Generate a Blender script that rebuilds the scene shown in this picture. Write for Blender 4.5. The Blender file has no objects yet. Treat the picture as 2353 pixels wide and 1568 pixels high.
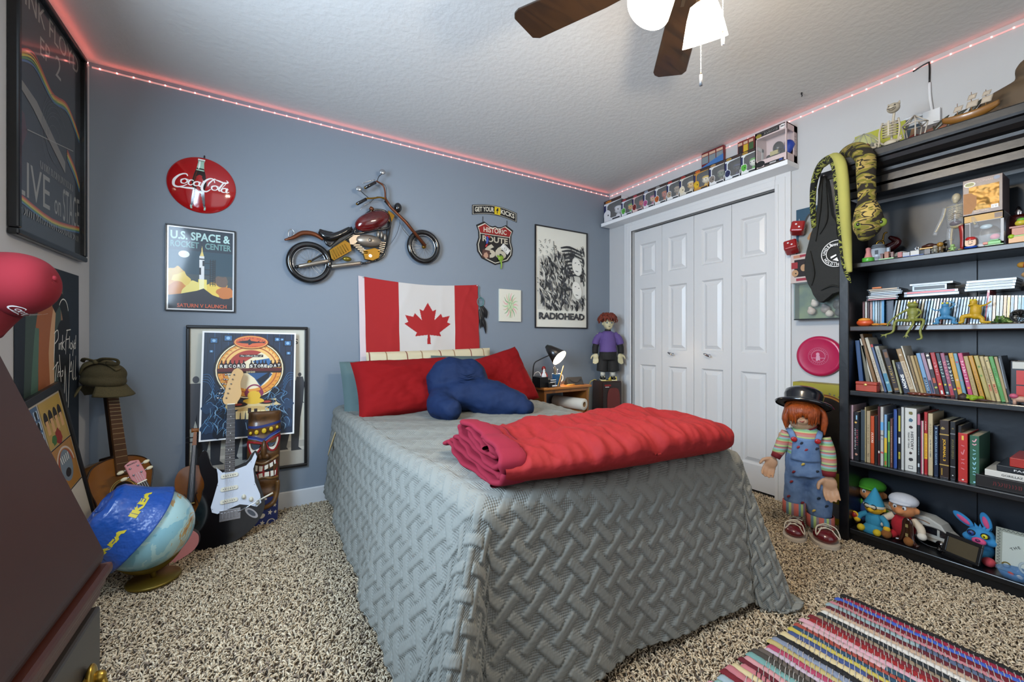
import bpy,math,random
import numpy as np
from mathutils import Vector,Matrix,Euler,noise as mnoise
from mathutils.geometry import tessellate_polygon
random.seed(7);rng = np.random.default_rng(11)
PI = math.pi
S = bpy.context.scene
COL = S.collection

# ------------------------------------------------------------------ camera
F,CX,HY,H = 920.0,1176.5,778.0,1.05          # focal length in pixels, image centre, horizon row, eye height
YAW = math.radians(31.1)
cam = bpy.data.cameras.new('camera');co = bpy.data.objects.new('camera',cam);COL.objects.link(co)
co.location = (0,0,H);co.rotation_euler = (PI / 2,0,-YAW)
cam.sensor_width = 36;cam.sensor_fit = 'HORIZONTAL';cam.lens = F * 36 / 2353
cam.shift_y = (HY - 784) / 2353;cam.clip_start = 0.02
S.camera = co
# ------------------------------------------------------------------ world, exposure
w = bpy.data.worlds.new('world');S.world = w;w.use_nodes = True
w.node_tree.nodes['Background'].inputs[0].default_value = (0.75,0.85,1,1)
w.node_tree.nodes['Background'].inputs[1].default_value = 0.6
S.view_settings.view_transform = 'Standard';S.view_settings.look = 'None'
S.view_settings.gamma = 1;S.view_settings.use_curve_mapping = False
S.view_settings.exposure = 0.25
# ------------------------------------------------------------------ lights
def area(name,loc,rot,sx,sy,power,color):
    l = bpy.data.lights.new(name,'AREA');l.shape = 'RECTANGLE';l.size = sx;l.size_y = sy
    l.energy = power;l.color = color
    o = bpy.data.objects.new(name,l);COL.objects.link(o);o.location = loc;o.rotation_euler = rot
    return o
XL,XR,YB,YF,ZC = -0.78,2.80,2.82,-1.30,2.44    # the room
wl_ = area('window_daylight',(XL - .02,1.02,1.56),(0,-1.32,0),.98,1.04,78,(0.62,0.80,1.0))
area('fill_light',(1.3,YF + .06,1.3),(PI / 2,0,0),2.2,1.9,7,(1.0,0.97,0.92))  # fill light added at the rear opening to brighten the whole room
FAN = Vector((1.08,.72,0))
def bulb(loc,power,color=(1.0,.84,.64),r=.04):
    l = bpy.data.lights.new('fan_bulb','POINT');l.energy = power;l.color = color;l.shadow_soft_size = r
    o = bpy.data.objects.new('fan_bulb',l);COL.objects.link(o);o.location = loc
# ------------------------------------------------------------------ rays of the measured photo -> points of the room
sn,cs = math.sin(YAW),math.cos(YAW)
def ray(px,py):
    t = (px - CX) / F
    return Vector((sn + cs * t,cs - sn * t,(HY - py) / F))
def onx(px,py,x):r = ray(px,py);d = x / r.x;return Vector((x,r.y * d,H + r.z * d))
def ony(px,py,y):r = ray(px,py);d = y / r.y;return Vector((r.x * d,y,H + r.z * d))
def onz(px,py,z):r = ray(px,py);d = (z - H) / r.z;return Vector((r.x * d,r.y * d,z))
# ------------------------------------------------------------------ materials
def lin(h):
    if isinstance(h,str):
        h = h.lstrip('#');h = [int(h[i:i + 2],16) / 255 for i in (0,2,4)]
    return tuple((c / 12.92 if c <= .04045 else ((c + .055) / 1.055) ** 2.4) for c in h) + (1,)
_mc = {}
def mt(col,rough=.55,metal=0,bump=None,var=None,emit=0,trans=0,coat=0,spec=None,sheen=0,alpha=1,stretch=(1,1,1)):
    """bump=(scale,strength[,detail]); var=(scale,'#second colour'[,sharp 0..1[,centre]])"""
    key = (col,rough,metal,bump,var,emit,trans,coat,spec,sheen,alpha,stretch)
    if key in _mc:return _mc[key]
    m = bpy.data.materials.new('mat');m.use_nodes = True;nt = m.node_tree;b = nt.nodes['Principled BSDF']
    b.inputs['Base Color'].default_value = lin(col);b.inputs['Roughness'].default_value = rough
    b.inputs['Metallic'].default_value = metal
    if spec is not None:b.inputs['Specular IOR Level'].default_value = spec
    if coat:b.inputs['Coat Weight'].default_value = coat;b.inputs['Coat Roughness'].default_value = .08
    if sheen:b.inputs['Sheen Weight'].default_value = sheen
    if trans:b.inputs['Transmission Weight'].default_value = trans;b.inputs['IOR'].default_value = 1.2
    if alpha < 1:b.inputs['Alpha'].default_value = alpha
    if emit:b.inputs['Emission Color'].default_value = lin(col);b.inputs['Emission Strength'].default_value = emit
    if bump or var:
        tc = nt.nodes.new('ShaderNodeTexCoord');mp = nt.nodes.new('ShaderNodeMapping');mp.inputs['Scale'].default_value = stretch
        nt.links.new(tc.outputs['Object'],mp.inputs[0])
    if bump:
        n = nt.nodes.new('ShaderNodeTexNoise');n.inputs['Scale'].default_value = bump[0];n.inputs['Detail'].default_value = bump[2] if len(bump) > 2 else 3
        nt.links.new(mp.outputs[0],n.inputs[0]);bp = nt.nodes.new('ShaderNodeBump');bp.inputs['Strength'].default_value = bump[1]
        bp.inputs['Distance'].default_value = min(.02,.3 / bump[0]);nt.links.new(n.outputs[0],bp.inputs['Height']);nt.links.new(bp.outputs[0],b.inputs['Normal'])
    if var:
        n = nt.nodes.new('ShaderNodeTexNoise');n.inputs['Scale'].default_value = var[0];n.inputs['Detail'].default_value = 4
        nt.links.new(mp.outputs[0],n.inputs[0]);r = nt.nodes.new('ShaderNodeValToRGB')
        sh = var[2] if len(var) > 2 else .3;ce = var[3] if len(var) > 3 else .5
        r.color_ramp.elements[0].position = max(0,ce - (1 - sh) * .3);r.color_ramp.elements[1].position = min(1,ce + (1 - sh) * .3 + .001)
        r.color_ramp.elements[0].color = lin(col);r.color_ramp.elements[1].color = lin(var[1])
        nt.links.new(n.outputs[0],r.inputs[0]);nt.links.new(r.outputs[0],b.inputs['Base Color'])
    _mc[key] = m;return m
def ramp_mat(kind,scale,stops,rough=.6,stretch=(1,1,1),dist=0,detail=2,bump=0,coord='Object',const=True,coat=0,rot=(0,0,0)):
    """bands or blots of several colours; kind: noise | voronoi | wave_x | wave_z"""
    m = bpy.data.materials.new('mat');m.use_nodes = True;nt = m.node_tree;b = nt.nodes['Principled BSDF']
    b.inputs['Roughness'].default_value = rough;b.inputs['Coat Weight'].default_value = coat
    tc = nt.nodes.new('ShaderNodeTexCoord');mp = nt.nodes.new('ShaderNodeMapping');mp.inputs['Scale'].default_value = stretch;mp.inputs['Rotation'].default_value = rot
    nt.links.new(tc.outputs[coord],mp.inputs[0])
    if kind == 'noise':n = nt.nodes.new('ShaderNodeTexNoise');n.inputs['Detail'].default_value = detail;n.inputs['Distortion'].default_value = dist
    elif kind == 'voronoi':n = nt.nodes.new('ShaderNodeTexVoronoi')
    else:
        n = nt.nodes.new('ShaderNodeTexWave');n.wave_profile = 'SAW';n.bands_direction = kind[-1].upper();n.inputs['Distortion'].default_value = dist
        n.inputs['Detail'].default_value = detail
    n.inputs['Scale'].default_value = scale;nt.links.new(mp.outputs[0],n.inputs['Vector'])
    r = nt.nodes.new('ShaderNodeValToRGB');cr = r.color_ramp;cr.interpolation = 'CONSTANT' if const else 'LINEAR'
    cr.elements[0].position = stops[0][0];cr.elements[0].color = lin(stops[0][1])
    cr.elements[1].position = stops[1][0];cr.elements[1].color = lin(stops[1][1])
    for p,c in stops[2:]:e = cr.elements.new(p);e.color = lin(c)
    nt.links.new(n.outputs[1 if kind == 'voronoi' else 0],r.inputs[0]) if kind != 'voronoi' else nt.links.new(n.outputs['Distance'],r.inputs[0])
    nt.links.new(r.outputs[0],b.inputs['Base Color'])
    if bump:
        bp = nt.nodes.new('ShaderNodeBump');bp.inputs['Strength'].default_value = bump;bp.inputs['Distance'].default_value = .003
        nt.links.new(n.outputs[0],bp.inputs['Height']);nt.links.new(bp.outputs[0],b.inputs['Normal'])
    return m
def wood(c1,c2,scale=6,rough=.4,along='z',coat=0):
    st = {'x':(.12,1,1),'y':(1,.12,1),'z':(1,1,.12)}[along]
    return ramp_mat('noise',scale * 4,[(.3,c1),(.7,c2),(.5,c1)],rough,st,.8,6,.15,const=False,coat=coat)
# ------------------------------------------------------------------ mesh builder
def TR(x=0,y=0,z=0,rx=0,ry=0,rz=0,s=1):
    return Matrix.Translation((x,y,z)) @ Euler((rx,ry,rz)).to_matrix().to_4x4() @ Matrix.Scale(s,4)
def basis(o,X,Y,Z):
    m = Matrix((X,Y,Z)).transposed().to_4x4();m.translation = o;return m
def cr_spline(pts,n=6,closed=False):
    P = [Vector(p) for p in pts];L = len(P);out = []
    for i in range(L if closed else L - 1):
        if closed:a,b,c,d = P[i - 1],P[i],P[(i + 1) % L],P[(i + 2) % L]
        else:a,b,c,d = P[max(i - 1,0)],P[i],P[i + 1],P[min(i + 2,L - 1)]
        for k in range(n):
            t = k / n
            out.append(.5 * ((2 * b) + (c - a) * t + (2 * a - 5 * b + 4 * c - d) * t * t + (3 * b - a - 3 * c + d) * t ** 3))
    if not closed:out.append(P[-1])
    return out
_tc = {}
def glyphs(s,bold=0,shear=0):
    k = (s,bold,shear)
    if k not in _tc:
        c = bpy.data.curves.new('t','FONT');c.body = s;c.size = 1;c.offset = bold;c.shear = shear;c.resolution_u = 3;c.fill_mode = 'FRONT'
        o = bpy.data.objects.new('t',c);me = bpy.data.meshes.new_from_object(o)
        v = [tuple(x.co) for x in me.vertices];f = [tuple(p.vertices) for p in me.polygons]
        bpy.data.objects.remove(o);bpy.data.meshes.remove(me);bpy.data.curves.remove(c);_tc[k] = (v,f)
    return _tc[k]
class MB:
    def __init__(s,M=None):
        s.v = [];s.f = [];s.mi = [];s.sm = [];s.mats = [];s.M = M or Matrix();s.z = 0;s.uv = None
    def add(s,V,Fc,m,smooth=False,M=None):
        T = s.M @ M if M is not None else s.M
        o = len(s.v);s.v += [tuple(T @ Vector(p)) for p in V]
        if m not in s.mats:s.mats.append(m)
        i = s.mats.index(m)
        for f in Fc:s.f.append([a + o for a in f]);s.mi.append(i);s.sm.append(smooth)
        return s
    def box(s,c,d,m,M=None):
        x,y,z = c;a,b,e = d[0] / 2,d[1] / 2,d[2] / 2
        V = [(x + i * a,y + j * b,z + k * e) for i in (-1,1) for j in (-1,1) for k in (-1,1)]
        return s.add(V,[(0,1,3,2),(4,6,7,5),(0,4,5,1),(2,3,7,6),(0,2,6,4),(1,5,7,3)],m,False,M)
    def tube(s,pts,r,m,n=8,spline=0,closed=False,M=None,flat=1,cap=True,up=None):
        P = [Vector(p) for p in pts]
        R = list(r) if isinstance(r,(list,tuple)) else [r] * len(P)
        if spline:
            Q = cr_spline([(*p,q) if False else p for p in P],spline,closed)
            k = len(Q);RR = []
            for i in range(k):
                u = i / spline;a = int(u) % len(R);b = (a + 1) % len(R) if closed else min(a + 1,len(R) - 1);RR.append(R[a] + (R[b] - R[a]) * (u - int(u)))
            P,R = Q,RR
        k = len(P);V = [];T0 = None;N = Vector(up) if up else None
        for i in range(k):
            if closed:t = P[(i + 1) % k] - P[i - 1]
            else:t = P[min(i + 1,k - 1)] - P[max(i - 1,0)]
            if t.length < 1e-9:t = Vector((0,0,1))
            t.normalize()
            if N is None:
                N = t.orthogonal()
            N = (N - t * N.dot(t))
            if N.length < 1e-6:N = t.orthogonal()
            N.normalize();B = t.cross(N)
            for j in range(n):
                a = 2 * PI * j / n;V.append(P[i] + (N * math.cos(a) * flat + B * math.sin(a)) * R[i])
        Fc = [(i * n + j,i * n + (j + 1) % n,((i + 1) % k) * n + (j + 1) % n,((i + 1) % k) * n + j) for i in range(k if closed else k - 1) for j in range(n)]
        if cap and not closed:Fc += [tuple(reversed(range(n))),tuple((k - 1) * n + j for j in range(n))]
        return s.add(V,Fc,m,n > 4,M)
    def cyl(s,a,b,r,m,n=16,r2=None,M=None):
        return s.tube([a,b],[r,r if r2 is None else r2],m,n,M=M)
    def lathe(s,prof,m,n=24,M=None,a0=0,a1=2 * PI,sy=1):
        k = len(prof);full = abs(a1 - a0 - 2 * PI) < 1e-6;q = n if full else n + 1
        V = [(r * math.cos(a0 + (a1 - a0) * j / n),sy * r * math.sin(a0 + (a1 - a0) * j / n),z) for r,z in prof for j in range(q)]
        Fc = [(i * q + j,i * q + (j + 1) % q,(i + 1) * q + (j + 1) % q,(i + 1) * q + j) for i in range(k - 1) for j in range(n)]
        return s.add(V,Fc,m,True,M)
    def ell(s,c,r,m,M=None,rot=(0,0,0),nu=16,nv=10):
        T = TR(*c,*rot);T = (M @ T) if M is not None else T
        if not isinstance(r,(tuple,list)):r = (r,r,r)
        V = [(0,0,-r[2])] + [(r[0] * math.cos(2 * PI * j / nu) * math.sin(PI * i / nv),r[1] * math.sin(2 * PI * j / nu) * math.sin(PI * i / nv),-r[2] * math.cos(PI * i / nv)) for i in range(1,nv) for j in range(nu)] + [(0,0,r[2])]
        L = len(V) - 1
        Fc = [(0,1 + (j + 1) % nu,1 + j) for j in range(nu)] + [(1 + i * nu + j,1 + i * nu + (j + 1) % nu,1 + (i + 1) * nu + (j + 1) % nu,1 + (i + 1) * nu + j) for i in range(nv - 2) for j in range(nu)]
        Fc += [(L,1 + (nv - 2) * nu + j,1 + (nv - 2) * nu + (j + 1) % nu) for j in range(nu)]
        return s.add(V,Fc,m,True,T)
    def prism(s,pts,z0,z1,m,M=None,smooth=False):
        n = len(pts);a = sum(pts[i - 1][0] * pts[i][1] - pts[i][0] * pts[i - 1][1] for i in range(n))
        if a < 0:pts = pts[::-1]
        T = tessellate_polygon([[Vector((p[0],p[1],0)) for p in pts]])
        V = [(p[0],p[1],z0) for p in pts] + [(p[0],p[1],z1) for p in pts]
        tris = []
        for t in T:
            (x0,y0),(x1,y1),(x2,y2) = [pts[i][:2] for i in t]
            if (x1 - x0) * (y2 - y0) - (x2 - x0) * (y1 - y0) < 0:t = (t[0],t[2],t[1])
            tris.append(tuple(t))
        s.add(V,[tuple(i + n for i in t) for t in tris] + [(t[0],t[2],t[1]) for t in tris],m,False,M)
        # side walls
        o = len(s.v) - 2 * n;i0 = s.mats.index(m)
        for i in range(n):s.f.append([o + i,o + (i + 1) % n,o + n + (i + 1) % n,o + n + i]);s.mi.append(i0);s.sm.append(smooth)
        return s
    def grid(s,fn,nu,nv,m,M=None,closeu=False,smooth=True):
        V = [fn(i / (nu if closeu else nu - 1),j / (nv - 1)) for j in range(nv) for i in range(nu)]
        Fc = [(j * nu + i,j * nu + (i + 1) % nu,(j + 1) * nu + (i + 1) % nu,(j + 1) * nu + i) for j in range(nv - 1) for i in range(nu if closeu else nu - 1)]
        return s.add(V,Fc,m,smooth,M)
    # ---- flat print: every call lies a hair above the one before
    def up(s):s.z += .00002;return s.z
    def poly(s,pts,m,M=None):
        z = s.up();T = tessellate_polygon([[Vector((p[0],p[1],0)) for p in pts]]);tr = []
        for t in T:
            (x0,y0),(x1,y1),(x2,y2) = [pts[i][:2] for i in t]
            tr.append(t if (x1 - x0) * (y2 - y0) - (x2 - x0) * (y1 - y0) > 0 else (t[0],t[2],t[1]))
        return s.add([(p[0],p[1],z) for p in pts],tr,m,False,M)
    def rect(s,x0,y0,x1,y1,m,M=None):return s.poly([(x0,y0),(x1,y0),(x1,y1),(x0,y1)],m,M)
    def disc(s,x,y,r,m,ry=None,n=28,a0=0,a1=2 * PI,rot=0,M=None):
        ry = ry or r;q = n if abs(a1 - a0 - 2 * PI) < 1e-6 else n + 1
        P = [(r * math.cos(a0 + (a1 - a0) * i / n),ry * math.sin(a0 + (a1 - a0) * i / n)) for i in range(q)]
        c,k = math.cos(rot),math.sin(rot)
        return s.poly([(x + a * c - b * k,y + a * k + b * c) for a,b in P],m,M)
    def ring(s,x,y,r0,r1,m,a0=0,a1=2 * PI,n=36,e=1,M=None):
        z = s.up();V = []
        for i in range(n + 1):
            a = a0 + (a1 - a0) * i / n
            V += [(x + r0 * math.cos(a),y + e * r0 * math.sin(a),z),(x + r1 * math.cos(a),y + e * r1 * math.sin(a),z)]
        return s.add(V,[(2 * i,2 * i + 1,2 * i + 3,2 * i + 2) for i in range(n)],m,False,M)
    def stroke(s,pts,wd,m,spline=6,M=None,closed=False):
        z = s.up();W = list(wd) if isinstance(wd,(list,tuple)) else [wd] * len(pts)
        P = cr_spline([(p[0],p[1],0) for p in pts],spline,closed) if spline else [Vector((p[0],p[1],0)) for p in pts]
        k = len(P);V = []
        for i in range(k):
            u = i / (spline or 1);a = min(int(u),len(W) - 1);b = min(a + 1,len(W) - 1);q = W[a] + (W[b] - W[a]) * (u - int(u))
            t = P[min(i + 1,k - 1)] - P[max(i - 1,0)];t.normalize();nn = Vector((-t.y,t.x,0)) * q / 2
            V += [(P[i].x + nn.x,P[i].y + nn.y,z),(P[i].x - nn.x,P[i].y - nn.y,z)]
        return s.add(V,[(2 * i,2 * i + 1,2 * i + 3,2 * i + 2) for i in range(k - 1)],m,False,M)
    def text(s,t,x0,y0,x1,y1,m,bold=0,shear=0,M=None,fit=True,vert=0):
        """lettering filling the box; vert=1 reads downwards; ~n draws n unreadable marks"""
        if t[0] == '~':
            n = int(t[1:]);R_ = random.Random(n);L,hh = ((y1 - y0),(x1 - x0)) if vert else ((x1 - x0),(y1 - y0));w_ = L / n
            for i in range(n):
                P = [((i + .15 + .6 * R_.random()) * w_,hh * k / 2) for k in range(3)]
                if R_.random() < .5:P[1] = (P[1][0] + w_ * .3,P[1][1])
                s.stroke([(x0 + b,y1 - a) for a,b in P] if vert else [(x0 + a,y0 + b) for a,b in P],min(w_ * .3,hh * .35),m,3,M=M)
            return s
        V,Fc = glyphs(t,bold,shear);z = s.up()
        a,b = min(v[0] for v in V),max(v[0] for v in V);c,d = min(v[1] for v in V),max(v[1] for v in V)
        if vert:
            sx = (y1 - y0) / (b - a);sy = (x1 - x0) / (d - c)
            return s.add([(x0 + (v[1] - c) * sy,y1 - (v[0] - a) * sx,z) for v in V],Fc,m,False,M)
        sx = (x1 - x0) / (b - a);sy = (y1 - y0) / (d - c)
        return s.add([(x0 + (v[0] - a) * sx,y0 + (v[1] - c) * sy,z) for v in V],Fc,m,False,M)
    def arctext(s,t,cx,cy,r,a0,a1,h,m,bold=0,inner=False,M=None):
        mk = t[0] == '~';t = 'I' * int(t[1:]) if mk else t;n = len(t);z = s.up()
        for i,ch in enumerate(t):
            if ch == ' ':continue
            V,Fc = glyphs(ch,bold);a = min(v[0] for v in V);b = max(v[0] for v in V)
            th = a0 + (a1 - a0) * (i + .5) / n;k = h / .73
            rot = th - PI / 2 if not inner else th + PI / 2;c,q = math.cos(rot),math.sin(rot);R = r
            X = [((v[0] - (a + b) / 2) * k,(v[1] - (.36 if inner else .36)) * k) for v in V]
            s.add([(cx + R * math.cos(th) + x * c - y * q,cy + R * math.sin(th) + x * q + y * c,z) for x,y in X],Fc,m,False,M)
        return s
    def build(s,name,parent=None,bevel=0,sub=0,remesh=0,smooth=0,world=False,seg=2,solid=0,noise=None,ang=.6):
        me = bpy.data.meshes.new(name);me.from_pydata(s.v,[],s.f)
        for m in s.mats:me.materials.append(m)
        me.polygons.foreach_set('material_index',s.mi);me.polygons.foreach_set('use_smooth',s.sm);me.update()
        o = bpy.data.objects.new(name,me);COL.objects.link(o)
        if parent is not None:
            o.parent = parent
            if world:
                R = parent.matrix_basis.copy()
                if parent.parent is not None:R = parent.parent.matrix_basis @ parent.matrix_parent_inverse @ R
                o.matrix_parent_inverse = R.inverted()
        if solid:md = o.modifiers.new('s','SOLIDIFY');md.thickness = solid;md.offset = 0
        if remesh:md = o.modifiers.new('r','REMESH');md.mode = 'VOXEL';md.voxel_size = remesh;md.use_smooth_shade = True
        if smooth:md = o.modifiers.new('m','SMOOTH');md.factor = .6;md.iterations = smooth
        if sub:md = o.modifiers.new('u','SUBSURF');md.levels = sub;md.render_levels = sub
        if noise:
            tx = bpy.data.textures.new('n','CLOUDS');tx.noise_scale = noise[0];md = o.modifiers.new('d','DISPLACE');md.texture = tx;md.strength = noise[1];md.mid_level = .5
            md.texture_coords = 'LOCAL'
        if bevel:
            md = o.modifiers.new('b','BEVEL');md.width = bevel;md.segments = seg;md.limit_method = 'ANGLE';md.angle_limit = ang
            if seg > 1:md.harden_normals = False
        return o
# ------------------------------------------------------------------ naming
def tag(o,label=None,cat=None,group=None,kind=None):
    if label:o['label'] = label
    if cat:o['category'] = cat
    if group:o['group'] = group
    if kind:o['kind'] = kind
    return o
def thing(name,label,cat,loc=(0,0,0),rz=0,group=None,M=None):
    o = bpy.data.objects.new(name,None);COL.objects.link(o);o.empty_display_size = .05
    if M is not None:o.matrix_basis = M
    else:o.location = loc;o.rotation_euler = (0,0,rz)
    return tag(o,label,cat,group)
def struct(o):o['kind'] = 'structure';return o
def dup(root,M=None,label=None,loc=None,rz=None,name=None):
    r = root.copy();COL.objects.link(r)
    if M is not None:r.matrix_basis = M
    if loc is not None:r.location = loc
    if rz is not None:r.rotation_euler = (0,0,rz)
    if label:r['label'] = label
    for ch in list(root.children):
        c = ch.copy();COL.objects.link(c);c.parent = r
        for g in ch.children:d = g.copy();COL.objects.link(d);d.parent = c
    return r
X3,Y3,Z3 = Vector((1,0,0)),Vector((0,1,0)),Vector((0,0,1))
def backM(x,z,off=0,tilt=0):return basis(Vector((x,YB - off,z)),X3,Z3,-Y3) @ TR(rz=tilt)
def leftM(y,z,off=0):return basis(Vector((XL + off,y,z)),Y3,Z3,X3)
def rightM(y,z,off=0):return basis(Vector((XR - off,y,z)),-Y3,Z3,-X3)
# a few common stuffs
WHITE = mt('#d9dadb',.5);BLACK = mt('#0b0b0c',.35);CHROME = mt('#c8c8cc',.18,1);PAPER = mt('#e8e4d6',.6)
def fill(mb_pts,n):return [mb_pts[i % len(mb_pts)] for i in range(n)]
def superq(w,h,e=.5,n=40):
    return [(w * math.copysign(abs(math.cos(a)) ** e,math.cos(a)),h * math.copysign(abs(math.sin(a)) ** e,math.sin(a))) for a in (2 * PI * i / n for i in range(n))]
def rrect(x0,y0,x1,y1,r,n=5):
    P = []
    for cx,cy,a in ((x1 - r,y1 - r,0),(x0 + r,y1 - r,PI / 2),(x0 + r,y0 + r,PI),(x1 - r,y0 + r,1.5 * PI)):
        P += [(cx + r * math.cos(a + PI / 2 * i / n),cy + r * math.sin(a + PI / 2 * i / n)) for i in range(n + 1)]
    return P
def npmesh(name,V,Q,mats,mi=None,smooth=True,uv=None,parent=None):
    """V (n,3) float, Q (m,k) int"""
    me = bpy.data.meshes.new(name);n,(m,k) = len(V),Q.shape
    me.vertices.add(n);me.vertices.foreach_set('co',V.astype(np.float32).ravel())
    me.loops.add(m * k);me.loops.foreach_set('vertex_index',Q.astype(np.int32).ravel())
    me.polygons.add(m);me.polygons.foreach_set('loop_start',np.arange(0,m * k,k,dtype=np.int32))
    for x in mats:me.materials.append(x)
    if mi is not None:me.polygons.foreach_set('material_index',mi.astype(np.int32))
    me.polygons.foreach_set('use_smooth',np.full(m,smooth))
    if uv is not None:
        l = me.uv_layers.new(name='UVMap');l.data.foreach_set('uv',uv[Q.ravel()].astype(np.float32).ravel())
    me.update(calc_edges=True);me.validate()
    o = bpy.data.objects.new(name,me);COL.objects.link(o)
    if parent is not None:o.parent = parent
    return o
# ================================================================== the room
WALLW = mt('#bababa',.6,bump=(160,.15));BLUEW = mt('#7c8691',.55,bump=(220,.12));TRIM = mt('#cfcfcf',.4)
CEIL = mt('#cdccc9',.8,bump=(34,.30,5))
T = .14
def slab(name,c,d,m):b = MB();b.box(c,d,m);return struct(b.build(name))
slab('floor',((XL + XR) / 2,(YB + YF) / 2,-.05),(XR - XL + .3,YB - YF + .3,.1),mt('#6e6256',.95,bump=(90,.5)))
slab('ceiling',((XL + XR) / 2,(YB + YF) / 2,ZC + .05),(XR - XL + .3,YB - YF + .3,.1),CEIL)
slab('wall_back',((XL + XR) / 2,YB + T / 2,ZC / 2),(XR - XL + 2 * T,T,ZC),BLUEW)
# left wall with a window opening, rear wall with a wide opening added for the fill light
b = MB();wy0,wy1,wz0,wz1 = .48,1.56,1.04,2.08
for y0,y1,z0,z1 in ((YF,wy0,0,ZC),(wy1,YB,0,ZC),(wy0,wy1,0,wz0),(wy0,wy1,wz1,ZC)):
    b.box((XL - T / 2,(y0 + y1) / 2,(z0 + z1) / 2),(T,y1 - y0,z1 - z0),WALLW)
struct(b.build('wall_left'))
b = MB();dx0,dx1,dz = .2,2.4,2.1
for x0,x1,z0,z1 in ((XL - T,dx0,0,ZC),(dx1,XR + T,0,ZC),(dx0,dx1,dz,ZC)):
    b.box(((x0 + x1) / 2,YF - T / 2,(z0 + z1) / 2),(x1 - x0,T,z1 - z0),WALLW)
struct(b.build('wall_rear'))
b = MB();fw = .05
for y in (wy0 + fw / 2,wy1 - fw / 2,(wy0 + wy1) / 2):b.box((XL - .08,y,(wz0 + wz1) / 2),(.05,fw if y != (wy0 + wy1) / 2 else .03,wz1 - wz0),TRIM)
for z in (wz0 + fw / 2,wz1 - fw / 2):b.box((XL - .08,(wy0 + wy1) / 2,z),(.05,wy1 - wy0,fw),TRIM)
b.box((XL + .02,(wy0 + wy1) / 2,wz0 - .015),(.1,wy1 - wy0 + .1,.03),TRIM)
struct(b.build('window_1',bevel=.003))
# right wall with the closet opening
CY0,CY1,CZ = 1.335,2.535,2.015
b = MB()
for y0,y1,z0,z1 in ((YF,CY0,0,ZC),(CY1,YB,0,ZC),(CY0,CY1,CZ,ZC)):
    b.box((XR + T / 2,(y0 + y1) / 2,(z0 + z1) / 2),(T,y1 - y0,z1 - z0),WALLW)
struct(b.build('wall_right'))
b = MB();b.box((XR + .13,(CY0 + CY1) / 2,CZ / 2),(.02,CY1 - CY0,CZ),mt('#2a2b2d',.8));struct(b.build('closet_dark_backing'))  # dark plate added behind the doors against light leaks, blackens the gap
# closet casing: stepped profile
b = MB();CW = .09
for k,(wd,th) in enumerate(((CW,.012),(CW - .03,.017),(.022,.022))):
    off = (CW - wd) * (0 if k < 2 else 0)
    for sgn,y in ((-1,CY0),(1,CY1)):b.box((XR - th / 2,y + sgn * (wd / 2) * 1.0,(CZ + wd) / 2),(th,wd,CZ + wd),TRIM)
    b.box((XR - th / 2,(CY0 + CY1) / 2,CZ + wd / 2),(th,CY1 - CY0,wd),TRIM)
struct(b.build('trim_1',bevel=.004))
# bifold doors: four leaves, raised panels
root = thing('door_1',None,None,(XR + .02,CY1 - .005,.02));struct(root)
lw = (CY1 - CY0 - .01) / 4;DH = CZ - .030
DOORM = mt('#cacaca',.36,bump=(300,.04))
for i in range(4):
    b = MB();y0 = -i * lw - .0015;y1 = -(i + 1) * lw + .0015;st = .062
    c0,c1 = y1 + st,y0 - st
    zs = [(.17,.80),(.93,1.47),(1.585,1.865)]
    px = [0] + [q for z in zs for q in z] + [DH]
    for a,c in ((y0,c1),(c0,y1)):b.box((.016,(a + c) / 2,DH / 2),(.032,abs(a - c),DH),DOORM)
    for k in range(0,len(px),2):b.box((.016,(c0 + c1) / 2,(px[k] + px[k + 1]) / 2),(.032,c1 - c0,px[k + 1] - px[k]),DOORM)
    for z0,z1 in zs:      # sunk field with raised centre, real slopes
        def R(ins,x):return [(x,c0 + ins,z0 + ins),(x,c1 - ins,z0 + ins),(x,c1 - ins,z1 - ins),(x,c0 + ins,z1 - ins)]
        L = [R(0,0),R(.012,.013),R(.02,.013),R(.045,.002)]
        V = [p for r in L for p in r]
        b.add(V,[(4 * k + j,4 * k + 4 + j,4 * k + 4 + (j + 1) % 4,4 * k + (j + 1) % 4) for k in range(3) for j in range(4)] + [(12,15,14,13)],DOORM)
    struct(b.build('door_leaf',root))
for y in (-1.5 * lw + .06 - .02,-2.5 * lw + .02):
    b = MB();b.cyl((-.03,y,.905),(0,y,.905),.007,CHROME,10);b.ell((-.033,y,.905),(.006,.032,.009),CHROME,rot=(.35,0,0));b.build('door_handle',root)
# baseboards
def base(name,c,d):b = MB();b.box(c,d,TRIM);struct(b.build(name,bevel=.008,seg=3))
base('baseboard_back',((XL + XR) / 2,YB - .007,.056),(XR - XL,.014,.112))
base('baseboard_left',(XL + .007,(YF + YB) / 2,.056),(.014,YB - YF,.112))
base('baseboard_right',(XR - .007,(YF + CY0 - CW) / 2,.056),(.014,CY0 - CW - YF,.112))
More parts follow.
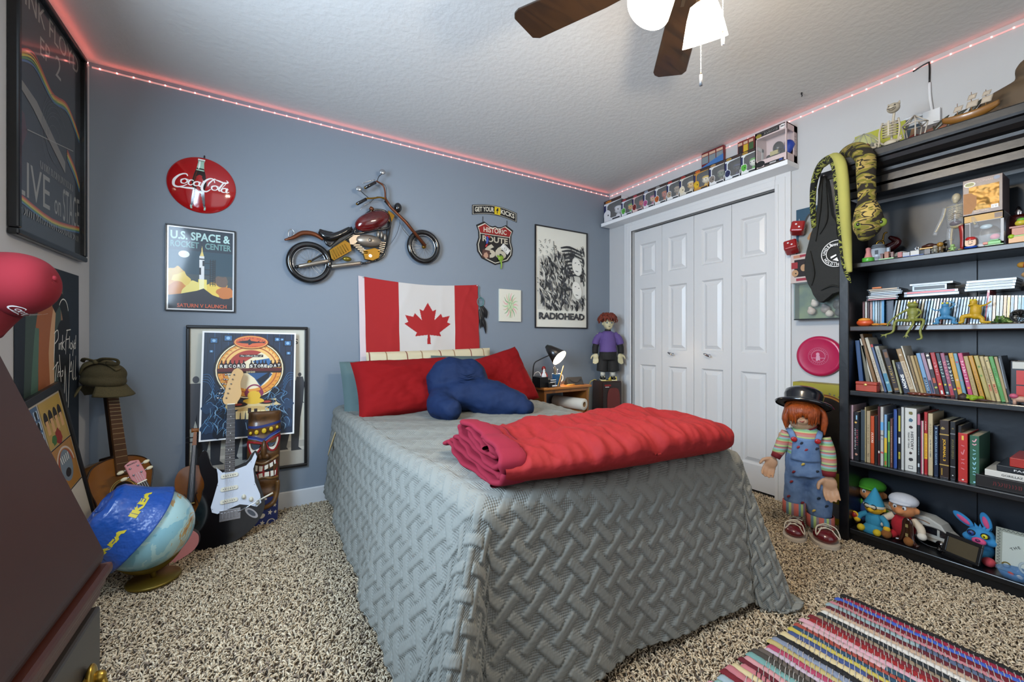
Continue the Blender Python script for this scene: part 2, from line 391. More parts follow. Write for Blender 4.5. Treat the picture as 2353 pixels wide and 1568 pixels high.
# corner strip: the white paint of the left wall stops at the corner
# ---- shag pile
def carpet():
    sp = .0078;xs = np.arange(-.77,2.79,sp);ys = np.arange(.10,2.81,sp)
    X,Y = np.meshgrid(xs,ys);X = X.ravel() + rng.normal(0,.003,X.size);Y = Y.ravel() + rng.normal(0,.003,Y.size)
    d = X * sn + Y * cs;px = (X * cs - Y * sn) / d
    k = (px > -1.42) & (px < 1.42) & (d > .2) & (1.05 / np.maximum(d,.1) < 1.1) & ~((X > .42) & (X < 1.44) & (Y > 1.1)) & ~((X < -.2) & (Y < 1.5)) & ~((X > 2.56) & (Y < .86))
    X,Y = X[k],Y[k];n = len(X)
    # swirls: leaning directions follow a coarse random field
    a = rng.uniform(0,2 * PI,n);L = rng.uniform(.015,.028,n);lean = rng.uniform(.45,1.0,n);bend = rng.uniform(-1.3,1.3,n)
    W = rng.uniform(.0023,.0037,n);hgt = rng.uniform(.010,.017,n)
    prog = [0,.4,.75,1];wid = [.8,1.1,1.0,.25];V = np.zeros((n,4,3,3))
    for s_,(t,wf) in enumerate(zip(prog,wid)):
        an = a + bend * t;cx = X + np.cos(an) * L * lean * t;cy = Y + np.sin(an) * L * lean * t
        cz = hgt * np.sin(t * 2.0) * 1.05 + .001
        for j in range(3):
            ph = 2 * PI * j / 3
            V[:,s_,j,0] = cx - np.sin(an) * np.cos(ph) * W * wf;V[:,s_,j,1] = cy + np.cos(an) * np.cos(ph) * W * wf;V[:,s_,j,2] = cz + np.sin(ph) * W * wf
    V = V.reshape(-1,3);q = []
    for s_ in range(3):
        for j in range(3):q.append((s_ * 3 + j,s_ * 3 + (j + 1) % 3,s_ * 3 + 3 + (j + 1) % 3,s_ * 3 + 3 + j))
    Q = (np.array(q)[None] + (np.arange(n) * 12)[:,None,None]).reshape(-1,4)
    mi = np.repeat(rng.choice(4,n,p=[.4,.3,.2,.1]),9)
    o = npmesh('carpet_pile',V,Q,[mt('#c6b498',.9),mt('#b29f84',.9),mt('#d9c9ae',.9),mt('#8a7a6a',.9)],mi)
    tag(o,'beige brown shag carpet pile covering the bedroom floor','carpet',kind='stuff')
if not globals().get('NOCARPET'):carpet()

# ================================================================== the bed
BX0,BX1,BY0,BY1,BZ = .475,1.56,1.01,2.76,.615
bed = thing('bed','bed with black metal frame standing head end against the blue wall','bed',((BX0 + BX1) / 2,(BY0 + BY1) / 2,0))
b = MB(TR(-(BX0 + BX1) / 2,-(BY0 + BY1) / 2));m = mt('#8e9499',.8)
b.box(((BX0 + BX1) / 2,(BY0 + BY1) / 2,.48),(BX1 - BX0 - .06,BY1 - BY0 - .06,.2),m);b.build('mattress',bed,bevel=.05,seg=4)
b = MB(TR(-(BX0 + BX1) / 2,-(BY0 + BY1) / 2));b.box(((BX0 + BX1) / 2,(BY0 + BY1) / 2,.29),(BX1 - BX0 - .08,BY1 - BY0 - .08,.16),mt('#26282b',.8));b.build('box_spring',bed,bevel=.02)
b = MB(TR(-(BX0 + BX1) / 2,-(BY0 + BY1) / 2));fm = mt('#141416',.5)
for x in (BX0 + .05,BX1 - .05):b.box((x,(BY0 + BY1) / 2,.19),(.035,BY1 - BY0 - .1,.035),fm)
for y in (BY0 + .08,(BY0 + BY1) / 2,BY1 - .08):b.box(((BX0 + BX1) / 2,y,.19),(BX1 - BX0 - .1,.035,.03),fm)
b.build('bed_frame',bed)
for x in (BX0 + .05,BX1 - .05):
    for y in (BY0 + .12,(BY0 + BY1) / 2 + .1,BY1 - .3):
        b = MB(TR(-(BX0 + BX1) / 2,-(BY0 + BY1) / 2));b.box((x - (.02 if x < 1 else -.02),y,.09),(.05,.05,.18),fm);b.build('leg',bed)
# ---- quilt: a flat cloth of (u,v) laid over the mattress and let down at three sides
def quilt():
    OV_L,OV_R,OV_F = .58,.55,.66
    st = .0042;us = np.arange(BX0 - OV_L,BX1 + OV_R,st);vs = np.arange(BY0 - OV_F,BY1 + .02,st)
    U,V = np.meshgrid(us,vs);sh = U.shape
    dl = np.maximum(BX0 - U,0);dr = np.maximum(U - BX1,0);df = np.maximum(BY0 - V,0)
    du = dl + dr;sx = np.where(dl > 0,-1.,1.)
    s = np.hypot(du,df);th = np.arctan2(df,du)          # 0 side .. 90deg foot
    rr = .06;q = np.clip(s / rr,0,PI / 2);h = rr * np.sin(q);d = rr * (1 - np.cos(q)) ;ex = np.maximum(s - rr * PI / 2,0)
    side = np.cos(th) ** 2;corner = np.sin(2 * th) ** 2
    along = V * side + U * (1 - side)
    fl = .05 + .02 * np.sin(along * 9 + 1) * np.clip(ex / .3,0,1) + .018 * np.sin(along * 17 + .5) * np.clip(ex / .5,0,1)
    fl = fl + np.where((sx < 0) & (du > 0),.19 * side,np.where(du > 0,.06 * side,0))
    fl = fl * (1 - corner) + corner * (.27 + .07 * np.cos(4 * (th - PI / 4)) + np.where(sx < 0,.0,-.05))
    fl = np.clip(fl + .03 * np.clip(ex,0,1),0,.9)
    hh = h + ex * np.sin(fl);dd = d + ex * np.cos(fl)
    top = BZ + .012 * np.sin(U * 3.1 + 1) * np.sin(V * 2.7) + .006 * np.sin(U * 11 + V * 7)
    lim = BZ - .018;over = np.maximum(dd - lim,0);dd = np.minimum(dd,lim) - .006 * np.sin(over * 60) * (over > 0);hh = hh + over * .9
    ang = th;X = np.clip(U,BX0,BX1) + sx * hh * np.cos(ang) * (s > 0);Y = np.maximum(V,BY0) - hh * np.sin(ang) * (s > 0);Z = top - dd
    # a few soft creases on the top, deeper beyond the pillows on the right
    cr = np.exp(-((U - 1.42) / .12) ** 2) * np.clip((V - 1.7) / .4,0,1)
    Z += cr * .007 * np.sin(V * 70 + 6 * np.sin(U * 22)) + .003 * np.sin(V * 30 + 14 * U) * (s == 0)
    wt = np.clip((Z - .15) / .45,0,1);far = np.clip((Y - 1) / 1.6,0,1);left = np.clip(1 - (X - BX0) / 1.0,0,1)
    X += left * wt * (.04 - .12 * far);Y -= .07 * np.clip(X - .5,0,1.2) * np.clip((1.8 - Y) / .8,0,1)
    P = np.stack([X,Y,Z],-1)
    gu = np.gradient(P,axis=1);gv = np.gradient(P,axis=0);N = np.cross(gu,gv);N /= np.linalg.norm(N,axis=-1,keepdims=True) + 1e-9
    # basket weave of padded bars, laid on the bias
    a = (U + V) / math.sqrt(2);c = (U - V) / math.sqrt(2);C = .068
    i,j = np.floor(a / C),np.floor(c / C);fa,fc = a / C - i - .5,c / C - j - .5;ev = ((i + j) % 2 == 0)
    def bar(x,y,hl=.74,hw=.235):
        e = np.clip(1 - (np.abs(y) / hw) ** 4,0,1) ** .5 * np.clip((hl - np.abs(x)) / .07,0,1);return e * (1 - .35 * y / hw)
    hm = np.where(ev,bar(fa,fc),bar(fc,fa))
    for di,dj in ((1,0),(-1,0),(0,1),(0,-1)):
        hm = np.maximum(hm,np.where(ev,bar(fc - dj,fa - di),bar(fa - di,fc - dj)))
    wr = .35 * np.sin(a * 190 + 5 * np.sin(c * 60)) * np.sin(c * 170 + 4 * np.sin(a * 50))
    hang = np.clip(s / .15,0,1)
    amp = .0013 + .0050 * hang
    disp = amp * (hm + .38 * wr * hm)
    P = P + N * disp[...,None]
    n0,n1 = sh;idx = np.arange(n0 * n1).reshape(sh)
    Q = np.stack([idx[:-1,:-1],idx[:-1,1:],idx[1:,1:],idx[1:,:-1]],-1).reshape(-1,4)
    sv = s.ravel();lim2 = (.60 + .09 * corner).ravel();keep = (sv[Q] < lim2[Q]).all(axis=1);Q = Q[keep]
    m = mt('#7c7d77',.8,spec=.3);m = m.copy();nt = m.node_tree;bs = nt.nodes['Principled BSDF']
    uvn = nt.nodes.new('ShaderNodeUVMap');mp = nt.nodes.new('ShaderNodeMapping');mp.inputs['Rotation'].default_value = (0,0,PI / 4)
    nt.links.new(uvn.outputs[0],mp.inputs[0]);sp = nt.nodes.new('ShaderNodeSeparateXYZ');nt.links.new(mp.outputs[0],sp.inputs[0])
    def math_(op,x,y):
        n = nt.nodes.new('ShaderNodeMath');n.operation = op
        for k,v in enumerate((x,y)):
            if v is None:continue
            if isinstance(v,(int,float)):n.inputs[k].default_value = v
            else:nt.links.new(v,n.inputs[k])
        return n.outputs[0]
    sa = math_('SINE',math_('MULTIPLY',sp.outputs[0],600),None);sb = math_('SINE',math_('MULTIPLY',sp.outputs[1],600),None)
    bp = nt.nodes.new('ShaderNodeBump');bp.inputs['Strength'].default_value = .75;bp.inputs['Distance'].default_value = .0016
    at_ = nt.nodes.new('ShaderNodeAttribute');at_.attribute_name = 'bar'
    nt.links.new(math_('MULTIPLY',math_('MULTIPLY',sa,sb),math_('SUBTRACT',1.0,at_.outputs['Fac'])),bp.inputs['Height']);nt.links.new(bp.outputs[0],bs.inputs['Normal'])
    o = npmesh('quilt',P.reshape(-1,3),Q,[m],uv=np.stack([U.ravel(),V.ravel()],-1))
    fa_ = o.data.attributes.new('bar','FLOAT','POINT');fa_.data.foreach_set('value',np.clip(hm,0,1).ravel().astype(np.float32))
    md = o.modifiers.new('s','SOLIDIFY');md.thickness = .006;md.offset = -1
    tag(o,'grey basket weave quilt draped over the bed down to the carpet','quilt')
quilt()
# ---- pillows
def pillow(name,label,w,h,t,m,M,ears=.35,wr=.006,seed=0,nn=40,e=.42,cat='pillow',group=None):
    b = MB()
    def side(sg):
        def fn(u,v):
            x,y = 2 * u - 1,2 * v - 1;k = max(0,(1 - x ** 4) * (1 - y ** 4)) ** e
            pinch = 1 - .10 * ears * (1 - y * y) * abs(x) ** 3;pn2 = 1 - .12 * ears * (1 - x * x) * abs(y) ** 3
            nz = mnoise.noise(Vector((x * 3 + seed,y * 3,sg))) * wr * 2 + mnoise.noise(Vector((x * 9 + seed,y * 7,sg + 3))) * wr
            return (x * w / 2 * pinch,y * h / 2 * pn2,sg * (t / 2 * k + nz * k))
        return fn
    b.grid(side(1),nn,nn,m);b.grid(lambda u,v:side(-1)(1 - u,v),nn,nn,m)
    o = b.build(name);o.matrix_basis = M;return tag(o,label,cat,group)
REDP = mt('#7c0f12',.9,bump=(260,.15),spec=.15)
def stand(x,y,z,yaw=0,lean=.35,roll=0):return TR(x,y,z) @ TR(rz=yaw) @ TR(rx=PI / 2 - lean) @ TR(rz=roll)
PLAID = ramp_mat('wave_x',1.3,[(0,'#c4b898'),(.16,'#7a4236'),(.19,'#c4b898'),(.22,'#c4b898'),(.60,'#8e6f4e'),(.63,'#c4b898')],.9)
pillow('pillow','cream plaid pillow standing behind the others against the flag',.92,.40,.11,PLAID,stand(1.0,2.735,.768,-.0,.06,.02),ears=.1)
pillow('pillow','grey green pillow directly behind the left red pillow',.74,.42,.11,mt('#4e6262',.8),stand(.74,2.61,.715,.02,.36,.02),ears=.2,seed=4)
pillow('pillow','grey green pillow behind the blue backrest cushion',.58,.40,.11,mt('#4d5c5a',.8),stand(1.24,2.63,.73,0,.22,-.02),ears=.2,seed=9)
pillow('pillow','dark red pillow on the left half of the bed head',.68,.37,.17,REDP,stand(.745,2.42,.755,.05,.52,.02),seed=2,ears=.5,wr=.010)
pillow('pillow','dark red pillow on the right side nearest the lamp',.54,.42,.16,REDP,stand(1.34,2.44,.745,-.10,.46,.26),seed=7,ears=.5,wr=.010)
# blue backrest cushion with two arms, a knot of creases in the middle
b = MB();bm = mt('#0c2144',.75,bump=(14,.35,2),spec=.25)
b.ell((.935,2.25,.79),(.155,.11,.15),bm,rot=(-.3,0,-.3));b.ell((1.03,2.23,.795),(.13,.10,.135),bm,rot=(-.3,.2,-.3));b.ell((1.0,2.16,.72),(.20,.13,.10),bm,rot=(0,0,-.4))
b.tube([(.88,2.20,.70),(.82,2.12,.675),(.825,2.02,.668)],[.10,.085,.06],bm,16,4);b.ell((.83,2.01,.668),.062,bm)
b.tube([(1.05,2.12,.71),(1.15,2.00,.685),(1.23,1.89,.665)],[.12,.10,.055],bm,16,4);b.ell((1.23,1.89,.665),.05,bm)
o = b.build('backrest_cushion',remesh=.011,smooth=10,noise=(.06,.022));tag(o,'dark blue velvet backrest cushion with two arms in the middle of the pillows','cushion')
b = MB()
for k in range(6):b.tube([(.93 - .008 * k,2.118 - .008 * k,.85 - .022 * k),(.97,2.108 - .008 * k,.838 - .022 * k),(1.02,2.112 - .008 * k,.848 - .024 * k)],[.001,.007,.001],bm,6,5)
b.build('crease_piping',o)
# strap hanging down at the head end
b = MB();b.tube([(.46,2.70,.60),(.40,2.66,.585),(.345,2.62,.50),(.31,2.60,.41),(.29,2.58,.36)],[.008,.009,.012,.014,.003],mt('#b39a6c',.7),8,5,flat=.35)
tag(b.build('fabric_strap'),'narrow tan fabric strap hanging over the left edge of the quilt','strap')
# ---- folded red comforter across the foot
def comforter():
    A = Vector((.60,1.175,0));B = Vector((1.56,.985,0));ax = (B - A).normalized();L = (B - A).length;pr = Vector((-ax.y,ax.x,0))
    root = thing('folded_comforter','red comforter folded into a thick roll across the foot of the bed','comforter',(A.x,A.y,BZ))
    M = basis(A + Z3 * (BZ + .004),ax,pr,Z3);M = TR(*(-root.location)) @ M
    m = mt('#861c1e',.75,bump=(26,.35,2),spec=.25);m2 = mt('#7e1d2f',.8,spec=.2)
    # outer body: superelliptic section, rounded far end, seams
    def body(u,v):
        t = u;x = t * L + .0
        end = math.sqrt(max(0,1 - max(0,(t - .72) / .28) ** 2.6));w = (.225 + .02 * math.sin(t * 5)) * (.18 + .82 * end);hh = (.056 + .018 * math.sin(t * PI * .9)) * (.30 + .70 * end) * (.9 + .12 * t)
        a = 2 * PI * v;cx,sx = math.cos(a),math.sin(a)
        y = w * math.copysign(abs(cx) ** .72,cx);z = hh * math.copysign(abs(sx) ** .85,sx)
        # valley along the top between the two lobes, wrinkles running round
        if z > 0:z -= .016 * math.exp(-((y + .02) / .05) ** 2) * (1 - t) + .012 * math.exp(-((x - .72) / .09) ** 2 - ((y - .02) / .1) ** 2)
        n = mnoise.noise(Vector((x * 9,y * 5,z * 6))) * .010 + mnoise.noise(Vector((x * 26 + 3,y * 7,z * 5))) * .0055
        if z > 0:n -= abs(mnoise.noise(Vector((x * 13 + 7,y * 9,2)))) * .012 + abs(mnoise.noise(Vector((x * 30,y * 6 + x * 8,5)))) * .006 - .006
        if z > 0:n += .004 * math.sin(x * 60 + 5 * mnoise.noise(Vector((x * 6,y * 6,0)))) * max(0,1 - ((x - .6) / .35) ** 2)
        return (x,y * (1 + n * 2),max(0.001,z + hh + n * (1.6 if z > 0 else .3)))
    b = MB(M);b.grid(lambda u,v:body(u,v),240,110,m)
    
    b.build('outer_fold',root)
    # the rolled layers that show at the left end
    b = MB(M)
    def layer(pts,th,x0,x1,mm,ph):
        P = cr_spline([(p[0],p[1],0) for p in pts],7);k = len(P)
        for sg in (0,):
            def fn(u,v):
                i = min(int(round(u * (k - 1))),k - 1);p = P[i];q = P[min(i + 1,k - 1)] - P[max(i - 1,0)];q.normalize();nrm = Vector((-q.y,q.x,0))
                a = 2 * PI * v;off = nrm * math.cos(a) * th / 2;ex = math.sin(a)
                wv = .006 * math.sin(i * .33 + ph) + .003 * math.sin(i * .9 + 2 * ph) - .12 * p.x
                xx = x0 + wv - .012 * max(0,ex) if ex > 0 else x0 + wv + (x1 - x0) * min(1,-ex)
                return (xx,p.x + off.x,max(.002,(p.y + off.y) * .80))
            b.grid(fn,k,17,mm)
    layer([(-.17,.012),(-.05,.01),(.08,.012),(.19,.03),(.235,.05),(.26,.035)],.020,-.038,.05,m2,0)
    layer([(-.215,.07),(-.20,.03),(-.12,.02),(.0,.032),(.10,.045),(.20,.062),(.255,.05)],.022,-.030,.05,m2,1)
    layer([(-.17,.135),(-.21,.10),(-.19,.045),(-.10,.045),(.02,.055),(.13,.075),(.19,.085)],.022,-.024,.05,m2,2.2)
    layer([(-.05,.15),(-.13,.15),(-.175,.11),(-.15,.065),(-.06,.07),(.05,.085),(.14,.11),(.16,.15)],.022,-.018,.05,m2,3)
    layer([(.16,.16),(.07,.165),(-.02,.15),(-.10,.13),(-.13,.10),(-.08,.09),(.02,.105),(.11,.135)],.022,-.012,.05,m2,4)
    layer([(-.08,.115),(.0,.125),(.08,.15)],.018,-.018,.1,m2,5)
    b.build('rolled_layers',root)
comforter()
# ================================================================== fan, LED strips, wall things
def loc2(M,P):q = M.inverted() @ P;return (q.x,q.y)
# ---- ceiling fan
fan = thing('ceiling_fan','ceiling fan with dark walnut blades and frosted glass light shades','ceiling fan',(FAN.x,FAN.y,ZC))
bz = mt('#5b4a3a',.35,.8);b = MB()
b.lathe([(0,0),(.075,0),(.07,-.03),(.03,-.045),(.013,-.05),(.013,-.13),(.04,-.14),(.095,-.16),(.11,-.20),(.10,-.25),(.05,-.28),(.045,-.29),(.06,-.30),(.06,-.32),(0,-.33)],bz,32)
b.build('motor_housing',fan)
WAL = wood('#2c1b0c','#190f07',5,.38,'x',.3)
for k in range(5):
    a = math.radians(46 + 72 * k);b = MB(TR(z=-.235,rz=a) @ TR(rx=.2))
    b.prism([(.17,-.05),(.30,-.062),(.56,-.068),(.585,-.055),(.61,.04),(.60,.058),(.58,.066),(.30,.055),(.17,.045)],-.004,.004,WAL)
    b.build('blade',fan,bevel=.003)
    b = MB(TR(z=-.235,rz=a));b.box((.15,0,.0),(.14,.035,.006),bz);b.build('blade_arm',fan)
GL = mt('#fff4e0',.4,emit=12.0)
for k,a in enumerate((149,29,-91)):
    a = math.radians(a);c = Vector((math.cos(a),math.sin(a),0))
    b = MB();b.tube([(0,0,-.295),c * .05 + Z3 * -.295,c * .085 + Z3 * -.315],.009,bz,8,3);b.cyl(c * .083 + Z3 * -.312,c * .10 + Z3 * -.34,.02,bz,14);b.build('lamp_arm',fan)
    b = MB(TR(*(c * .095 + Z3 * -.328)) @ TR(rz=a) @ TR(ry=PI - .55));b.lathe([(.018,0),(.038,.008),(.050,.04),(.059,.075),(.068,.112),(.0665,.112),(.057,.076),(.048,.041),(.034,.01)],GL,28)
    b.build('glass_shade',fan)
    bulb((FAN.x + c.x * .165,FAN.y + c.y * .165,ZC - .44),15 if k else 15)
for (px,ybot,ytop,cm) in ((1610.5,197,80,mt('#8d8f93',.4,.6)),(1661,103,56,mt('#e8e8e8',.4))):
    P1 = Vector((px - CX,0,0));t = P1.x / F;dd = 1.173 if px < 1650 else 1.15
    base_ = Vector((sn + cs * t,cs - sn * t,0)) * dd;zb = H + (HY - ybot) / F * dd;zt = ZC - .37
    b = MB(TR(-FAN.x,-FAN.y,-ZC))
    n = int((zt - zb - .035) / .0045)
    for i in range(n):b.ell((base_.x,base_.y,zb + .035 + i * .0045),.0018,mt('#dddddd',.3,.5),nu=6,nv=4)
    b.build('pull_chain',fan)
    b = MB(TR(-FAN.x,-FAN.y,-ZC));b.cyl((base_.x,base_.y,zb),(base_.x,base_.y,zb + .032),.0045,cm,12);b.cyl((base_.x,base_.y,zb + .032),(base_.x,base_.y,zb + .04),.003,bz,8,.0015);b.build('pull_handle',fan)
# ---- LED strips under the ceiling
LEDM = mt('#ff8f86',.5,emit=7);TAPE = mt('#e9b3b0',.4,emit=.22)
def led_strip(label,P0,P1,nrm):
    d = P1 - P0;L = d.length;d.normalize();t = thing('led_light_strip',label,'light strip',P0,group=None)
    b = MB();a = -nrm * .0;up = Z3
    hb = .0042
    q = [a + up * hb,a - up * hb];V = [q[0],q[1],q[0] + d * L,q[1] + d * L];V += [v + nrm * .003 for v in V]
    b.add([tuple(v) for v in V],[(0,2,3,1),(4,5,7,6),(0,4,6,2),(1,3,7,5)],TAPE);b.build('tape',t)
    n = int(L / .0635);m0 = None
    b = MB();b.box((0,0,0),(.0052,.0052,.0052),LEDM);o = b.build('led',t);me = o.data
    for i in range(n):
        c = o if i == 0 else o.copy()
        if i:COL.objects.link(c);c.parent = t
        c.location = d * (.03 + .0635 * i) + nrm * .005
    la = area('strip_glow',(P0 + P1) / 2 + nrm * .02 + Z3 * .0,(0,0,0),L * .98,.015,L * (.04 if nrm.x < 0 else .09),(1,.13,.10))
    X = d;Zl = -(nrm * .35 + Z3).normalized();Yl = Zl.cross(X);la.rotation_euler = Matrix((X,Yl,Zl)).transposed().to_euler()
zl = 2.415
led_strip('red LED strip along the top of the blue back wall',Vector((XL + .01,YB,zl)),Vector((XR - .01,YB,zl)),-Y3)
led_strip('red LED strip along the top of the white left wall',Vector((XL,YB - .01,zl)),Vector((XL,.6,zl)),X3)
led_strip('pink LED strip along the top of the white closet wall',Vector((XR,YB - .01,zl)),Vector((XR,-.5,zl)),-X3)
# white cable clip under the strip, black connector, small ceiling hook
P = onx(2130,152,XR);t = thing('cable_junction','small black and white LED cable hanging from the strip above the bookcase','cable',P)
b = MB();b.tube([(-.004,.05,.0),(-.006,.0,.012),(-.006,-.01,0),(-.006,-.01,-.09)],.0035,BLACK,8,4);b.build('black_connector',t)
b = MB();b.tube([(-.006,-.01,-.09),(-.008,-.012,-.16),(-.01,-.02,-.24)],.006,WHITE,8,4);b.box((-.012,-.02,-.27),(.02,.06,.07),WHITE);b.tube([(-.012,.01,-.24),(-.012,.07,-.235),(-.012,.13,-.26)],.007,WHITE,8,4);b.build('white_splitter',t)
P = onz(1842,213,ZC);b = MB();b.cyl((0,0,0),(0,0,-.01),.004,BLACK,8);b.tube([(0,0,-.01),(.006,0,-.016),(0,0,-.022)],.0025,BLACK,6,3);o = b.build('ceiling_hook');o.location = P;tag(o,'tiny black hook in the ceiling left of the bookcase','hook')

# ---- round red soda sign
M = backM(-.327,1.907,.004,-.06);RED = mt('#a50d12',.12,coat=.8);t = thing('button_sign','round domed red soft drink sign at the upper left of the blue wall','sign',M=M)
Rd,Hd = .155,.034
def dome(x,y):return Hd * (1 - min(1,(x * x + y * y) / Rd ** 2)) ** .8
b = MB();b.lathe([(Rd,-.002)] + [(Rd * math.sin(a * PI / 2 / 12),Hd * max(0,(1 - math.sin(a * PI / 24) ** 2)) ** .8) for a in range(12,-1,-1)],RED,64);b.build('dome',t)
b = MB();b.cyl((0,.155,.004),(0,.168,.004),.003,BLACK,8);b.build('hook',t)
def onto_dome(bb):bb.v = [(x,y,z * 1.5 + dome(x,y) + .0006) for x,y,z in bb.v]
gr,co_,wh = mt('#9fc4b0',.2),mt('#1c0c0a',.1,coat=.5),mt('#f3f1ee',.3)
b = MB();b.stroke([(-.01,.135),(-.01,.12),(-.01,.10),(-.01,.07)],[.032,.026,.03,.036],gr,5)
b.stroke([(-.01,.085),(-.01,.05),(-.01,.0),(-.01,-.04),(-.01,-.08),(-.01,-.125)],[.030,.05,.066,.05,.058,.066],co_,8)
b.stroke([(-.01,-.12),(-.01,-.128),(-.01,-.14)],[.067,.070,.066],gr,4);b.stroke([(-.022,.07),(-.03,.02),(-.027,-.04),(-.032,-.11)],[.002,.006,.003,.005],mt('#5a2a1c',.1),6)
b.stroke([(-.016,.128),(-.016,.10),(-.018,.08)],[.004,.008,.004],wh,5);b.rect(-.026,.135,.006,.143,wh);b.rect(-.024,.128,.004,.133,mt('#7d8f86',.3));onto_dome(b);b.build('bottle_print',t)
# flowing script drawn stroke by stroke
def soda_script(b,m,s=1,dx=0,dy=0,sk=.12):
    def S(pts,w):
        b.stroke([((x + sk * y) * s + dx,y * s + dy) for x,y in pts],[q * s for q in w],m,8)
    S([(-.062,.034),(-.070,.045),(-.086,.043),(-.105,.028),(-.120,.0),(-.117,-.028),(-.098,-.037),(-.075,-.030),(-.055,-.014)],[.005,.007,.008,.010,.014,.012,.009,.006,.003])
    S([(-.098,-.037),(-.060,-.036),(-.020,-.034),(.005,-.046)],[.004,.009,.011,.002])
    def o_(cx,cy,r=.014):S([(cx + .002,cy + r),(cx - r,cy + r * .3),(cx - r * .8,cy - r * .9),(cx + r * .4,cy - r * .9),(cx + r,cy + r * .2),(cx + .002,cy + r),(cx + r * 1.5,cy + r * .7)],[.005,.008,.007,.004,.007,.005,.003])
    o_(-.072,.002);S([(-.030,.010),(-.036,.015),(-.048,.010),(-.051,-.008),(-.040,-.016),(-.026,-.004)],[.005,.005,.008,.008,.005,.003])
    o_(-.012,-.001,.013);S([(.001,.013),(-.001,-.006),(.004,-.014),(.014,-.003)],[.007,.008,.006,.003]);S([(.012,.020),(.022,.020)],[.006,.006])
    S([(.068,.026),(.058,.046),(.040,.044),(.022,.022),(.014,-.008),(.020,-.034),(.040,-.036),(.056,-.018)],[.005,.006,.008,.010,.013,.012,.007,.003])
    S([(.040,-.004),(.044,.018),(.060,.046),(.066,.052)],[.003,.007,.006,.003])
    S([(.060,.048),(.085,.044),(.112,.040),(.128,.050),(.118,.060)],[.003,.009,.010,.008,.003])
    o_(.074,-.004);S([(.110,.042),(.102,.020),(.094,-.006),(.098,-.016),(.106,-.008)],[.006,.008,.009,.006,.003]);S([(.112,.048),(.119,.036),(.107,.008)],[.003,.004,.003])
    o_(.120,-.004,.013);S([(.133,.012),(.129,-.006),(.134,-.015),(.145,-.006)],[.007,.008,.006,.002])
b = MB();soda_script(b,wh,.93,-.008,-.005);onto_dome(b);b.build('lettering',t)

# ---- generic framed poster helper
def framed(name,label,cat,M,w,h,fw,fcol,depth=.018,paper='#e8e4d6',glass=True,rough=.3,metal=0,gloss=.1):
    t = thing(name,label,cat,M=M);b = MB();fm_ = mt(fcol,rough,metal)
    for x0,y0,x1,y1 in ((-w / 2,h / 2 - fw,w / 2,h / 2),(-w / 2,-h / 2,w / 2,-h / 2 + fw),(-w / 2,-h / 2 + fw,-w / 2 + fw,h / 2 - fw),(w / 2 - fw,-h / 2 + fw,w / 2,h / 2 - fw)):
        b.box(((x0 + x1) / 2,(y0 + y1) / 2,depth / 2),(x1 - x0,y1 - y0,depth),fm_)
    b.build('frame',t,bevel=min(fw,depth) * .25)
    a = MB();a.z = depth * .35;a.rect(-w / 2 + fw * .7,-h / 2 + fw * .7,w / 2 - fw * .7,h / 2 - fw * .7,mt(paper,.5,coat=gloss))
    return t,a
def blobpts(cx,cy,r,n=14,wob=.25,seed=1,sx=1,sy=1):
    R_ = random.Random(seed);P = [((cx + r * sx * (1 + R_.uniform(-wob,wob)) * math.cos(2 * PI * i / n)),(cy + r * sy * (1 + R_.uniform(-wob,wob)) * math.sin(2 * PI * i / n)),0) for i in range(n)]
    return [(p.x,p.y) for p in cr_spline(P,3,True)]
# space centre poster
def pm(c,coat=.5):return mt(c,.45,coat=coat)
t,a = framed('framed_poster','framed rocket launch poster under the round red sign','poster',backM(-.33,1.435,.001,-.006),.312,.470,.006,'#1c1e20',.016,'#f0f0ee',gloss=.9)
w_,h_ = .143,.222;a.rect(-w_,-h_,w_,h_,pm('#1a2a38'));a.rect(-w_,-.03,w_,.10,pm('#23414f'));a.rect(-w_,-.10,w_,-.03,pm('#3f4a4c'))
for i,(x,y,r,c) in enumerate(((-.11,-.04,.045,'#e2b544'),(-.09,-.075,.05,'#f0d060'),(-.125,-.11,.04,'#e8a53a'),(-.10,-.13,.05,'#d98a2c'),(.075,-.095,.045,'#e6b23e'),(.05,-.12,.045,'#f0cf55'),(.11,-.125,.04,'#c9762f'),(.09,-.06,.03,'#6b5648'),(-.03,-.12,.05,'#f2e07a'))):
    a.poly([(max(-w_,min(w_,x_)),max(-h_,min(h_,y_))) for x_,y_ in blobpts(x,y,r,seed=i + 3)],pm(c))
a.rect(-.014,-.15,.024,-.055,pm('#f4e272'));a.rect(-.010,-.15,.012,-.055,pm('#fbf3b8'))
a.poly([(-w_,-.15),(-.09,-.14),(-.02,-.12),(.01,-.105),(.05,-.14),(.10,-.16),(w_,-.155),(w_,-h_),(-w_,-h_)],pm('#241f26'));a.rect(-w_,-h_,w_,-.195,pm('#141318'))
a.rect(-.010,-.055,.012,.075,pm('#e6e8e6'));a.rect(-.010,-.03,-.002,.01,pm('#1c1f22'));a.rect(.004,.02,.012,.05,pm('#1c1f22'));a.rect(-.010,.055,.012,.062,pm('#2b2f33'))
a.poly([(-.008,.075),(.010,.075),(.005,.10),(.003,.125),(.0,.14),(-.001,.10)],pm('#e9d27a'));a.stroke([(0,.12),(.001,.155)],.002,pm('#151515'),0)
for i in range(13):y = -.08 + i * .0105;a.rect(.036,y,.062,y + .004,pm('#10161a'));a.stroke([(.036,y),(.062,y + .010)],.002,pm('#1a2226'),0)
for x in (.038,.05,.060):a.rect(x,-.09,x + .003,.06,pm('#0f1418'))
for y in (-.03,.0,.035):a.rect(.012,y,.038,y + .003,pm('#10161a'))
a.disc(-.077,.078,.024,pm('#e9ecd8'),.019)
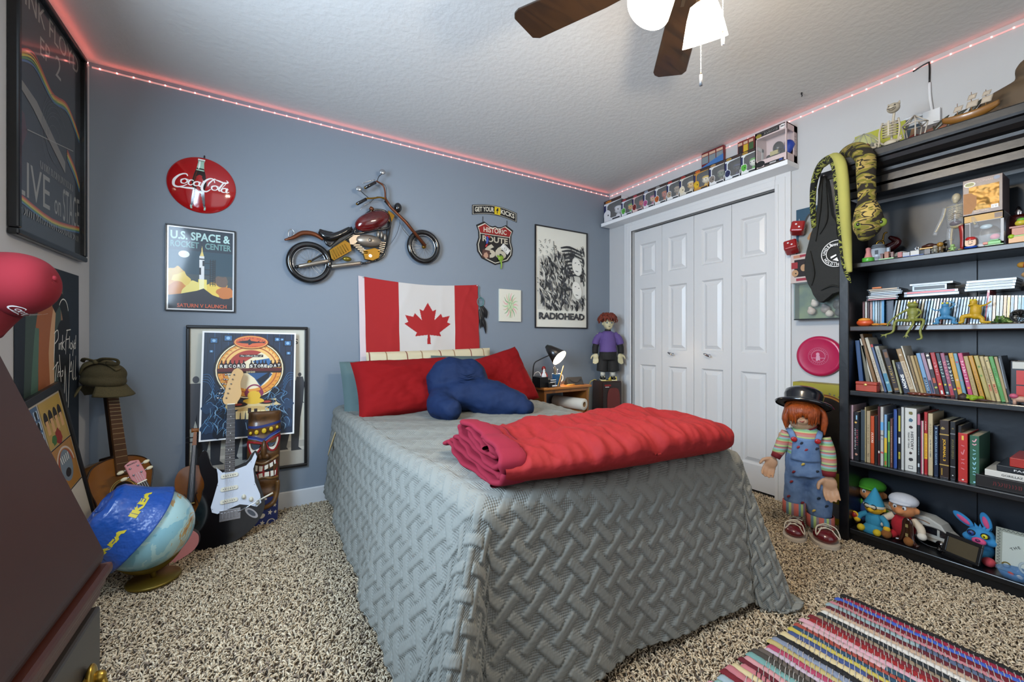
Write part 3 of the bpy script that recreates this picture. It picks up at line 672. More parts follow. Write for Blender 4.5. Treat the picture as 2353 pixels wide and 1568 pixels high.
a.text('U.S. SPACE &',-.135,.158,.130,.204,pm('#b9ddd8'),.03);a.text('ROCKET',-.135,.115,-.012,.150,pm('#6f9a97'),.03);a.text('CENTER',.015,.115,.135,.150,pm('#6f9a97'),.03)
a.text('SATURN V LAUNCH',-.105,-.214,.115,-.193,pm('#d0592a'),.02);a.text('T',.102,-.172,.112,-.160,pm('#151515'),.03)
a.build('poster_print',t)
# large framed poster behind the record poster
t,a = framed('framed_poster','large black framed poster of walking people low on the blue wall','poster',backM(-.10,.690,.001,-.004),.596,.865,.017,'#101012',.024,'#cbc8b8',gloss=.7)
a.rect(-.285,-.42,.285,-.27,pm('#a9a59b'));a.rect(-.285,-.33,.285,-.31,pm('#c3bfb3'));a.text('S',.222,.325,.245,.358,pm('#1a1a1a'),.01)
gy = pm('#33353a')
def walker(x,y,s,c=gy):
    a.disc(x,y + .93 * s,.05 * s,c,.065 * s);a.poly([(x - .09 * s,y + .86 * s),(x + .09 * s,y + .86 * s),(x + .15 * s,y + .62 * s),(x + .12 * s,y + .40 * s),(x + .10 * s,y + .04 * s),(x + .14 * s,y),(x + .02 * s,y),(x + .02 * s,y + .30 * s),(x - .03 * s,y + .05 * s),(x - .01 * s,y + .02 * s),(x - .10 * s,y + .02 * s),(x - .09 * s,y + .42 * s),(x - .14 * s,y + .62 * s)],c)
walker(.20,-.33,.50);walker(-.05,-.35,.54);walker(-.20,-.36,.54);walker(.255,-.04,.19);walker(-.255,-.15,.30,pm('#56565a'))
a.build('poster_print',t)
# ---- record shop poster standing in front
M = basis(Vector((-.10,2.755,.785)),X3,(Z3 * 1 + Y3 * .07).normalized(),(-Y3 + Z3 * .07).normalized()) @ TR(rz=-.02)
t = thing('board_poster','blue and orange illustrated poster reading RECORD STORE DAY leaning on the large black frame','poster',M=M)
b = MB();b.box((0,0,-.003),(.455,.605,.006),mt('#f2f2f0',.5));b.build('backing_board',t)
a = MB();W_,H_ = .219,.294;a.rect(-W_,-H_,W_,H_,pm('#1b2b42',.3))
for i in range(14):x = -W_ + (i + .5) * .0313;a.stroke([(x,H_),(x + .002,.1),(x - .002,-.02)],[.004,.002,.003],pm('#2c4c70' if i % 2 else '#12202f',.3),4)
for x,y,s in ((-.175,.25,.035),(-.11,.265,.04),(-.185,.19,.02),(.13,.262,.03),(.155,.262,.02),(.185,.24,.038),(.19,.18,.025)):
    a.rect(x - s * .6,y - s * .5,x + s * .6,y + s * .5,pm('#0c1522',.3));a.rect(x - s * .42,y - s * .34,x + s * .42,y + s * .34,pm('#3b6c9b',.3));a.disc(x,y,s * .22,pm('#8fb9d6',.3))
cx,cy = .0,.085
a.disc(cx,cy,.175,pm('#14161c',.3));a.ring(cx,cy,.158,.164,pm('#f3e3b8',.3));a.disc(cx,cy,.155,pm('#e39a3c',.3));a.ring(cx,cy,.112,.146,pm('#f0c070',.3),PI * .1,PI * .9);a.ring(cx,cy,.128,.134,pm('#b4572a',.3));a.disc(cx,cy,.112,pm('#efe2bd',.3))
for k in range(36):an = k * PI / 18;a.stroke([(cx + .139 * math.cos(an),cy + .139 * math.sin(an)),(cx + .150 * math.cos(an + .05),cy + .150 * math.sin(an + .05))],.003,pm('#b4572a',.3),0)
a.disc(cx,cy,.112,pm('#a83a2c',.3),a0=.35 * PI,a1=1.03 * PI);a.poly([(cx + .01,cy + .05),(cx + .09,cy + .065),(cx + .11,cy + .02),(cx + .02,cy + .03)],pm('#3b6a9c',.3));a.poly([(cx - .02,cy - .015),(cx + .08,cy + .0),(cx + .108,cy - .03),(cx + .05,cy - .10),(cx + .02,cy - .05)],pm('#2c537f',.3));a.poly([(cx + .03,cy - .06),(cx + .10,cy - .01),(cx + .09,cy - .05),(cx + .05,cy - .09)],pm('#101c2c',.3))
bk = pm('#23100e',.3);a.rect(cx - .155,cy - .012,cx + .155,cy + .008,pm('#5a1a18',.3));a.rect(cx - .155,cy - .02,cx + .155,cy - .010,bk)
letters = [('R',-.137),('E',-.117),('C',-.097),('O',-.077),('R',-.056),('D',-.034),('S',.003),('T',.022),('O',.041),('R',.058),('E',.074),('D',.101),('A',.121),('Y',.141)]
for ch,x in letters:
    x += cx;y = cy + .008 + random.uniform(0,.004);a.poly([(x - .010,y),(x + .010,y),(x + .010,y + .022),(x + .003,y + .032),(x + .003,y + .045),(x - .003,y + .045),(x - .003,y + .032),(x - .010,y + .022)],bk)
    a.text(ch,x - .007,y + .003,x + .007,y + .020,pm('#f4efe2',.3),.03)
a.disc(cx,cy - .014,.034,bk,.007);a.text('2020',cx - .022,cy - .0185,cx + .022,cy - .0095,pm('#e9d9a8',.3),.01)
a.rect(cx - .055,cy + .072,cx + .06,cy + .086,bk);a.text('The Official Beer of',cx - .050,cy + .074,cx + .055,cy + .084,pm('#f0ead8',.3),0,.3)
# a plain record player, a headset and rows of light keys below
a.poly([(-.11,-.105),(.145,-.085),(.165,-.125),(-.12,-.145)],pm('#d9c28c',.3));a.disc(-.055,-.112,.045,bk,.014);a.disc(.085,-.103,.045,bk,.014);a.disc(-.055,-.112,.02,pm('#a83a2c',.3),.006);a.disc(.085,-.103,.02,pm('#a83a2c',.3),.006)
a.ring(.02,-.045,.034,.041,pm('#8a3050',.3),0,PI,e=1.1);a.disc(-.015,-.05,.011,pm('#8a3050',.3),.018);a.disc(.055,-.05,.011,pm('#8a3050',.3),.018)
a.poly(blobpts(.02,-.065,.034,seed=8,wob=.08,sy=.8),pm('#e3b734',.3));a.poly(blobpts(.02,-.095,.05,seed=9,wob=.1,sy=.35),pm('#e3b734',.3))
a.disc(.02,-.16,.085,pm('#caa96a',.3),.035,a0=0,a1=PI)
for k in range(7):x = -.055 + k * .024;a.poly([(x - .0105,-.15),(x + .0105,-.15),(x + .009,-.20 + .002 * abs(k - 3)),(x - .009,-.20 + .002 * abs(k - 3))],pm('#efdca4',.3))
a.rect(-.008,-.165,.008,-.135,bk);a.rect(.022,-.165,.038,-.14,bk)
for k in range(7):
    for s_ in (-1,1):a.poly(blobpts(s_ * (.13 + .03 * (k % 3)),-.05 - .036 * k,.032,seed=k + 40,wob=.2),pm(('#0d1826','#16283e','#1f3a58')[k % 3],.3));a.ring(s_ * (.125 + .03 * (k % 3)),-.03 - .036 * k,.010,.013,pm('#3f6f9c',.3),0,PI)
for k in range(90):
    s_ = -1 if k % 2 else 1;x0 = s_ * random.uniform(.09,.19);y0 = random.uniform(-.235,-.01);a.stroke([(x0,y0),(x0 + random.uniform(-.03,.03),y0 - .02),(x0 + random.uniform(-.03,.03),y0 - .05)],[.001,random.uniform(.0015,.004),.001],pm(('#5f93bd','#2c4c70','#8fb9d6')[k % 3],.3),4)
for s_ in (-1,1):
    for k in range(4):a.stroke([(s_ * .218,.06 - .012 * k),(s_ * .19,.06 - .016 * k),(s_ * .165,.01 - .02 * k)],.002,pm('#4a7aa8',.3),5)
for x in (.0,.05,.12):a.stroke([(x - .016,-.215),(x - .010,-.255),(x + .014,-.255),(x + .016,-.215)],.003,pm('#9ab6cc',.3),0)
a.disc(0,.243,.086,pm('#7d2b20',.3),.040);a.disc(0,.243,.081,pm('#e8b55a',.3),.036);a.disc(0,.243,.077,pm('#d9663a',.3),.032)
a.poly([(-.068,.242),(-.045,.250),(-.018,.253),(-.008,.262),(-.002,.251),(.03,.246),(.038,.252),(.041,.245),(.055,.244),(.07,.252),(.064,.242),(.072,.236),(.055,.240),(.03,.239),(.005,.236),(-.008,.227),(-.014,.227),(-.014,.235),(-.045,.237)],pm('#20242c',.3))
a.arctext('DOGFISH HEAD',0,.165,.102,PI * .74,PI * .26,.010,pm('#20242c',.3));a.text('~13',-.03,.214,.03,.219,pm('#7d2b20',.3))
a.build('poster_print',t)

# ---- radio band poster, generic ink drawing
t,a = framed('framed_poster','tall framed black and white ink poster near the closet corner','poster',backM(2.216,1.580,.001),.585,.882,.010,'#15161a',.016,'#dedccf',gloss=.8)
ik = [pm('#17181a'),pm('#2b2c2e'),pm('#8d8b84'),pm('#55565a'),pm('#c9c7bd')]
a.poly([(-.26,.17),(.26,.30),(.265,-.28),(-.265,-.28)],ik[4])
R_ = random.Random(5)
for k in range(420):
    x = R_.uniform(-.24,.25);y = R_.uniform(-.27,.15 + .28 * (x + .26));an = R_.uniform(1.2,2.6);L_ = R_.uniform(.03,.10)
    if (x - .16) ** 2 / .006 + (y - .12) ** 2 / .009 < 1 or (x - .17) ** 2 / .006 + (y + .10) ** 2 / .009 < 1:continue
    dx,dy = L_ * math.cos(an) / 2,L_ * math.sin(an) / 2
    cl = lambda v,l:max(-l,min(l,v))
    a.stroke([(cl(x - dx,.27),cl(y - dy,.29)),(x + .008,y),(cl(x + dx,.27),y + dy)],[.002,R_.uniform(.006,.024),.003],ik[R_.choice([0,0,1,1,3,2])],3)
for k in range(9):y = .27 - .03 * k;x0 = -.02 + .012 * k;a.stroke([(x0,y),(x0 + .1,y + .015),(.24,y - .02)],[.01,.022,.006],ik[k % 2],4)
for cy_,r in ((.12,.0),(-.095,.0)):
    a.disc(.165,cy_,.055,ik[4],.085,rot=.3);a.disc(.165,cy_,.050,pm('#e6e4da'),.078,rot=.3);a.stroke([(.14,cy_ + .03),(.155,cy_ + .035)],.006,ik[0],0);a.stroke([(.18,cy_ + .02),(.195,cy_ + .022)],.006,ik[0],0);a.stroke([(.15,cy_ - .04),(.18,cy_ - .045)],.006,ik[0],3)
for k in range(10):an = .25 + k * .06 + 2.6;a.stroke([(.11,-.09),(.11 + .16 * math.cos(an),-.09 + .16 * math.sin(an))],.003,ik[0],0)
for k in range(16):x,y = R_.uniform(-.26,-.08),R_.uniform(.20,.33);a.stroke([(x,y),(x + .02,y + R_.uniform(-.02,.02)),(x + .01,y - .02)],.003,ik[1],3)
a.stroke([(-.10,.32),(-.08,.14)],.005,ik[0],0);a.stroke([(-.255,.16),(-.255,-.25)],.012,pm('#d2d0c6'),0)
a.text('RADIOHEAD',-.255,-.365,.255,-.305,pm('#2c2d30'),.05)
for k in range(26):x = R_.uniform(-.26,.26);y = -.34 + R_.uniform(-.03,.03);a.stroke([(x,y),(x + .012,y + .003)],.0025,ik[4],0)
a.build('poster_print',t)
# ---- little canvas
M = backM(1.675,1.318,.001);t = thing('canvas_picture','small cream canvas with pink and green abstract rays right of the flag','picture',M=M)
b = MB();b.box((0,0,.009),(.205,.262,.018),mt('#d9d6c6',.7));b.build('canvas',t,bevel=.002)
a = MB();a.z = .0182
for k in range(18):
    an = k * 2 * PI / 18;c = ('#d9a9a4','#a9c79a','#cdb9a0','#8fae86')[k % 4]
    a.stroke([(.02 * math.cos(an),.03 * math.sin(an)),(.05 * math.cos(an + .15),.07 * math.sin(an + .15)),(.075 * math.cos(an),.105 * math.sin(an))],[.014,.010,.002],mt(c,.7),4)
a.disc(0,0,.026,mt('#bcd0a6',.7),.036);a.stroke([(-.016,.022),(.016,.022),(.0,-.012),(-.014,.020)],.003,mt('#33402e',.7),0);a.stroke([(-.01,-.03),(0,-.01),(.008,-.028)],.002,mt('#33402e',.7),4);a.stroke([(.0,-.05),(.003,-.10)],.004,mt('#5f8a52',.7),3)
a.build('painting',t)
# ---- flag
def in_poly(x,y,P):
    c = False;j = len(P) - 1
    for i in range(len(P)):
        if (P[i][1] > y) != (P[j][1] > y) and x < (P[j][0] - P[i][0]) * (y - P[i][1]) / (P[j][1] - P[i][1]) + P[i][0]:c = not c
        j = i
    return c
def flag():
    M = backM(.50,.90,.006);t = thing('flag','red and white maple leaf flag pinned above the bed head','flag',M=M)
    half = [(0,1),(.12,.77),(.21,.82),(.16,.52),(.33,.70),(.37,.60),(.56,.64),(.49,.46),(.58,.41),(.29,.18),(.33,.08),(.03,.12),(.045,-.13),(0,-.13)]
    leaf = [(.438 + x * .30,.145 + y * .285) for x,y in half] + [(.438 - x * .30,.145 + y * .285) for x,y in reversed(half[1:-1])]
    nu,nv = 300,190;W_,H_ = .885,.57
    reds,whi,hoist = mt('#a01a1c',.85),mt('#c6c0ba',.85),mt('#cfbfbf',.85)
    def top(u):return .582 - .022 * math.sin(PI * u) * 1.0 + .0
    def bot(u):return -.015 + .05 * u + .012 * math.sin(PI * u * 2)
    V = np.zeros((nv,nu,3));u = np.linspace(0,1,nu)[None,:];v = np.linspace(0,1,nv)[:,None]
    lx = u * W_ + v * 0 + .012 * (1 - v) + .02 * (1 - v) * (u > .93) * 0
    tp = .568 - .030 * np.sin(PI * u);bt = -.02 + .055 * u + .010 * np.sin(2 * PI * u)
    V[...,0] = lx;V[...,1] = bt + (tp - bt) * v
    V[...,2] = .004 + .005 * np.sin(u * 14 + v * 3) * (1 - v * .5) + .004 * np.sin(v * 12 + u * 20) * np.exp(-((v - .25) / .3) ** 2) + .003 * np.sin((u + v * .6) * 40) * np.exp(-((u - .95) / .08) ** 2)
    # faint fold creases
    for c0,c1,wd in ((.62,.0,.012),(.30,.2,.014),(.85,.1,.01)):V[...,2] += .0022 * np.exp(-((u - c0 - .15 * (v - .5) - .03 * np.sin(v * 5 + c0 * 9)) / (wd * 2.2)) ** 2)
    mi = np.zeros((nv - 1,nu - 1),int)
    for j in range(nv - 1):
        for i in range(nu - 1):
            uu,vv = (i + .5) / nu,(j + .5) / nv;X_ = uu * W_
            if uu < .045:mi[j,i] = 2
            elif uu < .300:mi[j,i] = 0
            elif uu < .775:mi[j,i] = 0 if in_poly((uu - .537) * W_ + .438,vv * .57,leaf) else 1
            else:mi[j,i] = 0
    idx = np.arange(nu * nv).reshape(nv,nu);Q = np.stack([idx[:-1,:-1],idx[:-1,1:],idx[1:,1:],idx[1:,:-1]],-1).reshape(-1,4)
    o = npmesh('flag_cloth',V.reshape(-1,3),Q,[reds,whi,hoist],mi.ravel(),parent=t);md = o.modifiers.new('s','SOLIDIFY');md.thickness = .0012
    for x,y in ((.03,.56),(.875,.56)):b = MB();b.ell((x,y,.010),.005,mt('#d8d8d8',.3,.6));b.build('push_pin',t)
flag()
# ---- highway sign with its banner
def q4(X,Y,y=YB):P = ony(620 + X / 3.266,380 + Y / 3.266,y);return P
M = backM(1.54,1.86,.002);t = thing('highway_sign','tin sign reading GET YOUR KICKS above a red and black HISTORIC ROUTE 66 shield','sign',M=M)
bl,wt,rd,cr_ = mt('#121214',.35,coat=.3),mt('#cfc9b8',.4),mt('#8c1d1a',.4),mt('#b8b09c',.4)
def bann(y0,y1,ins=0):
    n = 16;return [(-.203 + ins + (.406 - 2 * ins) * i / n,y0 + ins * .7 + .028 * math.sin(PI * i / n)) for i in range(n + 1)] + [(.203 - ins - (.406 - 2 * ins) * i / n,y1 - ins * .7 + .028 * math.sin(PI * i / n)) for i in range(n + 1)]
b = MB();b.prism(bann(.150,.226),0,.004,bl);a = b;a.z = .0042;a.poly(bann(.150,.226,.006),wt);a.poly(bann(.150,.226,.010),bl)
bb = MB();bb.text('GET YOUR',-.18,.170,-.01,.208,wt,.03);bb.text('KICKS',.05,.170,.18,.208,wt,.03)
bb.v = [(x,y + .028 * math.sin(PI * (x + .203) / .406),.0052) for x,y,z in bb.v];b.build('banner',t);bb.build('lettering',t)
b = MB();[b.cyl((x,.15,.002),(x,.085,.002),.0022,bl,6) for x in (-.11,.11)];b.build('hanger_wire',t)
sh = [(0,.092),(.025,.083),(.055,.088),(.10,.112),(.168,.075),(.150,.030),(.148,-.02),(.165,-.075),(.158,-.13),(.12,-.18),(.05,-.205),(0,-.222)]
shp = sh + [(-x,y) for x,y in reversed(sh[1:-1])]
sc = lambda k:[(x * k,(y + .06) * k - .06) for x,y in shp]
b = MB();b.prism(shp,0,.005,bl);b.z = .0052;b.poly(sc(.93),wt);b.poly(sc(.89),bl)
redp = [(x,y) for x,y in sc(.89) if y > .02];b.poly(redp,rd);b.rect(-.135,.012,.135,.017,wt);b.build('shield',t)
b = MB();b.z = .0066;b.text('HISTORIC',-.105,.030,.105,.070,wt,.02);b.text('ROUTE',-.115,-.045,.115,.002,cr_,.03);b.text('66',-.10,-.17,.10,-.06,cr_,.05);b.build('lettering',t)
def magnet(name,label,x,y,fn):o_ = thing(name,label,'magnet',M=M @ TR(x,y,.0075));fn(o_);return o_
def f(t_):b = MB();b.prism(rrect(-.026,-.030,.026,.030,.006),0,.003,mt('#d2b41e',.3));b.z = .0032;b.poly([(-.006,-.02),(.004,-.018),(.0,-.006),(.010,.004),(.006,.012),(.010,.02),(.0,.022),(-.008,.012),(-.012,.0),(-.004,-.006)],bl);b.build('badge',t_)
magnet('yellow_magnet','yellow magnet with a black horse on the curved banner sign',.018,.212,f)
def f(t_):
    b = MB();b.tube([(0,.03,.005),(.002,.0,.006),(-.006,-.03,.005)],[.008,.011,.007],mt('#26408c',.4),8,4);b.build('body',t_,remesh=.003)
    b = MB();b.ell((.012,.028,.008),(.013,.012,.009),mt('#a81c20',.4));b.tube([(-.02,.04,.005),(.0,.03,.007),(.02,.02,.006)],.006,mt('#a81c20',.4),8,3);b.tube([(.0,-.03,.005),(-.015,-.055,.005)],.007,mt('#a81c20',.4),8);b.build('limbs',t_)
magnet('figure_magnet','small red and blue magnet on the left of the highway shield',-.075,-.035,f)
def f(t_):b = MB(TR(rz=-.65));b.prism(rrect(-.042,-.024,.042,.024,.003),0,.002,mt('#d9d8d2',.5));b.z = .0022;b.ring(0,0,.010,.014,bl,e=.6);b.rect(-.034,.016,.034,.018,bl);b.rect(-.034,-.018,.034,-.016,bl);b.build('card',t_)
magnet('card_magnet','white card magnet with a black oval on the right of the highway shield',.092,-.085,f)
def f(t_):
    g = mt('#7c9a2c',.5);b = MB();b.ell((0,0,.008),(.026,.024,.010),g);b.tube([(0,-.02,.008),(.008,-.05,.006),(.004,-.085,.004)],[.008,.007,.004],g,8,4);b.tube([(-.02,.01,.006),(-.032,.02,.004)],.006,g,8);b.build('body',t_);b = MB();[b.ell((x,.018,.015),.006,mt('#3d5a1c',.4)) for x in (-.010,.010)];b.build('eye',t_)
magnet('frog_magnet','bright green dangling magnet at the foot of the highway shield',.045,-.165,f)
def f(t_):b = MB(TR(rz=-.08));b.prism(rrect(-.033,-.033,.033,.033,.002),0,.002,mt('#4b2d26',.5));b.z = .0022;b.poly(blobpts(0,-.008,.022,seed=4),mt('#b38a72',.5));b.build('photo',t_)
magnet('photo_magnet','square brown photo magnet at the lower left of the shield',-.085,-.145,f)
# ---- dream catcher behind the flag's right edge
P = ony(1102,700,YB);t = thing('dream_catcher','small teal dream catcher with black feathers beside the flag','dream catcher',M=backM(P.x + .005,P.z + .02,.006));tl = mt('#4a7d7c',.6)
b = MB();b.tube([(.028 * math.cos(a) - .002,.034 * math.sin(a),.004) for a in [i * PI / 12 for i in range(24)]],.003,tl,8,closed=True);b.tube([(-.012,.12,.004),(-.018,.07,.004),(-.004,.034,.004)],.0025,tl,6,5)
for k in range(8):a0,a1 = k * PI / 4,(k + 3) * PI / 4;b.cyl((.028 * math.cos(a0) - .002,.034 * math.sin(a0),.004),(.028 * math.cos(a1) - .002,.034 * math.sin(a1),.004),.0006,tl,4)
b.build('hoop',t)
for i,(x0,y0,x1,y1) in enumerate(((.0,-.034,.035,-.12),(.015,-.03,.050,-.13),(-.005,-.036,.012,-.20),(-.01,-.08,.045,-.25),(-.012,-.06,-.005,-.21))):
    b = MB();b.tube([(x0,y0,.006),((x0 + x1) / 2 + .010,(y0 + y1) / 2,.010),(x1,y1,.006)],[.004,.017,.001],BLACK,8,6,flat=.25,up=(0,0,1));b.build('feather',t)

# ---- motorcycle relief
MO = (.56,1.72);M = backM(MO[0],MO[1],.002)
def q(X,Y,z=0,y=2.79):P = ony(620 + X / 3.266,380 + Y / 3.266,y);return Vector((P.x - MO[0],P.z - MO[1],z))
t = thing('motorcycle_wall_sculpture','metal chopper motorcycle wall sculpture with a red tank on the blue wall','wall sculpture',M=M)
blk = mt('#0d0e10',.15,coat=.6);gold = mt('#7a5a14',.42,.7);slv = mt('#9d9284',.38,.8);cop = mt('#6b3a20',.3,.5);chr_ = mt('#aeb2b6',.2,.9)
def wheel(cx,cy,r,tr):
    c = q(cx,cy,.03);b = MB();b.tube([(c.x + r * math.cos(a),c.y + r * math.sin(a),.028) for a in [i * PI / 24 for i in range(48)]],tr,blk,16,closed=True);w = b.build('wheel',t)
    b = MB();b.tube([(c.x + (r - tr) * math.cos(a),c.y + (r - tr) * math.sin(a),.028) for a in [i * PI / 24 for i in range(48)]],.004,chr_,8,closed=True);b.build('rim',w)
    b = MB()
    for k in range(28):a = k * 2 * PI / 28;a2 = a + (.5 if k % 2 else -.5);b.cyl((c.x + .012 * math.cos(a2),c.y + .012 * math.sin(a2),.03),(c.x + (r - tr) * math.cos(a),c.y + (r - tr) * math.sin(a),.028),.0009,mt('#6f7378',.3,.7),4)
    b.cyl((c.x,c.y,.018),(c.x,c.y,.045),.013,gold,14);b.build('spokes',w)
wheel(298,730,.112,.0185);wheel(1155,613,.104,.019)
b = MB()   # rear fender
b.tube([q(110,562,.035),q(175,545,.038),q(245,512,.04),(q(330,520,.04)),q(400,560,.04)],[.006,.013,.017,.017,.012],cop,10,6,flat=.8);f_ = b.build('rear_fender',t)
b = MB();b.tube([q(140,545,.04),q(140,500,.04),q(160,483,.04),q(180,500,.04),q(178,530,.04)],.003,chr_,6,4);b.build('sissy_bar',t)
b = MB();b.tube([q(370,500,.045),q(400,530,.047),q(450,545,.05),q(520,525,.05),(q(600,480,.05))],[.013,.022,.026,.024,.016],blk,12,6,flat=.9);b.prism([tuple(q(*p)[:2]) for p in ((365,495),(420,600),(450,618),(520,555),(625,500),(612,462),(560,490),(480,508),(400,490),(372,480))],.02,.05,blk);b.build('seat',t,remesh=.004,smooth=6)
TK = mt('#6e0e10',.18,coat=.9,var=(8,'#2a0507',.1,.55));b = MB();b.add(*(lambda m_:(m_.v,m_.f))(MB().ell((0,0,0),(.122,.060,.045),TK,nu=28,nv=18)),TK,True,TR(*q(765,425,.05),rz=.47));b.build('fuel_tank',t)
b = MB();b.tube([q(635,500,.03),q(690,400,.03),(q(770,340,.03)),q(860,345,.03),q(900,400,.03),q(890,470,.03),q(780,485,.03),q(680,510,.03)],.008,blk,8,5,closed=True);b.build('tank_trim',t)
b = MB();b.cyl(q(755,340,.04),q(765,322,.04),.014,cop,14);b.build('fuel_cap',t)
b = MB()   # frame tubes
for P_ in ([q(640,505,.02),q(480,620,.025),q(300,722,.03)],[q(900,390,.02),q(905,470,.02),q(870,640,.02),q(830,700,.02),q(700,735,.02)],[q(640,515,.03),q(560,560,.03),(q(470,620,.03))],[q(880,480,.03),q(860,620,.03),q(800,710,.03)]):b.tube(P_,.006,blk,8,5)
b.build('frame_tube',t)
b = MB();b.prism([tuple(q(*p)[:2]) for p in ((445,640),(560,565),(600,590),(612,645),(480,718),(462,705))],.02,.045,gold)
for k in range(7):b.tube([q(462 + k * 17 - 8,628 + 14 - k * 9 + 5,.046),q(485 + k * 17,705 - k * 10,.046)],.0035,gold,6)
b.build('side_cover',t,bevel=.003)
b = MB();b.ell(q(578,705,.035),(.028,.016,.014),mt('#7a6a20',.25,.6));b.build('oil_canister',t)
b = MB()
b.prism([tuple(q(*p)[:2]) for p in ((590,560),(625,530),(672,528),(672,560),(640,590),(600,600))],.015,.05,slv);b.add(*(lambda m_:(m_.v,m_.f))(MB().ell((0,0,0),(.085,.042,.035),slv,nu=24)),slv,True,TR(*q(740,572,.04)))
for k in range(6):b.box(tuple(q(640 + k * 15,600 + k * 13,.035)),(.052,.0055,.04),slv,None);
for k in range(6):b.box(tuple(q(845 - k * 4,585 + k * 14,.035)),(.036,.0045,.04),slv,None)
for x,y in ((810,520),(835,525),(860,545)):b.ell(q(x,y,.035),(.010,.026,.016),slv)
b.cyl(q(742,572,.06),q(742,572,.078),.012,slv,14);b.build('engine',t)
b = MB();b.prism([tuple(q(*p)[:2]) for p in ((690,645),(780,625),(825,645),(815,700),(770,720),(710,710))],.02,.055,gold);b.z = .056
c = q(748,685);b.ring(c.x,c.y,.014,.022,gold);b.disc(c.x,c.y,.010,blk);b.build('gear_case',t,bevel=.003)
for i,(a_,b_) in enumerate((((210,765),(440,722)),((455,765),(680,738)))):
    b = MB();b.tube([q(*a_,.045),q(a_[0] + 12,a_[1] - 3,.045),q(b_[0] - 10,b_[1],.045),q(*b_,.045)],[.008,.0125,.0125,.011],slv,14);p_ = b.build('exhaust_pipe',t);b = MB();b.cyl(q(a_[0] - 25,a_[1] + 3,.045),q(*a_,.045),.006,blk,12,.0125);b.cyl(q(*b_,.045),q(b_[0] + 25,b_[1] + 3,.045),.0115,blk,12,.004);b.build('end_cap',p_)
for dz,off in ((.05,0),(.035,14)):b = MB();b.tube([q(860,255 + off,dz),q(900 + off * .5,320,dz),q(1010 + off,430,dz),q(1160,610,dz)],[.008,.009,.010,.012],cop if not off else blk,10);b.build('fork',t)
b = MB();b.ell(q(955,325,.05),(.026,.034,.024),blk);b.build('headlight',t)
b = MB();b.prism([tuple(q(*p)[:2]) for p in ((890,340),(935,380),(905,440),(880,400))],.01,.035,gold);b.build('neck_plate',t)
b = MB();b.tube([q(860,255,.05),q(858,200,.05),q(840,155,.05),q(790,130,.06)],.0055,cop,8,5);b.tube([q(870,260,.05),q(820,250,.055),q(770,258,.06),q(715,262,.065)],.0055,gold,8,5)
b.tube([q(800,130,.05),q(860,160,.05),q(870,220,.05),q(868,255,.05)],.0018,blk,6,6);b.tube([q(960,400,.03),q(975,430,.03),q(950,520,.03),q(900,600,.03)],.0015,blk,6,6);b.tube([q(975,430,.03),q(1000,480,.03),q(1045,535,.03)],.0018,blk,6,6);b.tube([q(745,290,.05),(q(800,245,.055)),q(860,270,.05)],.0015,blk,6,6);b.build('handlebar',t)
for a_,b_ in (((785,140),(705,185)),((715,265),(645,305))):
    b = MB();b.tube([q(*a_,.06),q(*b_,.07)],[.0105,.0095],blk,12);g_ = b.build('grip',t);b = MB();b.ell(q(*b_,.071),.007,gold);b.build('bar_end',g_)
for P_ in (((780,122),(730,135),(685,152)),((740,290),(700,315),(670,342))):b = MB();b.tube([q(*p,.065) for p in P_],.0026,chr_,6,4);b.build('lever',t)
for P_,c in ((((800,128),(812,95),(835,75)),(838,62)),(((745,262),(700,225),(675,200)),(663,188))):b = MB();b.tube([q(*p,.055) for p in P_],.0025,blk,6,4);b.ell(q(*c,.06),(.020,.017,.006),chr_);b.build('mirror',t)
# ================================================================== left side: desk, posters, instruments, globe
DK = wood('#2a120b','#160a06',2.2,.5,'y',0)
t = thing('secretary_desk','dark mahogany slant front desk with a brass handle at the left edge of the view','desk',(XL + .02,.30,0))
O = Vector((XL + .02,.30,0));y1 = .86 - O.y;xf = -.219 - O.x
b = MB()
prof = [(0,.0),(xf - .02,.0),(xf - .02,.66),(0,.66)]
b.prism([(p[0],p[1]) for p in prof],0,y1 + .0,DK,M=basis(Vector((0,y1 - .01,0)),X3,Z3,-Y3) @ TR());b.build('carcass',t)
b = MB();Mp = basis(Vector((0,y1,0)),X3,Z3,-Y3)
b.prism([(xf,.718),(xf - .115,1.05),(xf - .155,1.10),(.0,1.10),(0,.70),(xf - .005,.70)],0,y1 + .2,DK,M=Mp);b.build('slant_front',t,bevel=.006)
b = MB();
for z0,z1,ex in ((.686,.702,.008),(.668,.686,.0),(.650,.668,-.006)):b.box(((xf + ex) / 2 + .0,(y1 - .1) / 2,(z0 + z1) / 2),(xf + ex,y1 + .1 + .006,z1 - z0),mt('#3a170c',.4))
b.build('moulding',t,bevel=.005)
for z0,z1 in ((.44,.645),(.235,.43),(.03,.225)):
    b = MB();b.box((xf - .012,(y1 - .1) / 2,(z0 + z1) / 2),(.02,y1 + .1 - .03,z1 - z0),mt('#2e2a28',.4));dr = b.build('drawer',t,bevel=.004)  # fronts coloured grey to imitate the reflection on glossy mahogany
    br = mt('#a88a3c',.3,.85);b = MB();zc_ = (z0 + z1) / 2 + .030
    for yy in (y1 - .075,y1 - .16):b.ell((xf + .004,yy,zc_),(.006,.015,.020),br);b.ell((xf + .012,yy,zc_),.008,br);b.ell((xf + .004,yy,zc_ - .022),(.005,.010,.012),br)
    b.tube([(xf + .014,y1 - .075,zc_),(xf + .022,y1 - .085,zc_ - .022),(xf + .024,y1 - .118,zc_ - .032),(xf + .022,y1 - .15,zc_ - .022),(xf + .014,y1 - .16,zc_)],.0045,br,8,5)
    b.box((xf + .001,y1 - .118,zc_),(.003,.11,.018),br);b.build('brass_handle',dr)
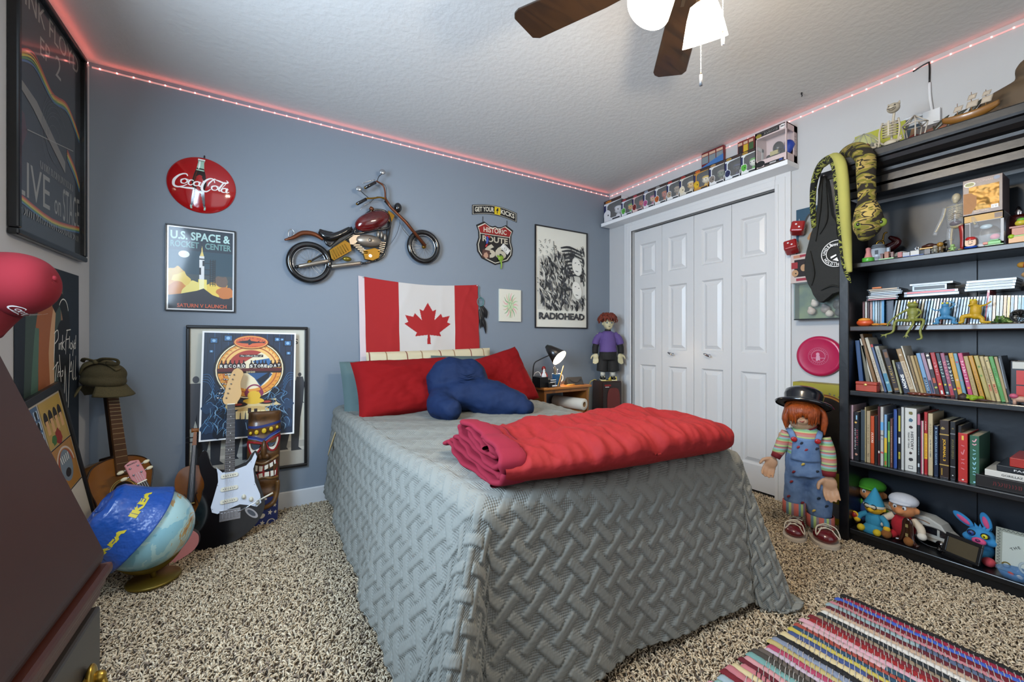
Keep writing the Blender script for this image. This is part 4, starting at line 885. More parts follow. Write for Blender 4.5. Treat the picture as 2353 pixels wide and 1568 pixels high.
# ---- left wall posters
t,a = framed('framed_poster','large black framed band poster reading LIVE ON STAGE on the left wall','poster',leftM(2.386,1.90,.001),.615,.975,.024,'#0c0d0e',.03,'#23282c',gloss=1.0,rough=.2)
lg,wl = pm('#8c8a82',1),pm('#b5b2a8',1)
a.text('PINK FLOYD',-.26,.375,.26,.452,lg,-.0);a.text('EP',-.10,.26,-.02,.33,lg);a.text('2',.03,.25,.08,.34,lg);a.text('LIVE',-.27,-.33,-.02,-.20,lg,.0);a.text('on',.02,-.33,.08,-.27,lg);a.text('STAGE',.10,-.34,.27,-.20,lg);a.text('~22',-.10,-.185,.20,-.155,lg,.01)
for k,c in enumerate(('#a33427','#c07a2c','#b9a83a','#4a7c4c','#3a5e86')):a.stroke([(-.27,.17 - k * .008),(-.15,.23 - k * .012),(.0,.16 - k * .008),(.14,.18 - k * .008),(.27,.10 - k * .008)],.008,pm(c,1),6);a.stroke([(.14,-.02 - k * .010),(.22,-.07 - k * .010),(.27,-.13 - k * .008)],.010,pm(c,1),4);a.stroke([(-.27,-.33 - k * .006),(.0,-.36 - k * .006),(.27,-.33 - k * .006)],.006,pm(c,1),4)
a.poly([(-.27,.09),(-.13,.06),(.12,-.08),(.12,-.13),(-.16,.02),(-.27,.06)],pm('#77736b',1));a.poly([(-.27,-.02),(-.22,-.03),(-.20,-.09),(-.23,-.15),(-.27,-.17)],pm('#3d1018',1))
for k in range(7):a.ring(.02 + .01 * k,-.02 + .02 * (k % 3),.05 + .02 * k,.0515 + .02 * k,pm('#4b5054',1),.3 * k,.3 * k + 3.2)
a.text('~31',-.26,-.40,.26,-.375,lg);a.stroke([(-.2,-.08),(.2,-.0)],.004,lg,0);a.build('poster_print',t)
# large unframed dark poster, paint streaks and hand lettering
M = leftM(2.40,.89,.004);t = thing('wall_poster','tall dark poster with orange streaks and handwritten white lettering on the left wall','poster',M=M)
b = MB();b.box((0,0,0),(.55,.91,.002),mt('#16202a',.6));b.build('sheet',t)
a = MB();a.z = .0012;a.poly([(-.20,.36),(-.05,.42),(.10,.40),(.14,.2),(.10,0),(.12,-.3),(-.15,-.42),(-.22,-.1)],mt('#3a4a44',.6));a.stroke([(-.02,.34),(-.06,.2),(-.05,.0),(-.08,-.3)],[.10,.14,.12,.10],mt('#9a5a34',.6),6);a.stroke([(.03,.30),(.0,.1),(.02,-.2)],[.02,.05,.02],mt('#c49a72',.6),6);a.stroke([(.09,.36),(.11,.2),(.13,.05)],[.02,.04,.01],mt('#8a6a50',.6),6)
a.stroke([(.02,.28),(.08,.33),(.14,.24),(.15,.08)],[.04,.06,.07,.05],mt('#0d1012',.6),6);a.stroke([(-.12,.2),(-.14,-.1),(-.10,-.4)],[.03,.06,.03],mt('#4d6b5c',.6),6);a.disc(.10,.10,.07,mt('#0b0d0f',.6),.14)
wr = mt('#d8d6cc',.6)
def hand(pts,w=.0035):a.stroke([(x * .001,y * .001) for x,y in pts],[w * .6,w * 1.3,w * .5] if len(pts) == 3 else w,wr,4)
for P_ in (((30,190),(24,110),(20,60)),((22,180),(55,195),(60,160),(25,135)),((68,140),(66,112)),((78,140),(76,112)),((78,132),(92,142),(90,110)),((102,175),(98,110)),((122,150),(100,132),(124,108)),((150,200),(135,150),(132,90)),((140,195),(185,200)),((138,155),(165,158)),((172,170),(168,115)),((185,140),(178,120),(192,112),(200,130),(186,142)),((205,150),(212,115),(228,155)),((212,115),(206,80)),((240,175),(236,115)),((238,140),(222,132),(226,112),(238,118)),
          ((10,30),(60,60)),((48,60),(30,-20)),((62,45),(55,-5)),((80,30),(74,-5)),((60,15),(78,18)),((92,15),(104,20),(100,0),(92,-5)),((70,90),(110,-160),(125,40),(150,-185),(175,90)),((165,-10),(190,55),(200,-25)),((172,10),(200,12)),((214,60),(208,-25),(225,-20)),((238,80),(232,-25),(250,-20))):
    hand(P_,.0045)
a.ring(.11,.27,.045,.049,wr,.2,2.6,e=1.3);a.build('poster_print',t)
# leaning frame of record sleeves
T1 = Vector((-.745,onx(133,877,-.745).y,0));T1 = onx(133,877,-.745);B1 = onx(224,1213,-.655)
up_ = (T1 - B1);hh_ = up_.length;up_.normalize();rt = (Y3 - up_ * up_.dot(Y3)).normalized();nz_ = rt.cross(up_)
Mf = basis(B1,rt,up_,nz_);
k_ = (B1.z - .02) / up_.z;Wf,Hf = .46,hh_ + k_
t = thing('picture_frame','long black frame of record sleeve prints leaning on the left wall behind the desk','picture',M=basis(B1 - up_ * k_ - rt * Wf / 2,rt,up_,nz_))
b = MB();fk = mt('#121314',.35)
for x0,y0,x1,y1_ in ((-Wf / 2,0,-Wf / 2 + .02,Hf),(Wf / 2 - .02,0,Wf / 2,Hf),(-Wf / 2,0,Wf / 2,.02),(-Wf / 2,Hf - .03,Wf / 2,Hf)):b.box(((x0 + x1) / 2,(y0 + y1_) / 2,0),(x1 - x0,y1_ - y0,.02),fk)
b.build('frame',t,bevel=.003)
a = MB();a.z = .001;a.rect(-Wf / 2 + .01,.01,Wf / 2 - .01,Hf - .02,mt('#b9ae9a',.4,coat=.4));y = Hf - .04;cw = .19
for i,(cL,cR) in enumerate((('#3f5a78','#b08f3c'),('#c8beb0','#a8742c'),('#b8b09c','#cfc8b6'),('#b4a890','#c9bfa8'))):
    for s_,c in ((0,cL),(1,cR)):
        x0 = Wf / 2 - .025 - (2 - s_) * cw + .005;a.rect(x0,y - cw + .006,x0 + cw - .008,y,mt(c,.4,coat=.4))
        if i == 0 and s_ == 0:
            for r in range(4):
                for q_ in range(4):xx,yy = x0 + .02 + q_ * .042,y - .028 - r * .042;a.rect(xx,yy - .02,xx + .03,yy + .012,mt('#a9bccb',.5));a.disc(xx + .015,yy,.009,mt('#15181c',.5),.012);a.rect(xx + .008,yy - .02,xx + .022,yy - .008,mt('#15181c',.5))
        if i == 0 and s_ == 1:
            for q_ in range(4):a.disc(x0 + .03 + q_ * .04,y - .07,.017,mt('#1c1512',.5),.03);a.rect(x0 + .02 + q_ * .04,y - .13,x0 + .042 + q_ * .04,y - .075,mt('#c79a6a',.5))
            a.poly(blobpts(x0 + .09,y - .155,.03,seed=4),mt('#8a2d22',.5));a.poly(blobpts(x0 + .05,y - .16,.02,seed=5),mt('#3f6a34',.5))
        if i == 1 and s_ == 1:a.ring(x0 + .09,y - .09,.07,.078,mt('#c9b6a8',.5),0,PI);a.ring(x0 + .09,y - .09,.055,.066,mt('#9c4a34',.5),0,PI);a.disc(x0 + .09,y - .09,.052,mt('#6f7c84',.5),.065);a.disc(x0 + .09,y - .12,.024,mt('#22201f',.5),.018);[a.stroke([(x0 + .06 + .015 * g,y - .075),(x0 + .055 + .017 * g,y - .045)],.006,mt('#dcd8cc',.5),0) for g in range(5)]
        if i == 3 and s_ == 1:[a.stroke([(x0 + .02 + .03 * g,y - .03),(x0 + .05 + .03 * g,y - .15)],.010,mt('#7d3a2c',.5),0) for g in range(4)]
    y -= cw
    a.rect(-Wf / 2 + .02,y - .001,Wf / 2 - .022,y + .004,mt('#1c1814',.5))
a.build('sleeve_prints',t)
# black folded stand beside the desk foot
# ---- red cap on a black peg
cp = Vector((-.685,1.88,1.225));t = thing('baseball_cap','red baseball cap with white script hanging on the left wall','cap',cp);cm = mt('#780a1a',.9,bump=(300,.12));cb = mt('#6a0816',.9,bump=(300,.12))
cz_ = Vector((.10,-.38,-.92)).normalized();cy_v = Vector((.80,-.30,-.20));cy_v = (cy_v - cz_ * cy_v.dot(cz_)).normalized();Mc = basis(Vector(),cy_v.cross(cz_),cy_v,cz_)
def crown(u,v):
    a_,e_ = 2 * PI * u,v * PI / 2;r = .098 * math.cos(e_) ** .75 * (1 + .06 * math.sin(a_));return (r * math.cos(a_) * 1.0,.108 * math.sin(e_) ** 1.05 - .015 + .02 * math.sin(a_) * 0,r * 1.02 * math.sin(a_))
b = MB(Mc @ TR(rz=.0));b.grid(crown,40,18,cm,closeu=True);b.ell((0,.094,0),(.008,.005,.008),cm);b.build('crown',t,solid=.003)
b = MB(Mc)
def brim(u,v):
    a_ = -1.2 + 2.4 * u;k_ = math.cos(a_ * 1.05);return (math.sin(a_) * .098,-.012 - .035 * v * (1 + .5 * math.sin(a_) ** 2) - .018 * math.sin(a_) ** 2 * v,math.cos(a_) * .098 + .078 * v * max(0,k_) ** .8)
b.grid(brim,30,8,cb);b.build('brim',t,solid=.004)
b = MB(Mc)
soda_script(b,wh,.38,.01,.022,.10);b.v = [tuple(Mc @ Vector((p.x,p.y,math.sqrt(max(.0001,.0106 - p.x ** 2)) * 1.02 * (1 if p.y < .05 else .9) + .004))) for p in [Mc.inverted() @ Vector(v) for v in b.v]];b.build('script_lettering',t)
Pk = onx(2,652,XL + .055);b = MB();b.ell((0,0,0),.017,BLACK);b.cyl((0,0,0),(-.055,0,0),.006,BLACK);o = b.build('coat_peg');o.location = Pk;tag(o,'round black coat peg at the far left edge beside the red cap','hook')
# ---- guitars
def halfbody(sc,P):L_ = [(x * sc,y * sc) for x,y in P];pts = [(x,y,0) for x,y in L_] + [(-x,y,0) for x,y in reversed(L_[1:-1])];return [(p.x,p.y) for p in cr_spline(pts,6,True)]
AG = [(0,0),(.09,.006),(.155,.045),(.188,.12),(.170,.19),(.132,.245),(.118,.29),(.134,.35),(.142,.40),(.118,.455),(.06,.482),(0,.486)]
def inst_basis(P0,P1,face):
    up = (P1 - P0).normalized();z = (face - up * up.dot(face)).normalized();x = up.cross(z);return basis(P0,x,up,z)
P0 = Vector((-.545,2.50,.015));P1 = ony(251,878,2.70)
M = inst_basis(P0,P1,Vector((.80,-.62,.1)));t = thing('acoustic_guitar','worn amber acoustic guitar leaning in the corner with a tweed cap on its head','guitar',M=M)
top_ = mt('#8f5a1c',.3,coat=.6,var=(3,'#6f3f12'));sd = mt('#6b4718',.35,coat=.5,var=(5,'#4c2f10'));GY = .05
ol = halfbody(1,AG);b = MB();b.prism(ol,-.10,-.003,sd,smooth=True);b.build('body',t)
b = MB();b.prism(ol,-.003,.001,top_);b.z = .0013;n_ = len(ol);b.ring(0,.32,.052,.062,mt('#c9a95a',.4));b.ring(0,.32,.055,.058,mt('#1c120a',.4));b.disc(0,.32,.048,mt('#120b06',.9));b.build('soundboard',t)
b = MB();b.tube([(x,y,.001) for x,y in ol],.003,mt('#2c1a0c',.4),6,closed=True);b.build('binding',t)
b = MB();b.box((0,.15,.006),(.15,.022,.010),mt('#2a150a',.4));b.build('bridge',t,bevel=.003)
Ln = (P1 - P0).length
b = MB();b.prism([(-.028,.40),(.028,.40),(.023,Ln - .02),(-.023,Ln - .02)],.002,.012,mt('#3b2312',.45,var=(8,'#5a3a1c')));nk = b.build('fretboard',t,bevel=.002)
b = MB();[b.box((0,.42 + .45 * (1 - .944 ** k) * 1.35,.0125),(.05,.0016,.002),mt('#c9b88a',.3,.6)) for k in range(16)];b.build('frets',nk)
b = MB();b.prism([(-.026,.44),(.026,.44),(.021,Ln),(-.021,Ln)],-.018,.002,mt('#20130a',.35));b.prism([(-.03,.40),(.03,.40),(.028,.50),(-.028,.50)],-.08,.002,mt('#20130a',.35));b.build('neck',t,bevel=.006)
b = MB();b.prism([(-.023,Ln - .02),(.023,Ln - .02),(.030,Ln + .02),(.028,Ln + .05),(-.028,Ln + .05),(-.030,Ln + .02)],-.016,.002,mt('#2a180c',.35));b.build('headstock',t,bevel=.003)
# deerstalker cap
cp = P1 + Vector((-.015,-.02,.01));t = thing('tweed_cap','olive tweed deerstalker cap with a bow hung on the acoustic guitar head','cap',M=TR(*cp,s=.86));tw = mt('#4c4328',.9,bump=(420,.5),var=(300,'#37311c'));tw2 = mt('#584e30',.9,bump=(420,.5),var=(300,'#3f3820'))
b = MB(TR(rz=-.5,ry=.12))
b.ell((0,0,.035),(.100,.088,.070),tw,nu=24,nv=14);b.ell((.01,-.01,.0),(.104,.09,.045),tw);b.build('crown',t,remesh=.006,smooth=5)
for s_,nm in ((1,'front_brim'),(-1,'back_brim')):
    b = MB(TR(rz=-.62 if s_ > 0 else 2.7,ry=.1))
    def br_(u,v):a_ = -1.05 + 2.1 * u;r = .092 + .058 * v * math.cos(a_ * .9);return (math.cos(a_) * r,math.sin(a_) * r * .95,-.018 - .055 * v + .0 * u)
    b.grid(br_,20,6,tw2);b.build(nm,t,solid=.006)
b = MB(TR(rz=-.5));b.tube([(-.07,-.055,.045),(-.03,-.075,.09),(.02,-.05,.112),(.06,-.03,.10),(.10,-.02,.06)],[.018,.022,.018,.022,.016],tw2,10,5,flat=.35);b.build('ear_flap',t)
b = MB(TR(rz=-.5));b.tube([(.02,-.06,.108),(.07,-.075,.125),(.115,-.05,.118),(.115,-.045,.095),(.06,-.05,.10)],.010,tw,8,5,flat=.4);b.tube([(.02,-.06,.108),(-.02,-.08,.125),(-.05,-.065,.11)],.010,tw,8,5,flat=.4);b.ell((.02,-.065,.108),.013,tw2);b.build('bow',t)
# ---- pink ukulele
P0 = Vector((-.350,2.41,.02));P1 = ony(302,1064,2.46);M = inst_basis(P0,P1,Vector((.30,-.92,.35)));t = thing('ukulele','pink ukulele leaning on the acoustic guitar behind the globe','ukulele',M=M);pk = mt('#c47a7c',.35,coat=.4);Ln = (P1 - P0).length
ol = halfbody(.44,AG);b = MB();b.prism(ol,-.055,0,pk,smooth=True);b.build('body',t,bevel=.003);
b = MB();b.prism([(-.018,.16),(.018,.16),(.016,Ln - .09),(-.016,Ln - .09)],-.014,.002,pk);b.prism([(-.018,Ln - .095),(.018,Ln - .095),(.028,Ln - .07),(.026,Ln + .0),(.0,Ln + .01),(-.026,Ln),(-.028,Ln - .07)],-.010,.003,pk);nk = b.build('neck',t,bevel=.003)
b = MB();b.prism([(-.017,.14),(.017,.14),(.0155,Ln - .10),(-.0155,Ln - .10)],.002,.006,mt('#1b1512',.4));[b.box((0,.16 + k * .022,.0065),(.032,.0015,.001),mt('#b8b8b8',.3,.8)) for k in range(int((Ln - .27) / .022))];b.box((0,Ln - .098,.006),(.035,.005,.006),mt('#e9e2cf',.4));b.build('fretboard',t)
for x in (-.0075,-.0025,.0025,.0075):b = MB();b.cyl((x,.08,.009),(x * 1.6,Ln - .05,.006),.0006,mt('#d8d8d8',.4),4);b.build('string',t)
for s_ in (-1,1):
    for yy in (Ln - .055,Ln - .022):b = MB();b.cyl((s_ * .026,yy,-.004),(s_ * .036,yy,-.004),.003,CHROME,8);b.ell((s_ * .046,yy,-.004),(.013,.008,.005),mt('#d9cfae',.4));b.cyl((s_ * .014,yy,.003),(s_ * .014,yy,.008),.004,CHROME,8);b.build('tuning_peg',t)
b = MB();b.z = .0035;b.text('MAHALO',-.018,Ln - .008,.018,Ln - .001,BLACK,.03);b.build('lettering',nk)
# ---- globe with a blue bucket hat
G = Vector((-.445,2.25,.243));Rg = .158;t = thing('globe','blue world globe on an olive metal stand beside the desk','globe',(-.425,2.25,.014))
L0 = G - Vector((-.425,2.25,.014))
gm = ramp_mat('noise',4.2,[(0,'#6fa8bc'),(.40,'#88bccb'),(.47,'#a9cfd2'),(.52,'#b8a070'),(.54,'#a9cfd2'),(.56,'#c0a06a'),(.59,'#a06a4a'),(.62,'#8fae7a'),(.66,'#7b4a50')],.3,(1,1,1.3),.6,5,coat=.6,const=True)
b = MB(TR(*L0,.3,.35,0));b.ell((0,0,0),Rg,gm,nu=48,nv=30);b.build('ball',t)
ov = mt('#6e5c1e',.38,.6);b = MB();pl = [L0 + Vector((math.cos(a) * (Rg + .014) * .75 - 0,-.02 - abs(math.cos(a)) * .0,math.sin(a) * (Rg + .014))) for a in [PI * 1.02 + i * PI * .92 / 20 for i in range(21)]]
b.tube(pl,.012,ov,8,flat=.35,up=(0,1,0));b.build('meridian_arc',t)
b = MB();b.lathe([(0,0.02),(.088,.018),(.092,.012),(.088,.006),(0,.006)],ov,40);b.cyl((0,0,.015),(L0.x * .4,0,L0.z - Rg - .004),.010,ov,12);b.build('base',t)
hb = mt('#174a9c',.32,coat=.35,bump=(14,.8,3));ax_ = Vector((-.74,-.14,.56)).normalized()
t = thing('bucket_hat','crinkled blue bucket hat with yellow capital letters on top of the globe','hat',M=TR(*(G + ax_ * .065),s=.88))
xh = Vector((.80,-.25,0.35));xh = (xh - ax_ * xh.dot(ax_)).normalized();Mh = basis(Vector(),xh,ax_.cross(xh),ax_)
def hat(u,v):
    a_ = 2 * PI * u
    for k,(v0,r,z) in enumerate(HP):
        if v <= HP[k + 1][0]:f_ = (v - v0) / (HP[k + 1][0] - v0);r = r + (HP[k + 1][1] - r) * f_;z = z + (HP[k + 1][2] - z) * f_;break
    cr = max(0,v - .5) * 2;w_ = mnoise.noise(Vector((math.cos(a_) * 2,math.sin(a_) * 2,v * 5))) * .035 * cr;z += w_ * 1.0 + .004 * math.sin(3 * a_) * (1 - v)
    r *= 1 + .25 * w_ * 5 * cr;return (r * math.cos(a_),r * math.sin(a_),z)
HP = [(0,.196,-.055),(.22,.168,.01),(.30,.160,.03),(.45,.150,.075),(.62,.138,.125),(.74,.118,.142),(.88,.06,.138),(1.001,.001,.135)]
b = MB(Mh);b.grid(hat,72,40,hb,closeu=True);b.build('hat_shell',t,solid=.003)
yl = mt('#c9b92e',.5)
for i_,s0 in enumerate((-1.38,-.22)):
    bb = MB();bb.text('IKEA',-.07,0,.07,.030,yl,.06)
    for (x,y,z) in bb.v:pass
    V_ = []
    for x,y,z in bb.v:an = s0 + x / .162;r = .1655 - y * .33;V_.append((r * math.cos(an),r * math.sin(an),.024 + y * 1.0))
    b = MB(Mh);b.add(V_,bb.f,yl);b.build('lettering',t)
# ---- violin
P0 = Vector((-.372,2.685,.012));P1 = ony(449,984,2.765);M = inst_basis(P0,P1,Vector((.15,-.97,.15))) @ Matrix.Diagonal((.80,1,1,1));Ln = (P1 - P0).length
t = thing('violin','amber violin standing against the big frame left of the electric guitar','violin',M=M);vm = mt('#96561a',.25,coat=.8,var=(4,'#6b3510'));ol = halfbody(.74,[(0,0),(.08,.006),(.135,.05),(.142,.12),(.118,.17),(.085,.20),(.078,.25),(.085,.30),(.112,.33),(.118,.40),(.09,.455),(.04,.478),(0,.482)])
b = MB();b.prism(ol,-.035,0,vm,smooth=True);b.build('body',t,bevel=.004);b = MB();b.z = .0006
for s_ in (-1,1):b.stroke([(s_ * .036,.21),(s_ * .026,.205),(s_ * .030,.185),(s_ * .044,.155),(s_ * .048,.135),(s_ * .038,.130)],[.005,.002,.004,.004,.002,.005],mt('#1a0d06',.5),6)
b.build('sound_hole',t)
ebn = mt('#1c2226',.3,coat=.3);b = MB();b.prism([(-.021,.17),(.021,.17),(.012,Ln - .09),(-.012,Ln - .09)],.016,.024,ebn);b.build('fingerboard',t,bevel=.003)
b = MB();b.prism([(-.012,.34),(.012,.34),(.010,Ln - .09),(-.010,Ln - .09)],0,.016,vm);b.prism([(-.012,Ln - .095),(.012,Ln - .095),(.008,Ln - .02),(-.008,Ln - .02)],-.005,.016,vm);b.lathe([(0,-.022),(.014,-.02),(.010,-.01),(.012,0),(.010,.01),(.014,.02),(0,.022)],vm,16,M=TR(0,Ln - .012,.004) @ TR(ry=PI / 2));b.build('neck_and_scroll',t)
for s_,yy in ((-1,Ln - .075),(1,Ln - .065),(-1,Ln - .05),(1,Ln - .04)):b = MB();b.cyl((0,yy,.008),(s_ * .032,yy,.008),.003,BLACK,8);b.ell((s_ * .038,yy,.008),(.010,.004,.009),BLACK);b.build('tuning_peg',t)
b = MB();b.prism([(-.02,.05),(.02,.05),(.012,.15),(-.012,.15)],.014,.02,ebn);b.box((0,.165,.012),(.045,.004,.026),mt('#c9a35a',.4));b.build('tailpiece',t)
for x in (-.007,-.0024,.0024,.007):b = MB();b.cyl((x,.14,.026),(x * .7,Ln - .09,.025),.0005,CHROME,4);b.build('string',t)
# ---- black electric guitar
P0 = Vector((-.183,2.46,.012));P1 = ony(533,862,2.70);M = inst_basis(P0,P1,Vector((.02,-.97,.2))) @ Matrix.Diagonal((.80,1,1,1));Ln = (P1 - P0).length
t = thing('electric_guitar','glossy black electric guitar with white pickguard and maple headstock leaning on the frame','guitar',M=M)
k_ = .000566 * 1.03;cvt = lambda L_,x0=1500:[((x - x0) * k_,(932 - y) * k_) for x,y in L_]
ST = [(1250,118),(1218,180),(1235,290),(1275,400),(1250,520),(1185,670),(1160,820),(1250,922),(1450,935),(1650,880),(1790,770),(1838,640),(1790,480),(1735,330),(1765,215),(1745,168),(1705,190),(1660,250),(1560,285),(1500,292),(1440,300),(1350,270),(1310,190),(1285,125)]
ol = [(p.x,p.y) for p in cr_spline([(x,y,0) for x,y in cvt(ST)],5,True)]
bg = mt('#08080a',.08,coat=1);b = MB();b.prism(ol,-.04,0,bg,smooth=True);b.build('body',t,bevel=.009,seg=4,ang=.9)
PG = [(1378,272),(1435,325),(1560,312),(1655,290),(1705,245),(1738,185),(1758,225),(1722,330),(1740,450),(1790,560),(1802,635),(1760,665),(1690,640),(1600,618),(1500,640),(1400,665),(1352,645),(1340,600),(1370,500),(1398,400),(1392,330)]
b = MB();b.prism(cvt(PG),0,.0022,mt('#c9d0dc',.25,coat=.4));pgd = b.build('pickguard',t)
b = MB();[b.cyl((x,y,.002),(x,y,.0032),.0018,BLACK,8) for x,y in cvt([(1388,285),(1700,265),(1735,470),(1790,600),(1750,655),(1355,620),(1395,430)])];b.build('screw',pgd)
for yy in (358,468,572):
    (x,y),= cvt([(1500,yy)]);b = MB(TR(x,y,0,rz=.04));b.prism(rrect(-.047,-.010,.047,.010,.0098,6),.002,.008,mt('#d9d5c2',.35));p_ = b.build('pickup',t,bevel=.002);b = MB(TR(x,y,0,rz=.04));[b.cyl((-.03 + .012 * g,0,.008),(-.03 + .012 * g,0,.009),.0026,CHROME,10) for g in range(6)];b.build('pole_pieces',p_)
for c in ((1635,560),(1705,592),(1765,628)):(x,y),= cvt([c]);b = MB(TR(x,y,.002));b.lathe([(.013,0),(.012,.003),(.0095,.006),(.0085,.014),(0,.015)],mt('#d9d5c2',.35),20);b.build('control_knob',t)
(x0,y0),= cvt([(1418,735)]);(x1,y1_),= cvt([(1608,645)]);b = MB();b.box(((x0 + x1) / 2,(y0 + y1_) / 2,.004),(x1 - x0,y1_ - y0,.006),CHROME);[b.box((x0 + .012 + g * (x1 - x0 - .024) / 5,(y0 + y1_) / 2,.009),(.012,.030,.006),CHROME) for g in range(6)];b.build('bridge',t,bevel=.001)
(x,y),= cvt([(1710,708)]);b = MB(TR(x,y,0,rz=-.65));b.prism([(p[0],p[1]) for p in superq(.043,.017,1)],0,.002,CHROME);b.prism([(p[0],p[1]) for p in superq(.028,.010,1)],.002,.0035,mt('#5b6068',.3,.9));b.build('jack_plate',t)
b = MB();P_ = [(*cvt([c])[0],z) for c,z in (((1590,680),.010),((1640,660),.030),((1780,610),.034))];b.tube(P_,.0026,CHROME,8,4);(x,y),= cvt([(1915,566)]);b.tube([P_[-1],(x,y,.036)],[.0035,.005],mt('#dcd6c4',.4),10);b.build('tremolo_arm',t)
yn = Ln * .812;nb = cvt([(1500,325)])[0][1]
b = MB();b.prism([(-.028,nb),(.028,nb),(.0215,yn),(-.0215,yn)],.001,.008,mt('#3a322c',.5,var=(10,'#2a221d')));fb = b.build('fretboard',t,bevel=.002)
b = MB();Ls = (yn - nb) / (1 - .9439 ** 21.5)
for f_ in range(1,22):yy = yn - Ls * (1 - .9439 ** f_);b.box((0,yy,.0085),(.043 + .012 * (yn - yy) / (yn - nb),.0014,.0016),CHROME)
b.build('frets',fb)
b = MB()
for f_ in (3,5,7,9,12,15,17,19,21):
    yy = yn - Ls * (1 - .9439 ** (f_ - .5))
    for x in ((-.008,.008) if f_ == 12 else (0,)):b.cyl((x,yy,.008),(x,yy,.0086),.0026,mt('#e8e4d6',.4),10)
b.build('fret_dots',fb)
b = MB();b.prism([(-.027,nb),(.027,nb),(.021,yn),(-.021,yn)],-.014,.001,mt('#b98a4e',.35,coat=.4));b.build('neck',t,bevel=.006)
HS = [(450,950),(416,902),(428,850),(455,740),(490,655),(520,600),(560,583),(605,600),(628,640),(612,690),(598,735),(602,790),(612,835),(600,885),(570,930),(558,950)]
b = MB();b.prism([(p.x,p.y) for p in cr_spline([((x - 505) * .00054,(950 - y) * .00054 + yn,0) for x,y in HS],3,True)],-.006,.006,mt('#c9a063',.35,coat=.4));hs = b.build('headstock',t,bevel=.003)
for g in range(6):x,y = 455 + g * 15,885 - g * 47;xx,yy = (x - 505) * .00054,(950 - y) * .00054 + yn;b = MB();b.cyl((xx,yy,.006),(xx,yy,.013),.0042,CHROME,12);b.cyl((xx - .02,yy,-.002),(xx - .045,yy + .004,-.002),.003,CHROME,8);b.ell((xx - .048,yy + .004,-.002),(.008,.006,.005),CHROME);b.build('tuning_peg',t)
b = MB();b.box((0,yn + .001,.008),(.043,.004,.005),mt('#e8e2cf',.4));b.build('nut',t)
for g in range(6):x = -.0175 + g * .007;b = MB();b.cyl((x * 1.35,cvt([(1500,690)])[0][1],.013),(x,yn,.0095),.0004 + .00012 * (5 - g),CHROME,4);b.build('string',t)
# ---- carved tiki mask
M = basis(Vector((-.045,2.665,.0)),X3,(Z3 + Y3 * .06).normalized(),(-Y3 + Z3 * .06).normalized()) @ TR(rz=-.03) @ Matrix.Diagonal((.79,1,1,1));t = thing('tiki_mask','tall carved wooden tiki mask with bared teeth and starry blue shorts beside the guitar','carving',M=M)
K = .00043;T2 = lambda L_:[((x - 425) * K,(1485 - y) * K) for x,y in L_]
wd1 = wood('#5a3a1a','#33200e',4,.4,'z',.3);wd2 = wood('#6b4a20','#4a3014',4,.4,'z',.3)
def fz(x):return .050 * (1 - min(1,abs(x / .104)) ** 3.2) ** .45 - .01
b = MB();n_ = 24
b.grid(lambda u,v:((-.101 + .202 * u),.155 + v * .475,fz(-.101 + .202 * u) + .004 * math.sin(v * 40)),30,60,wd1);b.box((0,.395,-.012),(.2,.475,.012),wd1);b.build('trunk',t)
def onto(bb,dz=0,s=1):bb.v = [(x,y,z * s + fz(x) + dz) for x,y,z in bb.v]
blu,rdm,whm,yel,dkm = mt('#22306e',.45),mt('#8c1a1e',.4),mt('#d9d2c2',.4),mt('#c8a61e',.4),mt('#0f0c0a',.6)
b = MB();b.stroke(T2([(198,205),(310,208),(420,195),(530,175),(655,150)]),.013,blu,8);b.stroke(T2([(198,335),(300,345),(420,375),(520,320),(655,265)]),.016,blu,8);b.stroke(T2([(198,350),(300,362),(420,392),(520,335),(655,282)]),.004,mt('#5d6fae',.4),8);onto(b,.003,6);b.build('headband',t,solid=.004)
for x,y,r in ((232,282,.009),(315,272,.013),(420,258,.015),(520,240,.013),(605,222,.009)):(xx,yy),= T2([(x,y)]);b = MB(TR(xx,yy,fz(xx)));b.lathe([(r,0),(r * .95,.006),(r * .6,.008),(0,.008)],yel,20);b.build('headband_stud',t)
def eye(nm,outer,lidw,pup):
    b = MB();b.stroke(T2(outer),.010,rdm,5,closed=False);onto(b,.006,4);e_ = b.build('eye',t,solid=.005);b = MB();b.stroke(T2(lidw),[.004,.016,.018,.014,.004],whm,6);onto(b,.005,4);b.build('eye_white',e_,solid=.004);b = MB();b.poly(T2(pup),mt('#2e3a48',.2,coat=.8));onto(b,.003,3);b.build('pupil',e_)
eye('l',[(200,390),(400,420),(375,480),(310,550),(250,540),(205,440),(200,390)],[(225,415),(240,490),(290,520),(345,500),(370,480)],[(245,410),(375,440),(350,490),(290,495),(255,460)])
eye('r',[(455,410),(635,325),(630,430),(580,510),(520,510),(475,460),(455,410)],[(480,470),(530,490),(580,480),(610,430),(620,355)],[(475,415),(600,360),(585,430),(540,465),(495,460)])
b = MB();b.ell((-.0,(1485 - 500) * K,.045),(.020,.055,.028),wd1);b.ell((-.022,(1485 - 590) * K,.045),(.018,.018,.018),wd1);b.ell((.022,(1485 - 590) * K,.045),(.018,.018,.018),wd1);b.build('nose',t,remesh=.004,smooth=6)
b = MB();b.tube([(x,y,fz(x) + .006) for x,y in T2([(230,600),(300,650),(420,680),(540,640),(640,600)])],.009,wd2,8,6);b.tube([(x,y,fz(x) + .004) for x,y in T2([(240,910),(330,890),(430,860),(540,880),(640,880)])],.008,wd2,8,6);b.build('lips',t)
b = MB();b.poly(T2([(255,690),(420,705),(600,640),(630,700),(628,860),(600,875),(430,855),(300,895),(265,915)]),rdm);b.poly(T2([(290,775),(420,778),(565,730),(570,780),(430,795),(300,808)]),dkm);onto(b,.004,2);b.build('mouth',t)
